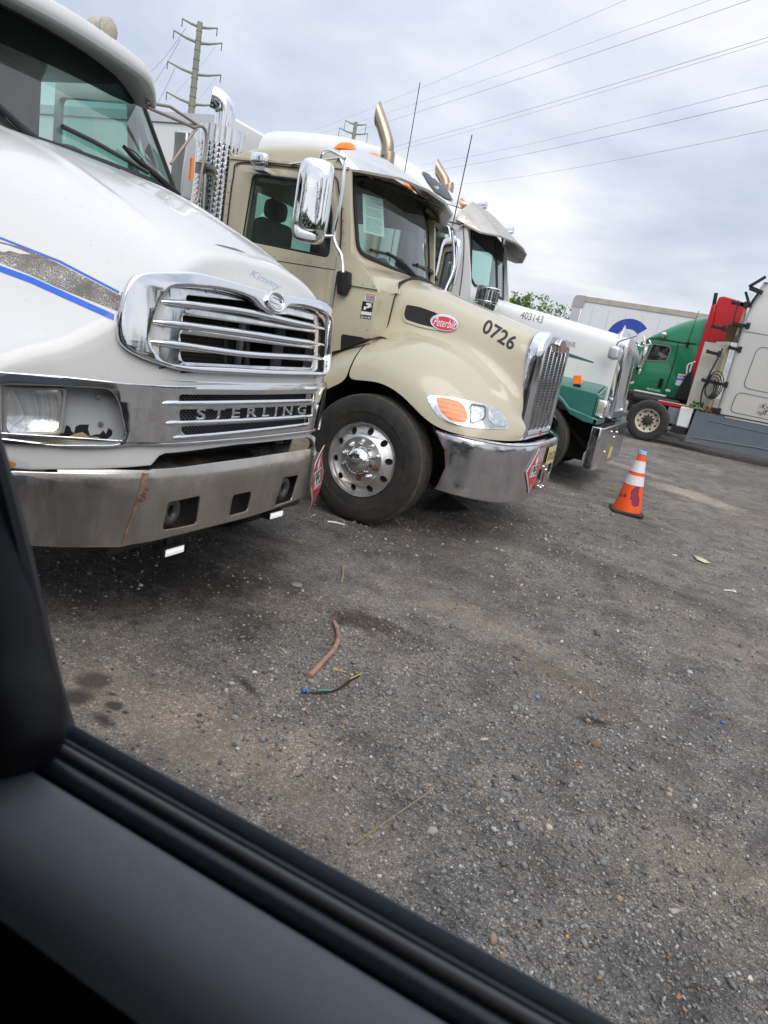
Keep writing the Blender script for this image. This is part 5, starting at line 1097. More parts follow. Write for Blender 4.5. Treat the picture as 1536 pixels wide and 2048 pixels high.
# squared green fenders with a step and headlight box
def fender3(s_):
    yo, yi = Y3 + s_ * 1.19, Y3 + s_ * .62
    prof = [(-3.0, 1.30), (-2.6, 1.33), (-1.92, 1.27), (-1.33, 1.245), (-1.30, 1.22), (-1.30, .90), (-1.36, .88), (-1.58, .93), (-1.66, .98), (-1.72, 1.05), (-1.86, 1.10), (-2.12, 1.16), (-2.5, 1.12), (-2.72, .98), (-2.80, .90), (-3.0, .9)]
    top = [(-3.0, 1.30), (-2.6, 1.33), (-1.92, 1.27), (-1.34, 1.245)]
    m = MB(); m.prism(prof, yo + (.0 if s_ < 0 else -.0), yo - s_ * .05, 'XZ')
    # sloping shelf from the outer edge up to the hood, front face
    m.grid([[Vector((x, yo, z - .03)) for x, z in top], [Vector((x, yo - s_ * .10, z + .01)) for x, z in top], [Vector((x, yo - s_ * .33, z + .06)) for x, z in top], [Vector((x, yi, z + .10)) for x, z in top]])
    m.prism([(yo, .90), (yo, 1.215), (yo - s_ * .10, 1.25), (yi, 1.34), (yi, .90)], -1.34, -1.30, 'YZ')
    o = m.build('fender', green_paint, t3, bev=.015)
    lip = [(-1.24, .86), (-1.24, .93), (-1.34, .945), (-1.62, 1.00), (-1.74, 1.10), (-1.88, 1.18), (-2.15, 1.25), (-2.5, 1.21), (-2.78, 1.06), (-2.84, .96), (-2.78, .90), (-2.70, .99), (-2.48, 1.12), (-2.14, 1.165), (-1.86, 1.10), (-1.71, 1.03), (-1.60, .92), (-1.40, .86)]
    m = MB(); m.prism(lip, yo + s_ * .05, yo - s_ * .02, 'XZ'); m.prism([(yo + s_ * .05, .86), (yo + s_ * .05, .93), (yi, .93), (yi, .86)], -1.30, -1.235, 'YZ'); m.build('fender_lip', green_paint, o, bev=.012)
    m = MB(); y0, y1 = sorted((yo - s_ * .04, yo - s_ * .36)); m.box(-1.36, -1.19, y0, y1, .95, 1.17); h = m.build('headlight', chrome, o, bev=.02)
    for k in (0, 1): m = MB(); yy = y0 + .02 + k * .16; m.box(-1.189, -1.18, yy, yy + .12, .98, 1.14); m.build('headlight_lens', lens_m, h, bev=.004)
    q = Vector((-1.62, yo - s_ * .14, 1.30)); m = MB(); m.box(q.x - .05, q.x + .04, q.y - .03, q.y + .04, q.z - .025, q.z + .0); sg = m.build('signal_base', black, o)
    m = MB(); m.box(q.x - .055, q.x + .05, q.y - .035, q.y + .035, q.z, q.z + .115, Matrix.Translation(q) @ Matrix.Rotation(math.radians(-12), 4, 'Y') @ Matrix.Translation(-q)); m.build('signal_light', amber, sg, bev=.008)
    return o
fender3(-1); fender3(1)
m = MB(); m.grid([[Vector((x, Y3 - 1.14, z + .03)), Vector((x, Y3 - .55, z + .03))] for x, z in [(-2.9, .8), (-2.8, 1.0), (-2.5, 1.15), (-2.1, 1.18), (-1.8, 1.1), (-1.5, .9), (-1.4, .85)]]); m.box(-2.9, -1.4, Y3 - .60, Y3 - .56, .3, 1.2); m.build('wheel_arch_liner', dark, t3)
# grille: polished shell and fins
m = MB(); m.add(plate(rnd([(Y3 - .60, .93), (Y3 + .60, .93), (Y3 + .60, 1.90), (Y3 + .50, 2.0), (Y3 - .50, 2.0), (Y3 - .60, 1.90)], .03), [rnd(rect(Y3 - .46, 1.03, Y3 + .46, 1.90), .02)], th=.12, bev=.025, su=.1, bres=2), lambda c: Vector((-1.215 + c.z - .04 * (c.y - .93), c.x, c.y))); g3 = m.build('grille_surround', chrome, t3)
m = MB()
for k in range(15): y = Y3 - .44 + k * .0628; m.bar((-1.20, y, 1.03), (-1.235, y, 1.90), .03, .02, up=(1, 0, 0))
m.build('grille_fins', alu, g3); m = MB(); m.box(-1.32, -1.28, Y3 - .5, Y3 + .5, 1.0, 1.93); m.build('grille_backing', alu_dull, g3)
# crumpled silver covering pushed up at the grille top
m = MB(); rows = []
qs = [[(1238, 676), (1247, 650), (1253, 662), (1262, 672), (1272, 690)], [(1238, 690), (1246, 672), (1254, 684), (1262, 694), (1276, 712)], [(1240, 708), (1246, 700), (1254, 705), (1263, 712), (1274, 730)]]
for k, r_ in enumerate(qs): rows.append([PY(a, b, Y3 - .55 + .12 * i) + Vector((.02 * ((i + k) % 2), 0, 0)) for i, (a, b) in enumerate(r_)])
m.grid(rows); m.build('foil_cover', pmat('silver_foil', (.75, .75, .76), .3, .8, bump=1, bscale=14), t3, sharp=10, solid=.01)
# bumper: thick polished steel with square returns
m = MB(); b3 = [(Y3 - 1.33, .275), (Y3 + 1.25, .275), (Y3 + 1.25, .835), (Y3 - 1.33, .835)]
m.prism([(-1.27, Y3 - 1.32), (-1.155, Y3 - 1.33), (-1.125, Y3 - 1.25), (-1.12, Y3 + 1.2), (-1.15, Y3 + 1.28), (-1.27, Y3 + 1.28)], .29, .84, 'XY'); bm3 = m.build('bumper', MT['polished_bumper'], t3, bev=.012)
m = MB()
for y, z in ((Y3 - .75, .50), (Y3 - .55, .76), (Y3 - .1, .66), (Y3 + .1, .72)): m.lathe([(.02, 0), (.018, .01), (.006, .016)], n=10, M=Matrix.Translation((-1.12, y, z)) @ Matrix.Rotation(math.radians(90), 4, 'Y'))
m.build('bumper_bolts', chrome, bm3); m = MB(); m.box(-1.118, -1.112, Y3 - .30, Y3 + .02, .36, .52); m.build('licence_plate', MT['plate_yellow'], bm3)
m = MB(); m.bar((-1.7, Y3 - .7, .75), (-1.3, Y3 - .7, .45), .04, .06); m.build('tie_rod', frame_m, t3)
# cab
def ws3(y, z): return -3.32 - .16 * (y - Y3) ** 2 - .22 * (z - 2.3)
C3 = .97
wo3 = rnd([(Y3 - .90, 2.28), (Y3 + .93, 2.24), (Y3 + .90, 3.02), (Y3 - .86, 3.06)], [.12, .1, .1, .1])
wo3 = rnd(yz([(939, 556), (942, 455), (960, 447), (1016, 505), (1018, 604), (975, 588), (948, 572)], ws3, -3.5), [.08, .08, 0, .05, .03, .0, .03])
wi3 = inset(wo3, .03)
m = MB(); m.add(plate(wo3, [wi3], th=.02, bev=.004, su=.1), on_nose(ws3, .006)); m.build('windscreen_seal', gasket, t3)
m = MB(); m.add(plate(wi3, su=.1, sv=.1), on_nose(ws3)); m.build('windscreen', glass, t3)
q = (wo3 and [PF(992, 480, ws3, -3.5), PF(994, 592, ws3, -3.5)]); m = MB(); m.bar(q[0], q[1], .03, .03); m.build('windscreen_pillar', gasket, t3)
tb3 = rnd(yz([(945, 458), (960, 450), (1014, 505), (1013, 522), (1005, 528), (990, 516), (968, 500), (944, 478)], ws3, -3.5), .01)
m = MB(); m.add(plate(tb3, su=.1), on_nose(ws3, .004)); m.build('windscreen_tint_band', glass_d, t3)
YR3 = max(p[0] for p in wo3) + .01
m = MB(); m.add(plate([(Y3 - C3, 1.9), (YR3, 1.9), (YR3, 2.8), (YR3, 3.1), (Y3 - C3, 3.12)], [wi3], th=.03, su=.1, sv=.1), on_nose(ws3, -.02)); m.build('cab_front', white_old, t3)
for y, s_ in ((Y3 - C3, -1), (YR3 - .03, 1)):
    w3 = rnd([(-4.55, 2.30), (-3.72, 2.30), (-3.78, 3.0), (-4.55, 3.0)], .06)
    m = MB(); m.add(plate([(-4.9, 1.0), (-3.30, 1.0), (-3.35, 2.3), (-3.60, 3.14), (-4.9, 3.14)], [w3], th=.04), lambda c: Vector((c.x, y + c.z, c.y))); m.build('cab_side', white_old, t3)
    m = MB(); m.add(plate(w3), lambda c: Vector((c.x, y, c.y))); m.build('side_window', glass, t3)
m = MB(); yo = Y3 - C3 - .022; m.tube(smooth_path([(-4.62, yo, 1.2), (-4.62, yo, 3.02), (-4.5, yo, 3.08), (-3.75, yo, 3.06), (-3.60, yo, 2.95), (-3.50, yo, 2.4), (-3.46, yo, 1.6)], 5), .008, n=6); m.build('door_seal', grey_d, t3)
m = MB(); m.box(-4.3, -3.6, Y3 - .9, Y3 + .9, 2.0, 2.24); m.box(-4.9, -4.86, Y3 - .95, Y3 + .95, 1, 3.1); m.build('dashboard', int_m, t3)
m = MB(); m.box(-4.8, -4.4, Y3 - .7, Y3 - .25, 1.8, 2.75); m.box(-4.8, -4.4, Y3 + .25, Y3 + .7, 1.8, 2.75); m.build('seats', seat_m, t3, bev=.06)
# roof, fairing and sleeper as one flowing shell
prof = [(-3.60, 3.12), (-3.78, 3.22), (-4.0, 3.42), (-4.25, 3.60), (-4.6, 3.80), (-5.0, 3.96), (-5.45, 4.06), (-6.1, 4.12), (-6.9, 4.12), (-7.0, 4.08)]
rows = []
for x, z in prof:
    hw = lerp([-7, -5.2, -4.9, -3.6], [1.20, 1.20, 1.08, .97], x); zs = lerp([-7, -4.9, -4.0, -3.6], [3.3, 3.25, 3.12, 3.08], x)
    rows.append([Vector((x, Y3 + hw * (s_ if abs(s_) == 1 else math.sin(math.pi / 2 * s_) ), zs + (z - zs) * (1 - abs(s_) ** 4.2) ** .62)) for s_ in [-1 + k / 14 for k in range(29)]])
m = MB(); m.grid(rows); m.grid([[p for p in rows[0]], [Vector((-3.58, p.y, 3.08)) for p in rows[0]]]); roof3 = m.build('roof_fairing', white_old, t3, sub=1, bake=True)
m = MB(); m.box(-7.0, -4.95, Y3 - 1.2, Y3 + 1.2, .95, 3.32); m.build('sleeper', white_old, t3, bev=.04)
m = MB(); m.box(-4.95, -4.88, Y3 - 1.1, Y3 + 1.1, 1.0, 3.4); m.build('cab_extender', black, t3)
rb = bvh_of([roof3])
decal('roof_window', pxplate([(842, 345), (858, 350), (876, 361), (892, 379), (905, 404), (890, 399), (870, 386), (855, 367)], step=3), rb, pmat('dark_grey_glass', (.06, .068, .085), .5), t3, .02)
decal('roof_marker_fairing', pxplate([(893, 408), (905, 404), (936, 414), (934, 421)], step=6), rb, chrome, t3, .01)
raise_plate([(917, 402), (926, 403), (937, 411), (934, 418), (925, 412)], [], .05, .012, rb, amber, 'roof_marker_light', t3)
m = MB(); c = PY(960, 412, Y3 - .2); m.lathe([(.03, -.06), (.045, .0), (.05, .05), (.052, .10), (.03, .10)], n=18, M=Matrix.Translation(c) @ Matrix.Rotation(math.radians(80), 4, 'Y')); m.tube([c + Vector((-.1, 0, .01)), c + Vector((-.62, 0, .06))], .018); m.tube([c, c - Vector((0, 0, .12))], .02); m.build('air_horn', chrome, t3)
m = MB(); c = PY(1014, 462, Y3 + .7); m.lathe([(.03, -.06), (.045, .0), (.05, .05), (.052, .10), (.03, .10)], n=18, M=Matrix.Translation(c) @ Matrix.Rotation(math.radians(80), 4, 'Y')); m.tube([c, c - Vector((0, 0, .2))], .02); m.build('air_horn', chrome, t3)
m = MB(); c = PY(870, 387, Y3 - .9); m.box(c.x - .03, c.x + .03, c.y - .03, c.y + .03, c.z - .09, c.z + .09); m.build('roof_bracket', chrome, t3)
# visor
vz = []
for y, top, tip in [(Y3 - 1.03, (-3.72, 3.10), (-3.60, 3.06)), (Y3 - .98, (-3.72, 3.22), (-3.36, 2.99)), (Y3 - .75, (-3.66, 3.40), (-3.18, 3.01)), (Y3 - .2, (-3.62, 3.40), (-3.10, 3.03)), (Y3 + .2, (-3.62, 3.40), (-3.10, 3.03)), (Y3 + .75, (-3.66, 3.36), (-3.18, 3.02)), (Y3 + .98, (-3.66, 3.16), (-3.28, 2.93)), (Y3 + 1.02, (-3.64, 3.06), (-3.40, 2.92))]:
    vz.append([Vector((top[0] - .02, y, top[1] - .05)), Vector((top[0], y, top[1])), Vector((tip[0], y, tip[1])), Vector((tip[0] - .012, y, tip[1] - .02)), Vector((top[0] + .05, y, top[1] - .12))])
m = MB(); m.grid(vz); v3 = m.build('sun_visor', alu_dull, t3, sharp=12)
m = MB()
for k in range(9): 
    for j in (.3, .65): y = Y3 - .7 + .175 * k; m.lathe([(.012, 0), (.008, .008), (.001, .01)], n=7, M=Matrix.Translation((-3.63 + .5 * j, y, 3.40 - .385 * j + .002)))
m.build('visor_rivets', alu, v3)
# air cleaner
c = PY(975, 590, Y3 - 1.02); m = MB(); m.lathe([(.16, -.62), (.165, -.12), (.175, -.11), (.175, -.09), (.15, -.08), (.15, .05), (.17, .055), (.172, .08), (.15, .10), (.06, .108), (.002, .11)], c=(c.x, c.y, c.z), n=44); ac = m.build('air_cleaner', chrome, t3)
m = MB()
for k in range(40):
    a = 2 * math.pi * k / 40
    for j in range(9): m.box(-.001, .004, -.004, .004, -.005, .005, Matrix.Translation((c.x, c.y, c.z - .07 + .0135 * j)) @ Matrix.Rotation(a + (j % 2) * .08, 4, 'Z') @ Matrix.Translation((.15, 0, 0)))
m.build('air_cleaner_holes', dark, ac)
# mirror and frame
m = MB(); YM = Y3 - C3 - .18
m.tube(smooth_path([PY(*p, YM) for p in [(848, 445), (870, 444), (890, 448), (899, 462), (900, 500), (893, 545), (884, 572), (868, 578), (856, 577)]], 5), .018, n=10); m.tube([PY(*p, YM + .05) for p in [(903, 458), (905, 500), (902, 560)]], .012); m.bar(PY(898, 455, YM), PY(912, 462, Y3 - C3), .03, .015); m.bar(PY(893, 560, YM), PY(909, 556, Y3 - C3), .03, .015); mf3 = m.build('mirror_bracket', chrome_dirty, t3)
rows = []
cc = PY(900, 530, YM - .02); ax = Vector((math.cos(math.radians(62)), math.sin(math.radians(62)), 0)); nx = Vector((ax.y, -ax.x, 0))
for i in range(13):
    zz = -1 + i / 6; rr = (1 - abs(zz) ** 4) ** .25; rows.append([cc + ax * (.11 * rr * abs(math.cos(b)) ** .6 * (1 if math.cos(b) > 0 else -1)) + nx * (.09 * rr * abs(math.sin(b)) ** .8 * (1 if math.sin(b) > 0 else -.25)) + Vector((0, 0, .33 * zz)) for b in [2 * math.pi * k / 28 for k in range(28)]])
m = MB(); m.grid(rows, closed=True); m.build('mirror', mirror_m, t3, sub=1, weld=1e-4)
m = MB(); q = [PY(*p, YM + .01) for p in [(879, 480), (892, 478), (884, 565), (871, 568)]]; m.prism([(p.x, p.z) for p in q], YM, YM + .03, 'XZ'); m.build('mirror_glass_back', black, t3, bev=.01)
m = MB(); m.tube([PY(902, 466, YM), PY(944, 270, YM)], .007, n=6); m.tube([PY(902, 466, YM), PY(905, 450, YM)], .014, n=8); m.build('antenna', blackg, t3)
# hood mirror at the nose and the bent bracket
q = PY(1228, 706, NS3 - .20); m = MB(); rows = []
for i in range(9):
    zz = -1 + i / 4; rr = (1 - abs(zz) ** 5) ** .2; rows.append([q + Vector((.075 * rr * abs(math.cos(b)) ** .6 * (1 if math.cos(b) > 0 else -1), .05 * rr * math.sin(b), .10 * zz)) for b in [2 * math.pi * k / 24 for k in range(24)]])
m.grid(rows, closed=True); m.build('hood_mirror', alu, t3, sub=1, weld=1e-4)
m = MB(); m.tube(smooth_path([PY(*p, NS3 - .1) for p in [(1232, 694), (1237, 684), (1252, 678), (1274, 671)]], 5), .012); m.tube([PY(*p, Y3 + .4) for p in [(1276, 690), (1282, 694), (1303, 688), (1298, 680)]], .014); m.tube([PY(*p, Y3 + .4) for p in [(1287, 672), (1290, 690), (1285, 712)]], .02); m.build('hood_mirror_bracket', chrome_dirty, t3)
m = MB(); q = PY(1287, 712, Y3 + .5); m.box(q.x - .03, q.x + .03, q.y - .05, q.y + .05, q.z - .14, q.z + .16); m.build('far_hood_mirror', chrome_dirty, t3, bev=.02)
hb3 = bvh_of([hood3])
decal('fleet_number', pxtext('403143', (1040, 636), (1084, 647), (1044, 622), 4, shear=.05, weight=-.002), hb3, grey_d, t3, .003)
decal('name_lettering', pxtext('STAR', (1124, 688), (1151, 695), (1126, 678), 4, weight=.01), hb3, alu_dull, t3, .006)
decal('green_flash', pxplate([(1105, 699), (1129, 703), (1188, 724), (1186, 726), (1128, 711), (1105, 707)], step=8), hb3, green_paint, t3, .003)
# stacks behind the cab, chrome elbows cut on the slant
for Yk, pts in ((Y3 - 1.33, [(772, 345), (773, 315), (775, 290), (768, 262), (764, 250)]), (Y3 + 1.33, [(893, 400), (893, 385), (889, 362), (884, 352)])):
    P = [PY(*p, Yk) for p in pts]; P = [Vector((P[0].x, Yk, 1.1))] + P; m = MB(); SP = smooth_path(P, 8)
    m.tube(SP, .085, n=24, caps=False)
    tip = SP[-1]; dr = (SP[-1] - SP[-2]).normalized()
    for v in m.bm.verts:      # slant cut: the back edge runs up to a point
        if (v.co - tip).length < .12: 
            if abs((v.co - tip).dot(dr)) < .03: v.co += dr * (.16 + 1.7 * ((v.co - tip).x))
    m.build('exhaust_stack', pmat('heat_stained_pipe', (.45, .37, .28), .28, 1.0, dirt=.5, dscale=6, dirtcol=(.3, .2, .1)) if 'heat_stained_pipe' not in MT else MT['heat_stained_pipe'], t3, solid=.004)
wheel(t3, -2.07, 8.98, -1); wheel(t3, -2.07, Y3 + 1.2, 1)
for x in (-9.0, -10.3, -14.5):
    for s_, d_ in ((+1, 1), (-1, -1)): wheel(t3, x, Y3 + 1.22 * s_, d_, 'drive', detail=False)
# trailer behind
tr = thing('box_trailer', 'long white box trailer behind the tan truck, its roof line above the chrome stack', 'trailer', (-14, Y3, 0))
m = MB(); m.box(-20.8, -7.45, Y3 - 1.28, Y3 + 1.28, 1.15, 4.13); m.build('trailer_box', pmat('clean_trailer_white', (.80, .80, .79), .4), tr, bev=.05)
m = MB()
for k in range(22): m.box(-20.5 + .6 * k, -20.48 + .6 * k, Y3 - 1.287, Y3 - 1.28, 1.3, 3.95)
m.build('panel_seams', trailer_w, tr)
m = MB(); m.box(-20.8, -7.45, Y3 - 1.31, Y3 - 1.28, 3.98, 4.12); m.box(-20.8, -7.45, Y3 - 1.31, Y3 - 1.28, 1.15, 1.28); m.build('trailer_rail', alu, tr)
for x in (-18.2, -19.5):
    for s_, d_ in ((+1, 1), (-1, -1)): wheel(tr, x, Y3 + 1.22 * s_, d_, 'drive', detail=False)
m = MB(); m.box(-10.2, -10.0, Y3 - .8, Y3 - .65, 0.01, 1.15); m.box(-10.2, -10.0, Y3 + .65, Y3 + .8, 0.01, 1.15); m.build('landing_gear', frame_m, tr)
# ================================================================== silver sleeper truck at the right edge
YS4 = 18.80; YC4 = YS4 + 1.22
t4 = thing('truck', 'silver sleeper truck with grey side skirts at the right edge', 'truck', (2, YC4, 0))
wheel(t4, -1.40, YS4, -1, 'drive'); w0 = wheel(t4, -1.40, YC4 + 1.22, 1, 'drive', detail=False)
wheel(t4, 5.6, YS4, -1, 'steer', detail=False)
sk4 = [(-.42, .19), (7.2, .22), (7.2, 1.02), (1.27, 1.01), (.15, 1.00), (-.05, .98), (-.35, .99)]
m = MB(); m.prism(sk4, YS4 + .03, YS4 + .07, 'XZ'); m.prism([(-.42, .19), (-.35, .99), (-.30, .99), (-.37, .19)], YS4 + .07, YS4 + .7, 'XZ'); sk = m.build('side_skirt', skirt_paint, t4, bev=.01)
m = MB(); m.tube([(-.02, YS4 + .025, .82), (1.2, YS4 + .025, .80), (7, YS4 + .025, .77)], .012, n=5); m.tube([(-.22, YS4 + .025, .34), (1.2, YS4 + .02, .42), (7, YS4 + .02, .45)], .016, n=5); m.box(.318, .324, YS4 + .026, YS4 + .03, .2, .98); m.box(2.5, 2.506, YS4 + .026, YS4 + .03, .2, .98); m.build('skirt_crease', skirt_paint, sk)
# sleeper wall with rounded rear edge
ro = lambda z: lerp([.95, 1.7, 2.8, 3.5, 4.2], [.14, .10, .26, .12, .34], z)
rows = []
for z in (.97, 1.05, 1.5, 2.1, 2.8, 3.3, 3.7, 4.0, 4.18):
    t = max(0, z - 3.3) / .9; xr = .10 + .16 * t * t
    rows.append([Vector((xr + .10, YC4 + 1.1, z)), Vector((xr + .0, YC4 - 1.0 + .06 * t, z)), Vector((xr + .0, YS4 + .12 + .16 * t, z)), Vector((xr + .04, YS4 + .05 + .16 * t, z)), Vector((xr + .12, YS4 + .02 + .16 * t, z)), Vector((2.0, YS4 + .02 + .16 * t, z)), Vector((3.6, YS4 + .02 + .16 * t, z))])
m = MB(); m.grid(rows); sl4 = m.build('sleeper', silver_paint, t4, sub=2)
m = MB(); m.grid([[Vector((.26, YS4 + .15, 4.18)), Vector((.26, YC4 + 1.1, 4.18))], [Vector((3.6, YS4 + .15, 4.22)), Vector((3.6, YC4 + 1.1, 4.22))]]); m.box(3.5, 5.2, YS4 + .15, YC4 + 1.05, 1.1, 3.0); m.box(5.0, 7.0, YS4 + .3, YC4 + .9, .9, 1.9); m.build('cab', silver_paint, t4, bev=.1)
def line(o, pts, r, name, mat, par, closed=False):
    m = MB(); m.tube([(x, YS4 + .019, z) for x, z in pts], r, n=5, closed=closed); return m.build(name, mat, par)
d1 = rnd([(.55, 2.73), (3.2, 2.66), (3.2, 1.66), (.50, 1.74)], .16, 5); line(0, d1, .008, 'locker_door_seam', grey_d, sl4, True)
d2 = rnd([(.42, 1.62), (3.2, 1.54), (3.2, 1.08), (.38, 1.13)], .14, 5); line(0, d2, .008, 'lower_locker_seam', grey_d, sl4, True)
line(0, rnd([(1.02, 2.27), (1.20, 2.26), (1.20, 1.99), (1.02, 2.0)], .03), .006, 'locker_handle', grey_d, sl4, True)
line(0, [(.10, 3.02), (3.5, 2.95)], .006, 'body_seam', grey_d, sl4); line(0, [(.12, 1.02), (3.5, 1.04)], .014, 'lower_body_seam', dark, sl4)
m = MB(); m.box(1.10, 1.6, YS4 + .015, YS4 + .018, 2.60, 2.68); m.build('warning_label', orange_d, sl4); m = MB(); m.box(1.10, 1.6, YS4 + .014, YS4 + .0165, 2.50, 2.57); m.build('info_label', black_d, sl4)
m = MB()
random.seed(3)
for k in range(120):
    x = .95 + .62 * random.random(); z = 1.20 + .27 * random.random(); s_ = random.uniform(.008, .03); m.box(x - s_ * .5, x + s_ * .5, YS4 + .0162, YS4 + .0175, z - s_ * 1.3, z + s_ * 1.3)
m.build('torn_sticker_remains', pmat('sticker_residue', (.47, .455, .43), .8), sl4)
m = MB(); m.add(plate(rnd([(.80, 3.60), (1.4, 3.62), (1.4, 3.22), (.68, 3.2)], .09), th=.01), lambda c: Vector((c.x, YS4 + .05 + c.z, c.y))); m.build('sleeper_window', blackg, t4)
# rear equipment: frame, plastic-covered extender strip, black hinge arms, air lines
m = MB(); m.box(-4.2, 5, YS4 + .72, YS4 + .80, .62, .90); m.box(-4.2, 5, YC4 + .4, YC4 + .48, .62, .90); m.box(-1.9, -.2, YS4 + .3, YC4 + .5, .70, .82); m.box(-4.4, -3.6, YS4 + .4, YC4 + .6, .85, .98); m.build('frame', frame_m, t4, bev=.015)
m = MB(); m.box(-1.95, -.85, YC4 - .8, YC4 + .6, .98, 1.10); m.box(-2.3, -1.2, YC4 - .5, YC4 + .5, 1.05, 1.16); m.build('fifth_wheel', frame_m, t4, bev=.03)
m = MB(); m.box(-1.30, -.50, YS4 + .35, YS4 + .9, 1.03, 1.06); m.box(-2.0, -1.2, YS4 + .9, YS4 + 1.4, 1.16, 1.19)
dp = m.build('deck_plate', white_old, t4, bev=.004)
m = MB(); m.box(-1.3, -.45, YS4 + .30, YS4 + .34, .98, 1.05); m.box(-.55, -.40, YS4 + .3, YS4 + .6, 1.06, 1.12); m.build('red_deck_edge', red_paint, dp)
m = MB()
for k in range(9): m.box(-1.25 + k * .085, -1.20 + k * .085, YS4 + .38, YS4 + .85, 1.061, 1.068)
m.build('deck_slots', grey_d, dp)
m = MB(); m.box(-.72, -.42, YS4 + .10, YS4 + .5, .52, 1.02); m.build('battery_box', white_old, t4, bev=.03); m = MB(); m.box(-.80, -.44, YS4 + .12, YS4 + .6, .34, .52); m.build('step', black, t4, bev=.01)
m = MB(); m.box(-1.0, -.7, YS4 + .25, YS4 + .6, .55, .95); m.tube([(-1.1, YS4 + .2, .4), (-.75, YS4 + .2, .42)], .06); m.build('suspension', graypl, t4)
ext_m = pmat('yellowed_plastic', (.42, .33, .17), .35, dirt=.4, dscale=4, dirtcol=(.25, .22, .17))
strip = [(-.20, 1.05), (.04, 1.05), (.06, 1.7), (.12, 2.7), (.0, 2.68), (-.14, 1.7)]
m = MB(); m.prism([(-.02, 1.0), (.10, 1.0), (.11, 2.6), (.14, 3.9), (.02, 3.9), (.0, 2.6)], YS4 + .10, YS4 + .12, 'XZ'); m.build('clear_side_extender', glass_c, t4)
m = MB(); m.prism([(-.12, 1.02), (-.06, 1.02), (-.04, 2.6), (-.10, 2.6)], YS4 + .12, YS4 + .16, 'XZ'); m.prism([(.0, 2.9), (.05, 2.9), (.07, 3.6), (.02, 3.6)], YS4 + .12, YS4 + .16, 'XZ'); m.build('yellowed_strip', ext_m, t4)
m = MB(); m.box(-.62, -.02, YS4 + .30, YS4 + .36, 1.02, 2.66); m.build('back_wall_panel', pmat('cream_panel', (.50, .48, .42), .5, dirt=.3, dscale=4), t4, bev=.01)
m = MB(); m.box(-.22, .12, YS4 + .20, YS4 + .26, 2.74, 3.14); m.build('tinted_extender_panel', pmat('brown_plastic', (.10, .05, .018), .25, coat=.3, var=.3), t4)
for k, (z, xl, xr_) in enumerate(((3.16, -.12, .22), (2.60, -.05, .20), (1.74, -.42, .14), (1.16, -.46, -.26), (1.10, .02, .16), (2.42, -.50, -.20), (3.02, -.56, -.26), (3.62, -.28, .04))):
    m = MB(); m.bar((xl, YS4 + .06, z), (xr_, YS4 + .06, z - .02), .04, .075); m.box(xr_ - .06, xr_ + .03, YS4 + .0, YS4 + .09, z - .08, z + .06); m.box(xl - .02, xl + .04, YS4 + .02, YS4 + .1, z - .04, z + .05)
    m.build('hinge_arm', black, t4, bev=.006)
m = MB(); m.bar((-.02, YS4 + .05, 4.02), (.26, YS4 + .05, 4.28), .16, .06); m.bar((.0, YS4 + .05, 4.0), (.30, YS4 + .05, 3.92), .05, .10); m.bar((-.06, YS4 + .05, 3.9), (.10, YS4 + .05, 3.62), .05, .06); m.bar((.22, YS4 + .05, 3.92), (.12, YS4 + .05, 3.62), .05, .06); m.box(-.1, .16, YS4 + .04, YS4 + .09, 3.56, 3.66); m.build('top_hinge_frame', black, t4, bev=.006)
m = MB()
for k in range(5):
    cx, cz, r = -.20 + .02 * k, 1.55 + .03 * k, .13 + .03 * k
    m.tube([(cx + r * .75 * math.cos(a), YS4 + .02 - .03 * k + .03 * math.sin(2 * a), cz + r * 1.35 * math.sin(a)) for a in [2 * math.pi * j / 20 for j in range(20)]], .014, n=6, closed=True)
m.tube(smooth_path([(-.18, YS4 + .04, 2.55), (-.24, YS4, 2.2), (-.30, YS4, 1.9), (-.34, YS4 - .02, 1.5), (-.30, YS4, 1.15)]), .022, n=6); m.build('air_line_coil', black, t4)
m = MB(); m.tube(smooth_path([(-.62, YS4 - .0, 1.02), (-.5, YS4, 1.10), (-.36, YS4, 1.22), (-.30, YS4, 1.10), (-.2, YS4, 1.02)]), .010, n=5); m.tube(smooth_path([(-.5, YS4 - .0, 1.0), (-.44, YS4, 1.12), (-.3, YS4, 1.15), (-.25, YS4, 1.3)]), .010, n=5); m.build('green_air_line', pmat('green_hose', (.12, .35, .05), .5), t4)
m = MB()
for x in (-.12, -.02, .08): m.tube([(x, YS4 + .08, .9), (x, YS4 + .10, 1.14)], .035, n=8)
m.build('rusty_fittings', rust_m, t4)
# ================================================================== green truck with a red rear fairing, facing away to the left
YG5 = 22.0
t5 = thing('truck', 'green sleeper truck with red rear fairing beyond the silver truck', 'truck', (-2, YG5 + 1.2, 0))
def g(px, py): p = PY(px, py, YG5); return (p.x, p.z)
body = [g(*p) for p in [(1262, 768), (1264, 745), (1276, 720), (1290, 700), (1294, 694), (1300, 688), (1340, 690), (1402, 700), (1396, 735), (1375, 803), (1350, 793)]]
wing = [g(*p) for p in [(1304, 684), (1330, 684), (1345, 690), (1345, 708), (1337, 727), (1312, 724), (1296, 722), (1297, 702)]]
bodyp = [(-4.6, 1.0), (-4.6, 1.75), (-3.2, 1.95), (-2.9, 2.05), (-2.50, 2.40), (-2.22, 2.60), (-1.5, 2.66), (-.55, 2.66), (-.75, 1.12), (-3, 1.15)]
gw = rnd([g(*p) for p in [(1305, 686), (1342, 692), (1343, 700), (1334, 724), (1290, 722), (1292, 715)]], .05)
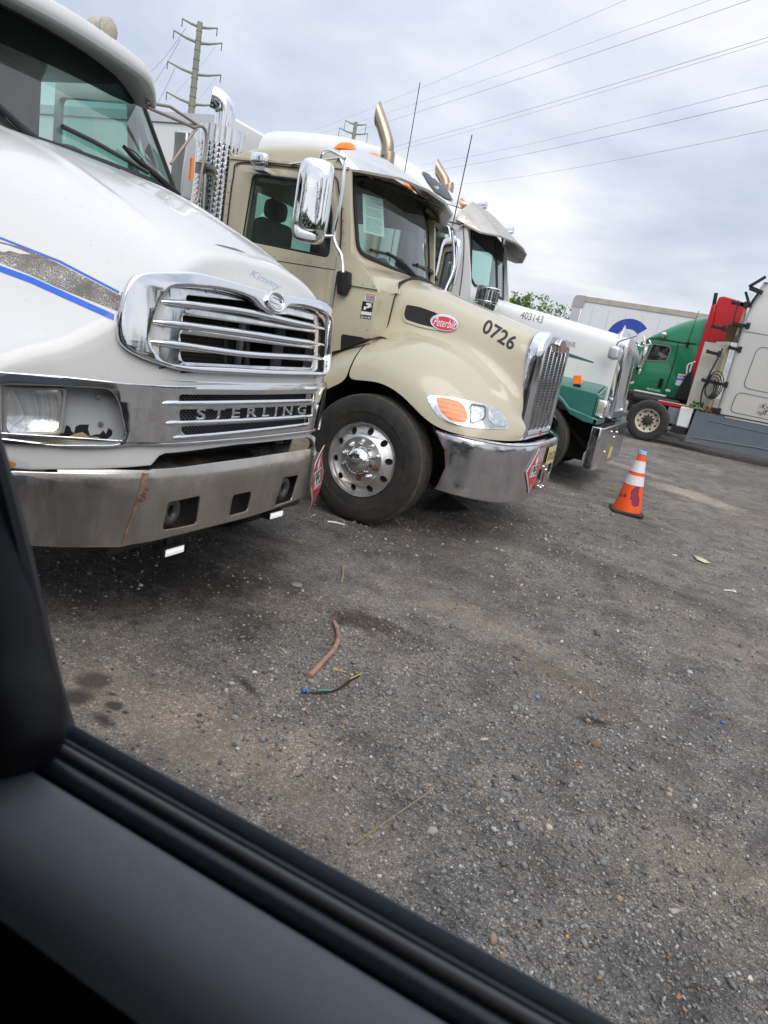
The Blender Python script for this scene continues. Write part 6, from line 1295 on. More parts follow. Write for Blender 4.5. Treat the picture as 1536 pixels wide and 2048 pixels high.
m = MB(); m.add(plate(bodyp, [gw], th=.05, bev=.01), lambda c: Vector((c.x, YG5 + c.z, c.y))); m.add(plate(bodyp, th=.05), lambda c: Vector((c.x, YG5 + 2.4 + c.z, c.y))); m.box(-4.6, -3.0, YG5, YG5 + 2.4, 1.0, 1.72); m.box(-.75, -.6, YG5 + .02, YG5 + 2.38, 1.1, 3.4); bd5 = m.build('cab_body', bright_green, t5)
m = MB(); m.add(plate(gw), lambda c: Vector((c.x, YG5, c.y))); m.build('side_window', glass_g, t5); m = MB(); m.box(-2.6, -1.2, YG5 + 1.2, YG5 + 1.3, 1.2, 2.5); m.build('cab_inside', int_m, t5)
m = MB(); m.add(plate(gw, [inset(gw, .035)], th=.02), lambda c: Vector((c.x, YG5 - .03 + c.z, c.y))); m.build('window_seal', graypl, t5)
m = MB(); m.grid([[Vector((-2.22, y, 2.60)), Vector((-2.95, y, 2.05))] for y in (YG5, YG5 + .8, YG5 + 1.6, YG5 + 2.4)]); m.build('windscreen', glass_g, t5)
prof = [(-2.42, 2.50), (-2.30, 2.66), (-2.0, 2.92), (-1.70, 3.15), (-1.35, 3.38), (-1.0, 3.52), (-.70, 3.58), (-.5, 3.58)]
rows = [[Vector((x, YG5 + 1.2 + 1.2 * (math.sin(math.pi / 2 * s_) if abs(s_) < 1 else s_), 2.60 + (z - 2.60) * (1 - abs(s_) ** 4) ** .6 if z > 2.6 else z)) for s_ in [-1 + k / 10 for k in range(21)]] for x, z in prof]
m = MB(); m.grid(rows); m.build('roof_fairing', bright_green, t5, sub=1)
m = MB(); m.tube([(x, YG5 - .03, z) for x, z in [g(*p) for p in [(1357, 686), (1352, 712), (1342, 745), (1328, 786)]]], .012, n=5); m.tube([(x, YG5 - .03, z) for x, z in [g(*p) for p in [(1290, 690), (1300, 676), (1312, 676), (1366, 686), (1392, 688)]]], .016, n=5); m.build('door_seam', blackg, t5)
q = PY(1322, 766, YG5 - .03); m = MB(); m.box(q.x - .07, q.x + .05, q.y - .02, q.y + .02, q.z - .14, q.z + .14); m.build('door_handle', blackg, t5, bev=.02)
q = PY(1328, 670, YG5 - .1); m = MB(); m.lathe([(.03, -.12), (.08, -.05), (.09, .02), (.05, .08), (.01, .09)], c=q, n=18); m.build('roof_light', chrome, t5)
m = MB(); m.tube([PY(1374, 690, YG5 - .06), PY(1398, 621, YG5 - .06)], .008, n=5); m.tube([PY(1374, 694, YG5 - .06), PY(1376, 684, YG5 - .06)], .04, n=8); m.build('antenna', blackg, t5)
m = MB(); q = PY(1287, 716, YG5 - .3); m.box(q.x - .10, q.x + .06, q.y - .06, q.y + .06, q.z - .30, q.z + .20); m.bar((q.x, q.y, q.z - .3), (q.x, q.y, q.z - .5), .08, .08); mm5 = m.build('mirror', alu, t5, bev=.03)
m = MB(); q = PY(1278, 734, YG5 - .1); m.box(q.x - .08, q.x + .10, q.y - .05, q.y + .05, q.z - .10, q.z + .10); m.build('mirror_bracket', black, t5, bev=.03)
m = MB(); m.add(plate(rnd([g(*p) for p in [(1263, 661), (1288, 668), (1300, 664), (1290, 690)]], .02), th=.02), lambda c: Vector((c.x - .3, YG5 + .05 + c.z, c.y)))
m.bm.free()
bg5 = bvh_of([bd5])
decal('white_sticker', pxplate([(1357, 747), (1376, 750), (1370, 773), (1350, 770)], step=12), bg5, white_d, t5, .006)
decal('sticker_band', pxplate([(1354, 756), (1369, 758), (1368, 761), (1353, 759)], step=12), bg5, blue_d, t5, .012)
decal('sticker_word', pxtext('HOME', (1356, 754), (1373, 757), (1358, 749), 6, weight=.02, shear=.2), bg5, red_d, t5, .012)
decal('small_lettering', pxtext('PIKE CTR. RUMUE', (1293, 779), (1320, 784), (1294, 775), 6, weight=.02), bg5, white_d, t5, .006)
decal('blue_sticker', pxplate([(1266, 731), (1272, 732), (1271, 737), (1265, 736)], step=12), bg5, pmat('light_blue_sticker', (.2, .4, .75), .5), t5, .006)
decal('peeled_patch', pxplate(rnd([(1258, 762), (1264, 764), (1268, 761), (1268, 766), (1262, 768), (1257, 765)], 1), step=12), bg5, white_d, t5, .006)
decal('small_labels', pxplate([(1330, 777), (1341, 779), (1340, 784), (1329, 782)], step=12), bg5, white_d, t5, .006)
m = MB(); red = [g(*p) for p in [(1423, 612), (1432, 608), (1427, 640), (1400, 724), (1368, 800), (1364, 800), (1388, 724), (1408, 664)]]; m.prism(red, YG5 - .06, YG5 + .1, 'XZ'); rf5 = m.build('red_side_fairing', red_paint, t5, bev=.02)
red2 = [(-.62, 2.80), (-.50, 3.4), (-.33, 3.98), (-.25, 4.05), (-.10, 4.06), (.30, 3.98), (.55, 3.9), (.45, 3.3), (.10, 2.72), (-.6, 2.66)]
red2 = rnd([g(*p) for p in [(1400, 725), (1407, 690), (1427, 640), (1432, 608), (1438, 594), (1447, 592), (1478, 601), (1497, 608), (1490, 640), (1462, 683), (1430, 683)]], [0, 0, 0, .05, .08, .12, .1, .1, 0, 0, 0])
m = MB(); m.prism(red2, YG5 + .0, YG5 + 2.3, 'XZ'); m.build('red_roof_fairing', red_paint, t5, bev=.05)
m = MB(); q1, q2 = g(1478, 601), g(1455, 685); m.bar((q1[0], YG5 - .005, q1[1]), (q2[0], YG5 - .005, q2[1]), .01, .02); m.build('fairing_seam', dark, t5)
m = MB(); m.prism([g(*p) for p in [(1408, 681), (1424, 681), (1392, 800), (1372, 800), (1400, 724)]], YG5 - .03, YG5 + .05, 'XZ'); m.build('rubber_flap', graypl if False else pmat('rubber_flap', (.06, .06, .06), .8), t5)
m = MB(); m.tube(smooth_path([PY(*p, YG5 - .15) for p in [(1373, 752), (1374, 736), (1377, 729), (1384, 726)]], 4), .022, n=8); m.tube(smooth_path([PY(*p, YG5 - .22) for p in [(1391, 723), (1384, 728), (1378, 750), (1374, 766), (1377, 770)]], 4), .022, n=8); m.build('grab_handle', white_d, t5)
m = MB(); m.prism([g(*p) for p in [(1372, 752), (1380, 745), (1388, 742), (1376, 800), (1355, 800), (1352, 790)]], YG5 - .5, YG5 - .1, 'XZ'); m.build('air_bag_cover', black, t5, bev=.03)
m = MB(); q = PY(1433, 592, YG5 + .2); m.bar(q + Vector((.02, 0, -.45)), q + Vector((-.03, 0, .08)), .05, .10); m.build('wind_deflector', black, t5)
m = MB(); m.box(-4.6, -.3, YG5 - .02, YG5 + 2.4, .75, 1.12); m.build('side_step', black, t5)
for x, st in ((-3.9, 'steer'), (-.1, 'drive')):
    wheel(t5, x, YG5 + .02, -1, st, detail=False); wheel(t5, x, YG5 + 2.4, 1, st, detail=False)
# ================================================================== white box trailer with blue ring, far back
YT = 28.0
t6 = thing('box_trailer', 'long white box trailer with a blue ring painted on its side, beyond the green truck', 'trailer', (2, YT + 1.25, 0))
def tq(px, py): p = PY(px, py, YT); return (p.x, p.z)
m = MB(); m.box(-5.85, 7.8, YT, YT + 2.5, 1.15, 4.10); bx6 = m.build('trailer_box', trailer_w, t6, bev=.03)
m = MB(); m.box(-5.5, 7.8, YT - .03, YT, 3.92, 4.12); m.box(-5.9, 7.8, YT - .03, YT, 1.1, 1.3); m.build('roof_rail', pmat('old_rail', (.50, .45, .38), .6, dirt=.4, dscale=3), t6, bev=.01)
m = MB(); m.box(-5.9, -5.52, YT - .04, YT + .05, 1.15, 3.70); m.build('corner_post', alu, t6, bev=.02)
m = MB(); m.add(plate(rnd([(-5.92, 3.66), (-5.50, 3.66), (-5.42, 4.13), (-5.92, 4.13)], [.0, .0, .06, .22]), th=.08), lambda c: Vector((c.x, YT - .02 + c.z, c.y))); m.build('corner_casting', alu_dull, t6, bev=.02)
m = MB()
for k in range(20):
    for j in range(24): m.box(-5.1 + k * .62, -5.085 + k * .62, YT - .012, YT, 1.4 + j * .1, 1.43 + j * .1)
m.build('rivet_rows', alu_dull, t6)
m = MB(); arc = [(-2.58 + 1.14 * math.cos(a), 2.32 + 1.14 * math.sin(a)) for a in [math.radians(-40 + 260 * k / 40) for k in range(41)]]; arci = [(-2.58 + .62 * math.cos(a), 2.32 + .62 * math.sin(a)) for a in [math.radians(-40 + 260 * k / 40) for k in range(41)]]
cR = tq(1254, 681)
outer = [(cR[0] + 1.03 * math.cos(a), cR[1] + 1.03 * math.sin(a)) for a in [math.radians(38 + 280 * k / 50) for k in range(51)]]; inner = [(cR[0] + .55 * math.cos(a), cR[1] + .55 * math.sin(a)) for a in [math.radians(38 + 280 * (50 - k) / 50) for k in range(51)]]
outer = [(cR[0] + .80 * math.cos(a), cR[1] + .80 * math.sin(a)) for a in [math.radians(42 + 280 * k / 50) for k in range(51)]]; inner = [(cR[0] + .42 * math.cos(a), cR[1] + .42 * math.sin(a)) for a in [math.radians(42 + 280 * (50 - k) / 50) for k in range(51)]]
m.bm.free(); m = MB(); m.add(plate(outer + inner), lambda c: Vector((c.x, YT - .004, c.y))); m.build('blue_ring', pmat('ring_blue', (.035, .075, .40), .4), bx6)
for x in (5.6, 6.9):
    for s_, d_ in ((2.47, 1), (.03, -1)): wheel(t6, x, YT + s_, d_, 'drive', detail=False)
m = MB(); m.box(-4.2, -4.0, YT + .4, YT + .55, .01, 1.15); m.box(-4.2, -4.0, YT + 1.95, YT + 2.1, .01, 1.15); m.build('landing_gear', frame_m, t6)
# ================================================================== far trees
leaf_a = pmat('leaf_green', (.13, .23, .045), .6, var=.35, dscale=1.5); leaf_b = pmat('leaf_dark', (.035, .085, .018), .6, var=.3, dscale=1.5); bark = pmat('bark', (.07, .055, .04), .9)
def tree(name, label, x, y, h, w_, seed, mat, n=2600, group='trees beyond the yard'):
    r = random.Random(seed); t = thing(name, label, 'tree', (x, y, 0), group); m = MB(); lv = MB()
    m.tube([(x, y, -.1), (x + .1, y, h * .45), (x, y, h * .8)], [h * .028, h * .018, h * .008], n=8); tips = []
    for k in range(26):
        a = r.uniform(0, 6.28); z0 = h * r.uniform(.28, .8); ln = w_ * r.uniform(.35, 1) * (1.15 - z0 / h * .7); e = Vector((x + ln * math.cos(a), y + ln * math.sin(a), min(h, z0 + ln * r.uniform(.4, 1.1)))); s_ = Vector((x, y, z0)); md = (s_ + e) / 2 + Vector((0, 0, -.1 * ln))
        m.tube([s_, md, e], [h * .008, h * .005, h * .002], n=5); tips += [(e, .32), (md, .25), ((md + e) / 2, .3)]
        for q in range(4): e2 = e + Vector((r.uniform(-1, 1), r.uniform(-1, 1), r.uniform(.1, 1.2))) * w_ * .22; m.tube([e, e2], [h * .002, h * .001], n=4); tips.append((e2, .16))
    for k in range(n):
        c, rad = r.choice(tips); p = c + Vector((r.gauss(0, 1), r.gauss(0, 1), r.gauss(0, .9))) * w_ * rad * .42; s_ = h * r.uniform(.012, .026)
        u = Vector((r.uniform(-1, 1), r.uniform(-1, 1), r.uniform(-1, 1))).normalized(); v = u.cross(Vector((r.uniform(-1, 1), r.uniform(-1, 1), r.uniform(-1, 1)))).normalized()
        lv.face(lv.verts([p - u * s_, p + v * s_ * .5, p + u * s_, p - v * s_ * .5]))
    m.build('trunk', bark, t); lv.build('crown', mat, t, normals=False); return t
for k, (px, py, Y, h, w_, lab) in enumerate([(1047, 590, 62, 6.6, 2.0, 'young tree with upright twigs just right of the white truck cab'), (1112, 610, 66, 6.3, 2.4, 'low bushy tree between the white hood and the far trailer'), (1180, 640, 70, 5.2, 2.2, 'small tree hidden behind the far trailer front')]):
    p = PY(px, py, Y); tree('tree', lab, p.x, p.y, p.z + .45, w_, 11 + k, leaf_a if k < 2 else leaf_b)
# ================================================================== pylons and lines
steel_g = pmat('pylon_green_grey', (.25, .28, .21), .7, var=.15, dscale=.3); wire_m = pmat('wire', (.24, .25, .27), .6); insul = pmat('insulator', (.10, .10, .11), .5)  # pylon colour is paler than the steel, with distance haze mixed in
AZ1, AZ2 = math.radians(132.76), math.radians(120.95)
def pylon(name, label, az, d, zt, arms, ang, r0, r1, ul):
    bx, by = d * math.cos(az), d * math.sin(az); t = thing(name, label, 'pylon', (bx, by, 0), 'steel power line pylons'); m = MB(); m.tube([(bx, by, -.2), (bx, by, zt)], [r0, r1], n=12)
    for k in range(22): m.lathe([(r0 + (r1 - r0) * (k / 22) + .05, 0), (r0 + (r1 - r0) * (k / 22) + .06, .15), (r0 + (r1 - r0) * (k / 22), .2)], c=(bx, by, zt * (.3 + .7 * k / 22)), n=12)
    m.build('mast', steel_g, t); u = Vector((math.cos(ang), math.sin(ang), 0)); ends = []
    for z, la, lb, rise in arms:
        m = MB()
        for s_, ln in ((-1, la), (1, lb)):
            e = Vector((bx, by, z)) + u * s_ * ln + Vector((0, 0, rise)); m.tube([Vector((bx, by, z)), Vector((bx, by, z)) + u * s_ * ln * .5 + Vector((0, 0, rise * .35)), e], [r1 * .55, r1 * .42, r1 * .25], n=7); ends.append((e, s_))
        m.build('cross_arm', steel_g, t)
    m = MB()
    for e, s_ in ends: m.tube([e + Vector((0, 0, .1)), e - Vector((0, 0, ul))], .09, n=6)
    m.build('insulators', insul, t); return ends
D1 = 150.0
def zat(px, py, az, d):
    dd = ray(px, py); return CH + dd.z / math.hypot(dd.x, dd.y) * d
z = [zat(398, 54, AZ1, D1), zat(395, 86, AZ1, D1), zat(390, 149, AZ1, D1), zat(386, 209, AZ1, D1)]
e1 = pylon('pylon', 'tall steel pylon with four cross arms standing over the white truck roof', AZ1, D1, z[0] + .8, [(z[0], 3.1, 3.1, .6), (z[1], 4.4, 4.2, 1.0), (z[2], 5.0, 4.6, 1.0), (z[3], 4.7, 4.6, 1.0)], AZ1 - math.pi / 2 - .12, 0.85, .50, 1.3)
D2 = 260.0; z = [zat(709, 249, AZ2, D2), zat(707, 268, AZ2, D2), zat(704, 290, AZ2, D2), zat(702, 312, AZ2, D2)]
e2 = pylon('pylon', 'smaller far pylon seen left of the brown exhaust tip', AZ2, D2, z[0] + .8, [(z[0], 3.6, 3.6, .7), (z[1], 5.2, 4.6, 1.0), (z[2], 5.0, 4.8, 1.0)], AZ2 - math.pi / 2 - .1, 1.0, .6, 3.4)
lines = [((560, 285), (1240, 5)), ((610, 275), (1420, 0)), ((580, 300), (1500, 0)), ((640, 330), (1545, 72)), ((690, 325), (1545, 80)), ((840, 330), (1545, 168)), ((840, 344), (1545, 196)), ((900, 370), (1545, 258))]
for k, (a, b) in enumerate(lines):
    da, db = 170 - k * 6, 60 - k * 2
    A = CP + ray(*a) * da; B = CP + ray(*b) * db; P = []
    ext_ = B + (B - A) * .8
    for j in range(31):
        t = j / 30 * 1.5; p = A + (B - A) * t; p.z -= .9 * 4 * (t * (1 - t)) * .5; P.append(p)
    m = MB(); m.tube(P, .011 + .004 * (k in (2, 3, 6)), n=4); o = m.build('power_line', wire_m, None); tag(o, 'power line crossing the sky, ' + ['topmost and faintest', 'second from the top', 'third from the top, darker', 'upper of the close middle pair', 'lower of the close middle pair', 'upper of the long low pair', 'lower of the long low pair', 'lowest of them all'][k], 'power line', 'overhead power lines')
for k, (a, b) in enumerate([((300, 145), (372, 55)), ((290, 190), (361, 78)), ((300, 230), (350, 136)), ((432, 92), (330, 205)), ((434, 152), (360, 235)), ((420, 215), (380, 262))]):
    A = CP + ray(*a) * 190; B = CP + ray(*b) * 150; m = MB(); m.tube([A + (B - A) * (j / 12) - Vector((0, 0, 2.5 * (j / 12) * (1 - j / 12))) for j in range(13)], .035, n=4); o = m.build('power_line', wire_m, None); tag(o, 'short visible stretch of power line at the tall pylon, ' + ['to its top left arm tip', 'to its second left arm tip', 'to its third left arm tip', 'from its second right arm', 'from its third right arm', 'from its lowest right arm'][k], 'power line', 'power lines at the tall pylon')
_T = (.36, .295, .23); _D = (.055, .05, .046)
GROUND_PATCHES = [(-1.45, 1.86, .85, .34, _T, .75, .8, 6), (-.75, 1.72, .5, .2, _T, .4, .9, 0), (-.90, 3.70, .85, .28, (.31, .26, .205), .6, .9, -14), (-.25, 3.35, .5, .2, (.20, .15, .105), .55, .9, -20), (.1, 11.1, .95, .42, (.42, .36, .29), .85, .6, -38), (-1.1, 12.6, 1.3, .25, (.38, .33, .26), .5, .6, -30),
    (.35, 2.35, .45, .25, (.30, .26, .20), .5, .9, 10), (.9, 4.6, 1.2, .4, (.28, .24, .19), .45, .9, -10), (-.2, 5.6, 1.6, .35, _D, .45, .8, -12), (-2.5, 2.9, 1.25, .85, (.035, .032, .03), .9, .8, 0), (-1.3, 3.15, .32, .14, (.055, .04, .032), .8, .6, 0), (-1.6, 4.6, 1.6, .5, (.09, .082, .075), .5, .8, -5),  # near-black patch below the first truck: dark dirt plus painted truck shade
    (-1.90, 1.83, .085, .075, (.09, .078, .066), .85, .3, 0), (-1.86, 1.70, .075, .06, (.06, .05, .043), .85, .4, 20), (-1.715, 1.755, .048, .036, (.075, .06, .05), .9, .25, 10), (-1.655, 1.752, .022, .018, (.05, .04, .034), .9, .3, 0), (-1.775, 1.80, .036, .02, (.06, .05, .043), .85, .4, 0), (-1.67, 1.665, .075, .035, (.06, .05, .043), .85, .5, -10), (-1.70, 1.715, .02, .013, (.06, .05, .043), .85, .4, 0),
    (-.10, 3.03, .10, .05, (.03, .025, .022), .9, .5, 30), (-.03, 3.0, .05, .02, (.03, .025, .022), .9, .5, 0), (-1.42, 2.20, .14, .03, (.03, .028, .026), .8, .6, -25)]
GRAVEL_SPOTS = [(-1.2, 2.65, .38), (-.95, 2.15, .30), (-1.4, 2.25, .25), (-.45, 2.5, .35), (.2, 3.3, .4), (0, 1.9, .5)]
# ================================================================== the yard: gravel and dust over worn asphalt
gm = bpy.data.materials.new('yard_gravel'); gm.use_nodes = True; nt = gm.node_tree; nt.nodes.clear()
b = N(nt, 'ShaderNodeBsdfPrincipled', i_Roughness=0.9); b.inputs['Specular IOR Level'].default_value = 0.25; L(nt, b, 0, N(nt, 'ShaderNodeOutputMaterial'), 0)
tc = N(nt, 'ShaderNodeTexCoord')
def noise(sc, det=6, rough=.6, vec=None, dist=0.0):
    n = N(nt, 'ShaderNodeTexNoise', i_Scale=sc, i_Detail=det, i_Roughness=rough, i_Distortion=dist); (L(nt, vec, 0, n, 'Vector') if vec else L(nt, tc, 'Object', n, 'Vector')); return n
def mixc(fac, a, b_, mode='MIX'):
    m = N(nt, 'ShaderNodeMixRGB', blend_type=mode)
    if isinstance(fac, (int, float)): m.inputs[0].default_value = fac
    else: L(nt, fac, 0, m, 0)
    for k, c in ((1, a), (2, b_)):
        if isinstance(c, tuple): m.inputs[k].default_value = (*c, 1)
        else: L(nt, c, 0, m, k)
    return m
def math_(op, a, b_=None, clamp=False):
    m = N(nt, 'ShaderNodeMath', operation=op, use_clamp=clamp)
    for k, c in ((0, a), (1, b_)):
        if c is None: continue
        if isinstance(c, (int, float)): m.inputs[k].default_value = c
        else: L(nt, c, 0, m, k)
    return m
base = ramp(nt, [(0.28, (0.105, 0.099, 0.093)), (0.50, (0.190, 0.180, 0.169)), (0.72, (0.27, 0.25, 0.225))]); L(nt, noise(1.1, 7, .62), 0, base, 0)
# tracks: dust bands drawn out along the direction vehicles drive
mp = N(nt, 'ShaderNodeMapping'); mp.inputs['Scale'].default_value = (.30, 1.5, 1); mp.inputs['Rotation'].default_value = (0, 0, math.radians(16)); L(nt, tc, 'Object', mp, 0)
band = ramp(nt, [(0.50, (0, 0, 0)), (0.66, (1, 1, 1))]); L(nt, noise(.9, 6, .6, mp), 0, band, 0)
fine = noise(60, 4, .7); dustf = math_('MULTIPLY', math_('MULTIPLY', band, 0.55), fine); dustf = math_('MULTIPLY', dustf, 1.5, True)
c1 = mixc(dustf, base, (0.29, 0.245, 0.195))
darkb = ramp(nt, [(0.50, (1, 1, 1)), (0.70, (.52, .51, .51))]); L(nt, noise(.55, 7, .65), 0, darkb, 0); c1 = mixc(1.0, c1, darkb, 'MULTIPLY')
# patches with places of their own: (x, y, radius_x, radius_y, colour, strength, edge)
warp = noise(3.2, 5, .6); geo = N(nt, 'ShaderNodeSeparateXYZ'); L(nt, tc, 'Object', geo, 0); warp2 = noise(17, 4, .6)
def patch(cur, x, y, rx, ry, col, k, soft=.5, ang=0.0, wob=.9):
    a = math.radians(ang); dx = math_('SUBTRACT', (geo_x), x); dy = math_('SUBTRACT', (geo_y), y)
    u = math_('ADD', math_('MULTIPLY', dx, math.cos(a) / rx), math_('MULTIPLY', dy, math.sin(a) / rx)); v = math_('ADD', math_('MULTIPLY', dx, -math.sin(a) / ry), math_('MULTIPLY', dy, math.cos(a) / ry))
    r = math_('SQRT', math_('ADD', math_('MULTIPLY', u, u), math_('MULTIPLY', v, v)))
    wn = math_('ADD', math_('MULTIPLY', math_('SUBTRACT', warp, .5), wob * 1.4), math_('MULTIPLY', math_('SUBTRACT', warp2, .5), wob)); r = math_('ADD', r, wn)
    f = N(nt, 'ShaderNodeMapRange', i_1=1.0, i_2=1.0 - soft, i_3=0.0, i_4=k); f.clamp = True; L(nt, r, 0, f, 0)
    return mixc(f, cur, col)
class _S:   # give a separated axis the (node, 0) look the helpers expect
    pass
gx = N(nt, 'ShaderNodeMath', operation='ADD', i_1=0.0); L(nt, geo, 'X', gx, 0); gy = N(nt, 'ShaderNodeMath', operation='ADD', i_1=0.0); L(nt, geo, 'Y', gy, 0); geo_x, geo_y = gx, gy
tan_ = (0.23, 0.18, 0.135)
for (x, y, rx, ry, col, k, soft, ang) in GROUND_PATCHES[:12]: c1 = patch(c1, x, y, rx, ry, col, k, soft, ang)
# stones in the surface: cells with their own greys, some pale, a few warm
v1 = N(nt, 'ShaderNodeTexVoronoi', i_Scale=150.0); L(nt, tc, 'Object', v1, 'Vector'); v2 = N(nt, 'ShaderNodeTexVoronoi', i_Scale=330.0); L(nt, tc, 'Object', v2, 'Vector')
hs = N(nt, 'ShaderNodeSeparateColor'); L(nt, v1, 'Color', hs, 0)
st = ramp(nt, [(0.0, (.55, .56, .58)), (0.45, (.95, .95, .96)), (0.8, (1.35, 1.34, 1.32)), (0.93, (2.1, 2.0, 1.9)), (0.985, (3.6, 3.5, 3.3))]); L(nt, hs, 0, st, 0)
stm = N(nt, 'ShaderNodeMapRange', i_1=.35, i_2=.65, i_3=.18, i_4=.72); L(nt, noise(5.5, 5, .6), 0, stm, 0); c2 = mixc(stm, c1, st, 'MULTIPLY'); hs2 = N(nt, 'ShaderNodeSeparateColor'); L(nt, v2, 'Color', hs2, 0)
st2 = ramp(nt, [(0.0, (.5, .5, .5)), (0.5, (1, 1, 1)), (0.88, (1.5, 1.48, 1.45)), (0.97, (3.4, 3.3, 3.1))]); L(nt, hs2, 0, st2, 0); c3 = mixc(.55, c2, st2, 'MULTIPLY'); fineg = ramp(nt, [(0.25, (.70, .70, .70)), (0.75, (1.3, 1.3, 1.3))]); L(nt, noise(230, 3, .8), 0, fineg, 0); c3 = mixc(.6, c3, fineg, 'MULTIPLY')
mid = ramp(nt, [(0.32, (.50, .49, .48)), (0.50, (1, 1, 1)), (0.70, (1.42, 1.37, 1.3))]); L(nt, noise(4.2, 7, .68, None, .4), 0, mid, 0); c3 = mixc(.8, c3, mid, 'MULTIPLY'); grit = ramp(nt, [(0.36, (.62, .61, .60)), (0.5, (1, 1, 1)), (0.66, (1.25, 1.22, 1.16))]); L(nt, noise(38, 4, .75), 0, grit, 0); c3 = mixc(.75, c3, grit, 'MULTIPLY'); scr = ramp(nt, [(0.66, (1, 1, 1)), (0.74, (.42, .40, .38))]); L(nt, noise(7.5, 6, .72, None, 1.2), 0, scr, 0); c3 = mixc(1.0, c3, scr, 'MULTIPLY')
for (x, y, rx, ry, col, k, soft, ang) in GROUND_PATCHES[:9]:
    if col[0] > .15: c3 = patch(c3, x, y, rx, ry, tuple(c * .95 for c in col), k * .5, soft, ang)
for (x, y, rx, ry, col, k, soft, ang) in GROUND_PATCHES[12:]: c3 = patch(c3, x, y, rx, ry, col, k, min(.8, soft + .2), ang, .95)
L(nt, c3, 0, b, 'Base Color')
h = math_('ADD', math_('MULTIPLY', N(nt, 'ShaderNodeMath', operation='SUBTRACT', i_0=.6), 1.0), 0.0)
hv = N(nt, 'ShaderNodeMath', operation='SUBTRACT', i_0=.7); L(nt, v1, 'Distance', hv, 1); hv2 = N(nt, 'ShaderNodeMath', operation='SUBTRACT', i_0=.7); L(nt, v2, 'Distance', hv2, 1)
hh = math_('ADD', math_('MULTIPLY', hv, .8), math_('MULTIPLY', hv2, .4)); hh = math_('ADD', hh, math_('MULTIPLY', noise(22, 5, .7), 1.2))
bp = N(nt, 'ShaderNodeBump', i_Strength=.9, i_Distance=.010); L(nt, hh, 0, bp, 'Height'); L(nt, bp, 0, b, 'Normal')
# one sheet out to the horizon, finely shaped close by
def spread(lo, a, b_, hi, st, nfar):
    f = np.arange(a, b_ + 1e-6, st); L_ = a - np.geomspace(.06, a - lo, nfar); H_ = b_ + np.geomspace(.06, hi - b_, nfar); return np.concatenate([L_[::-1], f, H_])
X = spread(-900, -4.6, 3.2, 900, .03, 34); Yv = spread(-900, .9, 10.0, 900, .03, 34)
GX, GY = np.meshgrid(X, Yv)
def vnoise(x, y, s, seed):
    r = np.random.default_rng(seed); T = r.random((256, 256)); u, v = x * s, y * s; i, j = np.floor(u).astype(int), np.floor(v).astype(int); fu, fv = u - i, v - j; fu = fu * fu * (3 - 2 * fu); fv = fv * fv * (3 - 2 * fv)
    g = lambda a, b_: T[a % 256, b_ % 256]
    return (g(i, j) * (1 - fu) + g(i + 1, j) * fu) * (1 - fv) + (g(i, j + 1) * (1 - fu) + g(i + 1, j + 1) * fu) * fv - .5
near = np.clip(1 - np.maximum(np.hypot(GX, GY - 3) - 9, 0) / 6, 0, 1)
GZ = (vnoise(GX, GY, 1.1, 1) * .035 + vnoise(GX, GY, 3.1, 2) * .014 + vnoise(GX, GY, 9, 3) * .007 + vnoise(GX, GY, 21, 4) * .004) * near - .010
def gz(x, y): x, y = np.array([x]), np.array([y]); return float(((vnoise(x, y, 1.1, 1) * .035 + vnoise(x, y, 3.1, 2) * .014 + vnoise(x, y, 9, 3) * .007 + vnoise(x, y, 21, 4) * .004) - .010)[0])
def np_mesh(name, V, F, mat):
    me = bpy.data.meshes.new(name); me.vertices.add(len(V)); me.vertices.foreach_set('co', V.astype(np.float32).ravel()); k = F.shape[1]
    me.loops.add(F.size); me.loops.foreach_set('vertex_index', F.astype(np.int32).ravel()); me.polygons.add(len(F)); me.polygons.foreach_set('loop_start', np.arange(0, F.size, k, dtype=np.int32)); me.update(calc_edges=True); me.materials.append(mat)
    o = bpy.data.objects.new(name, me); COL.objects.link(o); return o
ny, nx = GX.shape; idx = np.arange(ny * nx).reshape(ny, nx); F = np.stack([idx[:-1, :-1], idx[:-1, 1:], idx[1:, 1:], idx[1:, :-1]], -1).reshape(-1, 4)
gr = np_mesh('ground', np.stack([GX, GY, GZ], -1).reshape(-1, 3), F, gm); gr.data.polygons.foreach_set('use_smooth', np.ones(len(F), bool)); gr['kind'] = 'structure'
# loose stones: one mass of gravel, each stone a small rough lump with its own colour
t_ = (1 + 5 ** .5) / 2; ico = np.array([(-1, t_, 0), (1, t_, 0), (-1, -t_, 0), (1, -t_, 0), (0, -1, t_), (0, 1, t_), (0, -1, -t_), (0, 1, -t_), (t_, 0, -1), (t_, 0, 1), (-t_, 0, -1), (-t_, 0, 1)]) / 1.9
icf = np.array([(0, 11, 5), (0, 5, 1), (0, 1, 7), (0, 7, 10), (0, 10, 11), (1, 5, 9), (5, 11, 4), (11, 10, 2), (10, 7, 6), (7, 1, 8), (3, 9, 4), (3, 4, 2), (3, 2, 6), (3, 6, 8), (3, 8, 9), (4, 9, 5), (2, 4, 11), (6, 2, 10), (8, 6, 7), (9, 8, 1)])
NSN = 52000
u = rng.random(NSN); Rr = 1.15 * (9.5 / 1.15) ** (u ** .8); ang = np.radians(rng.uniform(62, 158, NSN)); sx, sy = Rr * np.cos(ang), Rr * np.sin(ang)
dens = vnoise(sx, sy, 1.3, 9) + .5 + .5 * vnoise(sx, sy, 4.0, 10)
for hx_, hy_, hr in GRAVEL_SPOTS: dens += 1.1 * np.exp(-((sx - hx_) ** 2 + (sy - hy_) ** 2) / hr ** 2)
for x, y, rx, ry, col, k, soft, a_ in GROUND_PATCHES:
    if col[0] > .15: dens -= .35 * np.exp(-(((sx - x) / rx) ** 2 + ((sy - y) / ry) ** 2))
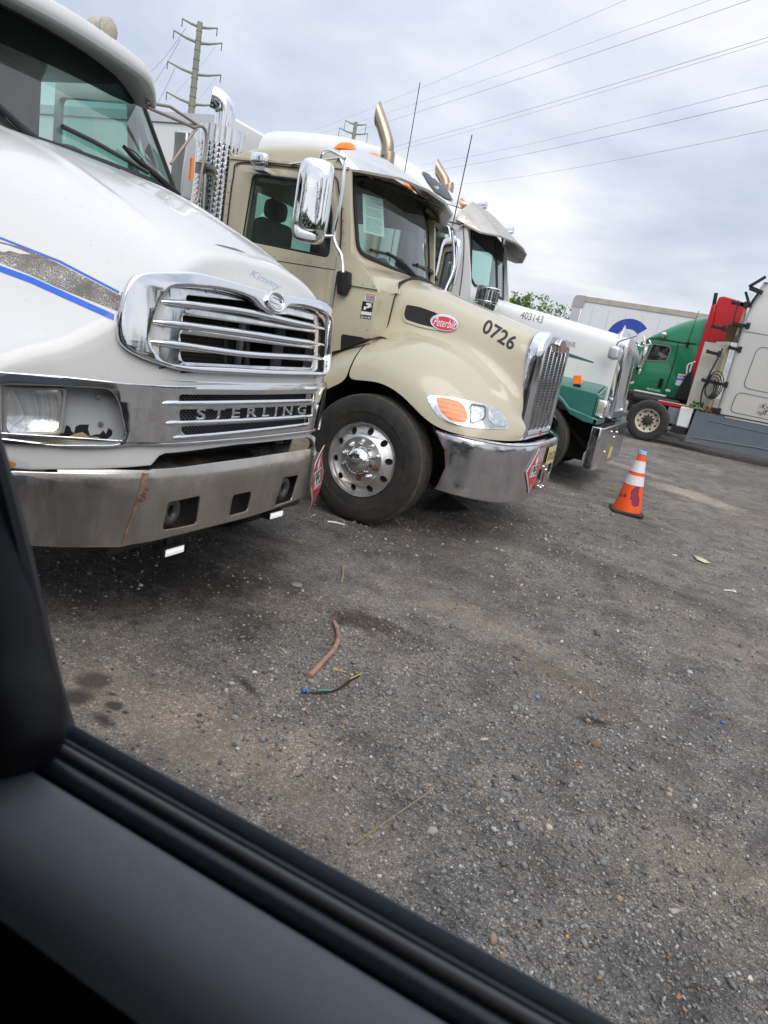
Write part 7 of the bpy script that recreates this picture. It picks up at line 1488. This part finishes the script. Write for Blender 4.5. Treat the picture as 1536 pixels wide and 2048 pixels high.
keep = dens > rng.random(NSN) * .95; sx, sy, Rr = sx[keep], sy[keep], Rr[keep]; n = len(sx)
size = .0028 + .0075 * rng.random(n) ** 2.4 + .011 * (rng.random(n) > .97) * rng.random(n); size *= np.clip(.75 + Rr * .13, .8, 1.6)
R3 = rng.normal(size=(n, 3, 3)); Q = np.linalg.qr(R3)[0]; sc = rng.uniform(.55, 1.25, (n, 1, 3)); sc[..., 2] *= .75
V = ico[None] * (1 + rng.uniform(-.42, .34, (n, 12, 1))) * sc; V = np.einsum('nij,nkj->nki', Q, V); V[..., 2] *= .72; V *= size[:, None, None]
gzv = (vnoise(sx, sy, 1.1, 1) * .035 + vnoise(sx, sy, 3.1, 2) * .014 + vnoise(sx, sy, 9, 3) * .007 + vnoise(sx, sy, 21, 4) * .004) - .010
V[..., 0] += sx[:, None]; V[..., 1] += sy[:, None]; V[..., 2] += (gzv + size * .25)[:, None]
FF = (icf[None] + (np.arange(n) * 12)[:, None, None]).reshape(-1, 3)
sm_ = bpy.data.materials.new('loose_stone'); sm_.use_nodes = True; nt = sm_.node_tree; bs = nt.nodes['Principled BSDF']; bs.inputs['Roughness'].default_value = .85; at = N(nt, 'ShaderNodeAttribute', attribute_name='stone_colour'); L(nt, at, 'Color', bs, 'Base Color')
gv = np_mesh('gravel', V.reshape(-1, 3), FF, sm_); gv['kind'] = 'stuff'
pal = np.array([(.16, .155, .15), (.22, .215, .21), (.11, .108, .105), (.29, .285, .28), (.40, .395, .38), (.22, .24, .235), (.46, .45, .42), (.30, .23, .16), (.42, .17, .08), (.60, .58, .53)]); pr = np.array([.24, .22, .13, .15, .09, .09, .03, .045, .006, .02]); pr /= pr.sum()
ci = rng.choice(len(pal), n, p=pr); cl = pal[ci] * rng.uniform(.75, 1.2, (n, 1)); ca = gv.data.attributes.new('stone_colour', 'FLOAT_COLOR', 'POINT'); c4 = np.concatenate([np.repeat(cl, 12, 0), np.ones((n * 12, 1))], 1); ca.data.foreach_set('color', c4.astype(np.float32).ravel())
def on_ground(px, py, up=0.0):
    p = PZ(px, py, 0); p = PZ(px, py, gz(p.x, p.y) + up); return p
def stone(label, px, py, sx_, sy_, sz_, col, seed):
    r = random.Random(seed); c = on_ground(px, py, sz_ * .3); bm = bmesh.new(); bmesh.ops.create_icosphere(bm, subdivisions=2, radius=1.0)
    for v in bm.verts: k = 1 + .22 * math.sin(v.co.x * 3 + seed) * math.cos(v.co.y * 4 + seed * 2) + r.uniform(-.06, .06); v.co = Vector((v.co.x * sx_ * k, v.co.y * sy_ * k, max(-.5, min(.8, v.co.z)) * sz_ * k)); v.co.rotate(Matrix.Rotation(seed * 1.3, 3, 'Z')); v.co += c
    m = MB(); m.bm = bm; nm = 'stone_' + str(seed); mt = pmat('stone_tone_%d' % seed, col, .85, var=.25, dscale=60); o = m.build('stone', mt, None, sharp=25); tag(o, label, 'stone', 'larger stones on the gravel')
stone('pale lumpy stone near the lower end of the thin straw wire', 865, 1662, .022, .016, .008, (.36, .32, .28), 1)
stone('cream coloured pointed stone right of the pale lumpy one', 1097, 1655, .015, .013, .010, (.55, .47, .38), 2)
stone('long pinkish grey stone by the right edge of the door', 1350, 1822, .020, .009, .008, (.36, .31, .29), 3)
stone('rounded tan pebble right of the middle of the yard', 1340, 1579, .014, .011, .008, (.42, .30, .20), 4)
stone('flat grey stone level with the tan pebble', 1011, 1588, .022, .014, .006, (.20, .20, .20), 5)
stone('white oval pebble in the lower right corner', 1500, 1957, .011, .007, .006, (.66, .60, .52), 6)
stone('brown lump of dirt beside the dark scrape', 1190, 1489, .035, .016, .012, (.15, .10, .065), 7)
stone('grey stone on the dust left of the curved stick', 470, 1436, .014, .012, .010, (.32, .31, .29), 8)
stone('orange pebble above the door sill at the bottom', 1134, 1873, .006, .005, .005, (.75, .33, .06), 9)
stone('small orange chip in the dark gravel', 1160, 1535, .011, .005, .005, (.55, .25, .12), 10)
# litter
def lay(name, label, cat, pts, r, mat, n=8, up=.6):
    P = [on_ground(a, b, (r if not isinstance(r, list) else max(r)) * up) for a, b in pts]; m = MB(); SP = smooth_path(P, 5); R = r if not isinstance(r, list) else [lerp([0, .5, 1], r, k / (len(SP) - 1)) for k in range(len(SP))]
    m.tube(SP, R, n=n); o = m.build(name, mat, None); return tag(o, label, cat)
lay('branch', 'curved peeled pinkish stick lying on the gravel', 'stick', [(668, 1243), (675, 1262), (676, 1278), (668, 1298), (650, 1318), (632, 1338), (618, 1352)], [.010, .013, .0135], pmat('peeled_wood', (.33, .20, .15), .75, var=.3, dscale=40, bump=.4, bscale=60), 12, 1)
cb = lay('cable', 'torn black cable end with bare coloured wires on the gravel', 'cable', [(602, 1385), (625, 1386), (655, 1385), (680, 1376), (702, 1360), (718, 1352)], .0055, black)
def wire(name, pts, r, mat, par):
    P = [on_ground(a, b, .012) for a, b in pts]; m = MB(); m.tube(smooth_path(P, 4), r, n=6); m.build(name, mat, par)
wire('yellow_wire', [(664, 1337), (676, 1341), (694, 1344)], .003, pmat('yellow_wire', (.50, .36, .10), .6), cb); wire('yellow_wire', [(700, 1358), (714, 1351), (724, 1346)], .003, MT['yellow_wire'], cb)
wire('green_wire', [(636, 1381), (650, 1380), (662, 1381)], .004, pmat('green_wire', (.12, .30, .22), .6), cb); wire('blue_wire', [(606, 1383), (612, 1378), (616, 1385)], .007, pmat('blue_wire', (.10, .20, .42), .5), cb)
lay('straw', 'long thin dry straw lying on the gravel near the car door', 'straw', [(708, 1687), (760, 1652), (820, 1610), (870, 1576)], .0026, pmat('dry_straw', (.32, .25, .15), .8), 6, 1)
lay('twig', 'short thin twig standing out on the dark dirt below the tan truck wheel', 'stick', [(685, 1130), (686, 1148), (683, 1164)], .006, MT['dry_straw'], 6, 1)
lay('twig', 'white forked plastic sliver on the right', 'litter', [(1448, 1180), (1462, 1181), (1472, 1184), (1466, 1179)], .005, white_d, 6, 1)
lay('strip', 'dark flat strip lying just right of the traffic cone', 'litter', [(1318, 1036), (1340, 1039), (1362, 1039)], .010, grey_d, 6, .4)
lay('strip', 'white splinter beside the tan truck front tyre', 'litter', [(655, 1043), (672, 1045), (690, 1050)], .007, white_d, 6, .5)
m = MB(); q = [on_ground(*p, .012) for p in [(1386, 1110), (1398, 1113), (1410, 1119), (1420, 1126), (1408, 1125), (1394, 1119)]]; m.face(m.verts(q)); tag(m.build('leaf', pmat('pale_leaf', (.62, .60, .42), .7, var=.2, dscale=30), None, solid=.003), 'pale dry leaf on the dark gravel at the right', 'leaf')
c = on_ground(594, 1167, .01); m = MB(); m.lathe([(.001, .007), (.022, .007), (.033, .003), (.034, 0), (.001, 0)], c=c - Vector((0, 0, .008)), n=24); tag(m.build('flattened_cup', pmat('dusty_plastic', (.22, .22, .205), .6), None), 'round flattened pale lid on the dark dirt', 'litter')
for k, (px, py) in enumerate([(1444, 1445), (1075, 1394)]):
    c = on_ground(px, py, .006); m = MB(); m.box(c.x - .008, c.x + .008, c.y - .005, c.y + .005, c.z - .004, c.z + .005); tag(m.build('plastic_scrap', blue_d if k == 0 else MT['light_blue_sticker'], None, bev=.002), ['small bright blue plastic scrap at the far right', 'pale blue scrap of wrapper in the middle of the yard'][k], 'litter')
# ================================================================== traffic cone
cc = PZ(1252, 1024, 0); zc = gz(cc.x, cc.y); tcn = thing('traffic_cone', 'orange traffic cone with two white bands and a blue taped tip', 'traffic cone', (cc.x, cc.y, 0))
cone_o = pmat('cone_orange', (.86, .105, .012), .42, coat=.2, dirt=.25, dscale=14, dirtcol=(.45, .08, .04))
band_w = pmat('cone_band', (.78, .77, .78), .35, dirt=.5, dscale=30, dirtcol=(.38, .36, .38), streak=(1, 1, .3))
def cr(z): return .168 - .128 * z / .72
def cpart(name, z0, z1, mat, extra=0.0):
    m = MB(); m.lathe([(cr(z0) + extra, z0), (cr((z0 + z1) / 2) + extra, (z0 + z1) / 2), (cr(z1) + extra, z1)], c=(cc.x, cc.y, zc), n=40); return m.build(name, mat, tcn)
m = MB(); ro_ = math.radians(14); bp_ = rnd([(.215 * math.cos(ro_ + math.pi / 2 * k + .785), .215 * math.sin(ro_ + math.pi / 2 * k + .785)) for k in range(4)], .05, 4); bp_ = [(x * 1.22, y * 1.22) for x, y in bp_]
m.prism([(cc.x + x, cc.y + y) for x, y in bp_], zc + .006, zc + .036, 'XY'); m.build('base', pmat('cone_base', (.045, .035, .035), .8, dirt=.4), tcn, bev=.006)
cbm = cpart('body', .034, .735, cone_o); cpart('reflective_band', .345, .455, band_w, .003); cpart('reflective_band', .495, .625, band_w, .003); cpart('taped_tip', .705, .738, pmat('tape_blue', (.25, .55, .85), .5), .004)
cbv = bvh_of([cbm]); stn = pmat('purple_stain', (.26, .02, .05), .5)
for pg in ([(1262, 982), (1268, 976), (1274, 968), (1280, 972), (1276, 990), (1279, 998), (1277, 1012), (1268, 1014), (1262, 1008), (1264, 998), (1258, 1001), (1262, 994)], [(1245, 992), (1250, 986), (1254, 990), (1250, 996)], [(1239, 992), (1243, 984), (1244, 990), (1241, 995)]): decal('paint_stain', pxplate(rnd(pg, 3, 3), step=3), cbv, stn, tcn, .002)
# ================================================================== the car the picture is taken from
car = thing('car', 'dark interior door and window pillar of the car at the lower left, out of focus', 'car', (0, -.45, 0))
door_p = pmat('door_panel', (.125, .135, .155), .5, bump=.25, bscale=900, dirt=.15, dscale=30, dirtcol=(.26, .25, .24)); trim = pmat('door_trim', (.11, .125, .15), .4); blk = pmat('car_black', (.006, .006, .007), .55, spec=.2); car_paint = pmat('car_paint', (.02, .021, .024), .2, coat=1.0)
def strip(pts, x0, x1, name, mat, par=None, sub=0):
    m = MB(); m.grid([[Vector((x, y, z)) for y, z in pts] for x in np.linspace(x0, x1, 9)]); return m.build(name, mat, par or car, sub=sub, sharp=60)
def roll(cy, cz, r, a0=0, a1=360, n=12): return [(cy + r * math.cos(math.radians(a0 + (a1 - a0) * k / n)), cz + r * math.sin(math.radians(a0 + (a1 - a0) * k / n))) for k in range(n + 1)]
dr = strip([(.424, .3), (.430, .8), (.422, 1.06), (.417, 1.112), (.4145, 1.121), (.410, 1.125), (.4055, 1.121), (.4035, 1.10)], -1.0, 1.15, 'outer_door', trim)
strip(roll(.396, 1.116, .0036, 0, 180), -.47, 1.12, 'window_rubber', MT.get('inner_rubber') or pmat('inner_rubber', (.022, .027, .034), .4)); strip(roll(.3850, 1.119, .0045, -20, 200), -.46, 1.12, 'window_trim_strip', pmat('trim_grey', (.10, .097, .093), .4)); strip([(.405, 1.102), (.355, 1.102)], -.9, 1.12, 'window_slot', blk)
strip(roll(.3685, 1.113, .0082, -30, 210), -.455, 1.12, 'inner_rubber', MT['inner_rubber'])
strip([(.3585, 1.06), (.3575, 1.112), (.351, 1.119), (.335, 1.121), (.306, 1.118), (.288, 1.110), (.276, 1.096), (.269, 1.078)], -.60, 1.15, 'door_panel', door_p, sub=1)
strip([(.2693, 1.0785), (.264, 1.05), (.261, 1.0), (.26, .7)], -.9, 1.15, 'lower_door_panel', blk)  # black colour stands in for shade on the door panel's unlit lower face
m = MB(); P = [PY(-240, 560, .40), PY(-116, 915, .40), PY(-57, 1120, .395), PY(-8, 1340, .372), PY(22, 1460, .350), PY(40, 1545, .338)]; m.tube(smooth_path(P, 5), [.046] * 20 + [.044, .042, .040, .036, .028, .012], n=20); m.build('pillar', blk, car)
m = MB(); P2 = [PY(-58, 760, .42), PY(-10, 905, .42), PY(44, 1110, .42), PY(94, 1330, .418), PY(136, 1480, .415)]; m.tube(smooth_path(P2, 4), .0095, n=8); m.build('window_channel', pmat('channel', (.02, .022, .025), .5), car)
m = MB(); m.box(-2.35, 2.55, -1.36, .16, .32, 1.02); m.build('cabin_floor', blk, car, bev=.06)
m = MB(); m.prism([(-2.4, .35), (-2.45, .95), (-2.3, 1.10), (-1.0, 1.10), (-1.0, .3)], -1.36, .43, 'XZ'); m.prism([(1.15, .3), (1.15, 1.10), (2.2, 1.00), (2.6, .85), (2.65, .4)], -1.36, .43, 'XZ'); m.box(-1.0, 1.15, -1.38, -1.33, .3, 1.10); m.build('body', car_paint, car, bev=.05)
m = MB(); m.prism([(-2.2, 1.15), (-1.7, 1.66), (-1.2, 1.745), (.3, 1.75), (.75, 1.66), (.78, 1.70), (.3, 1.79), (-1.2, 1.785), (-1.75, 1.70), (-2.3, 1.12)], -1.28, .36, 'XZ'); m.bar((.75, .35, 1.67), (1.3, .41, 1.08), .06, .05); m.bar((.75, -1.27, 1.67), (1.3, -1.33, 1.08), .06, .05); m.bar((-.75, -1.27, 1.70), (-.6, -1.33, 1.08), .06, .05); m.build('roof', car_paint, car)
m = MB(); m.grid([[Vector((-2.2, -1.3, 1.12)), Vector((1.25, -1.3, 1.12))], [Vector((-1.7, -1.26, 1.66)), Vector((.72, -1.26, 1.66))]]); m.grid([[Vector((-2.15, .40, 1.12)), Vector((-.72, .40, 1.12))], [Vector((-1.7, .35, 1.66)), Vector((-.85, .35, 1.70))]]); m.build('tinted_windows', glass_d, car)
for x in (-1.65, 1.85):
    for y, s_ in ((.42, 1), (-1.36, -1)):
        m = MB(); m.lathe([(.20, 0), (.31, .015), (.335, .0), (.34, -.04), (.34, -.18), (.2, -.2)] if s_ > 0 else [(.20, 0), (.31, -.015), (.335, .0), (.34, .04), (.34, .18), (.2, .2)], c=(x, y, .34), axis='Y', n=36); wv = m.build('wheel', rubber, car)
        m = MB(); m.lathe([(.03, s_ * .01), (.12, -s_ * .02), (.19, s_ * .005), (.215, s_ * .01)], c=(x, y, .34), axis='Y', n=30); m.build('rim', alu, wv)
# trees across the yard behind the car: they show only mirrored in the chrome
for k, (x, y, h, w_) in enumerate([(-16, -17, 9, 4.5), (-3, -24, 10, 5), (9, -21, 8.5, 4.2), (20, -14, 9.5, 4.8), (27, 3, 9, 4.5)]):
    tree('tree', ['tree far behind the camera at the left, mirrored in the chrome', 'tallest tree behind the camera, mirrored in the chrome', 'tree behind the camera right of the tallest', 'broad tree behind the camera further right', 'tree out to the right in front of the trucks, outside the frame'][k], x, y, h, w_, 40 + k, leaf_b, n=1500, group='trees across the yard')

# the wooded edge of the yard behind the camera and to its right, a single mass seen only in the chrome
nb = 16000; r_ = np.random.default_rng(5); az = np.radians(r_.uniform(170, 405, nb)); prof_ = 6 + 3 * vnoise(az * 9, az * 0, 1.0, 21) * 2 + 1.2 * r_.random(nb); hh_ = prof_ * r_.random(nb) ** .7; rd = 48 + r_.uniform(-3, 3, nb)
ctr = np.stack([rd * np.cos(az), rd * np.sin(az), hh_], -1); U = r_.normal(size=(nb, 3)); U /= np.linalg.norm(U, axis=1)[:, None]; W = np.cross(U, r_.normal(size=(nb, 3))); W /= np.linalg.norm(W, axis=1)[:, None]; sz = r_.uniform(.35, .8, nb)[:, None]
Vb = np.stack([ctr - U * sz, ctr + W * sz * .6, ctr + U * sz, ctr - W * sz * .6], 1).reshape(-1, 3); wd = np_mesh('woodland', Vb, np.arange(nb * 4).reshape(-1, 4), leaf_b); wd['kind'] = 'stuff'
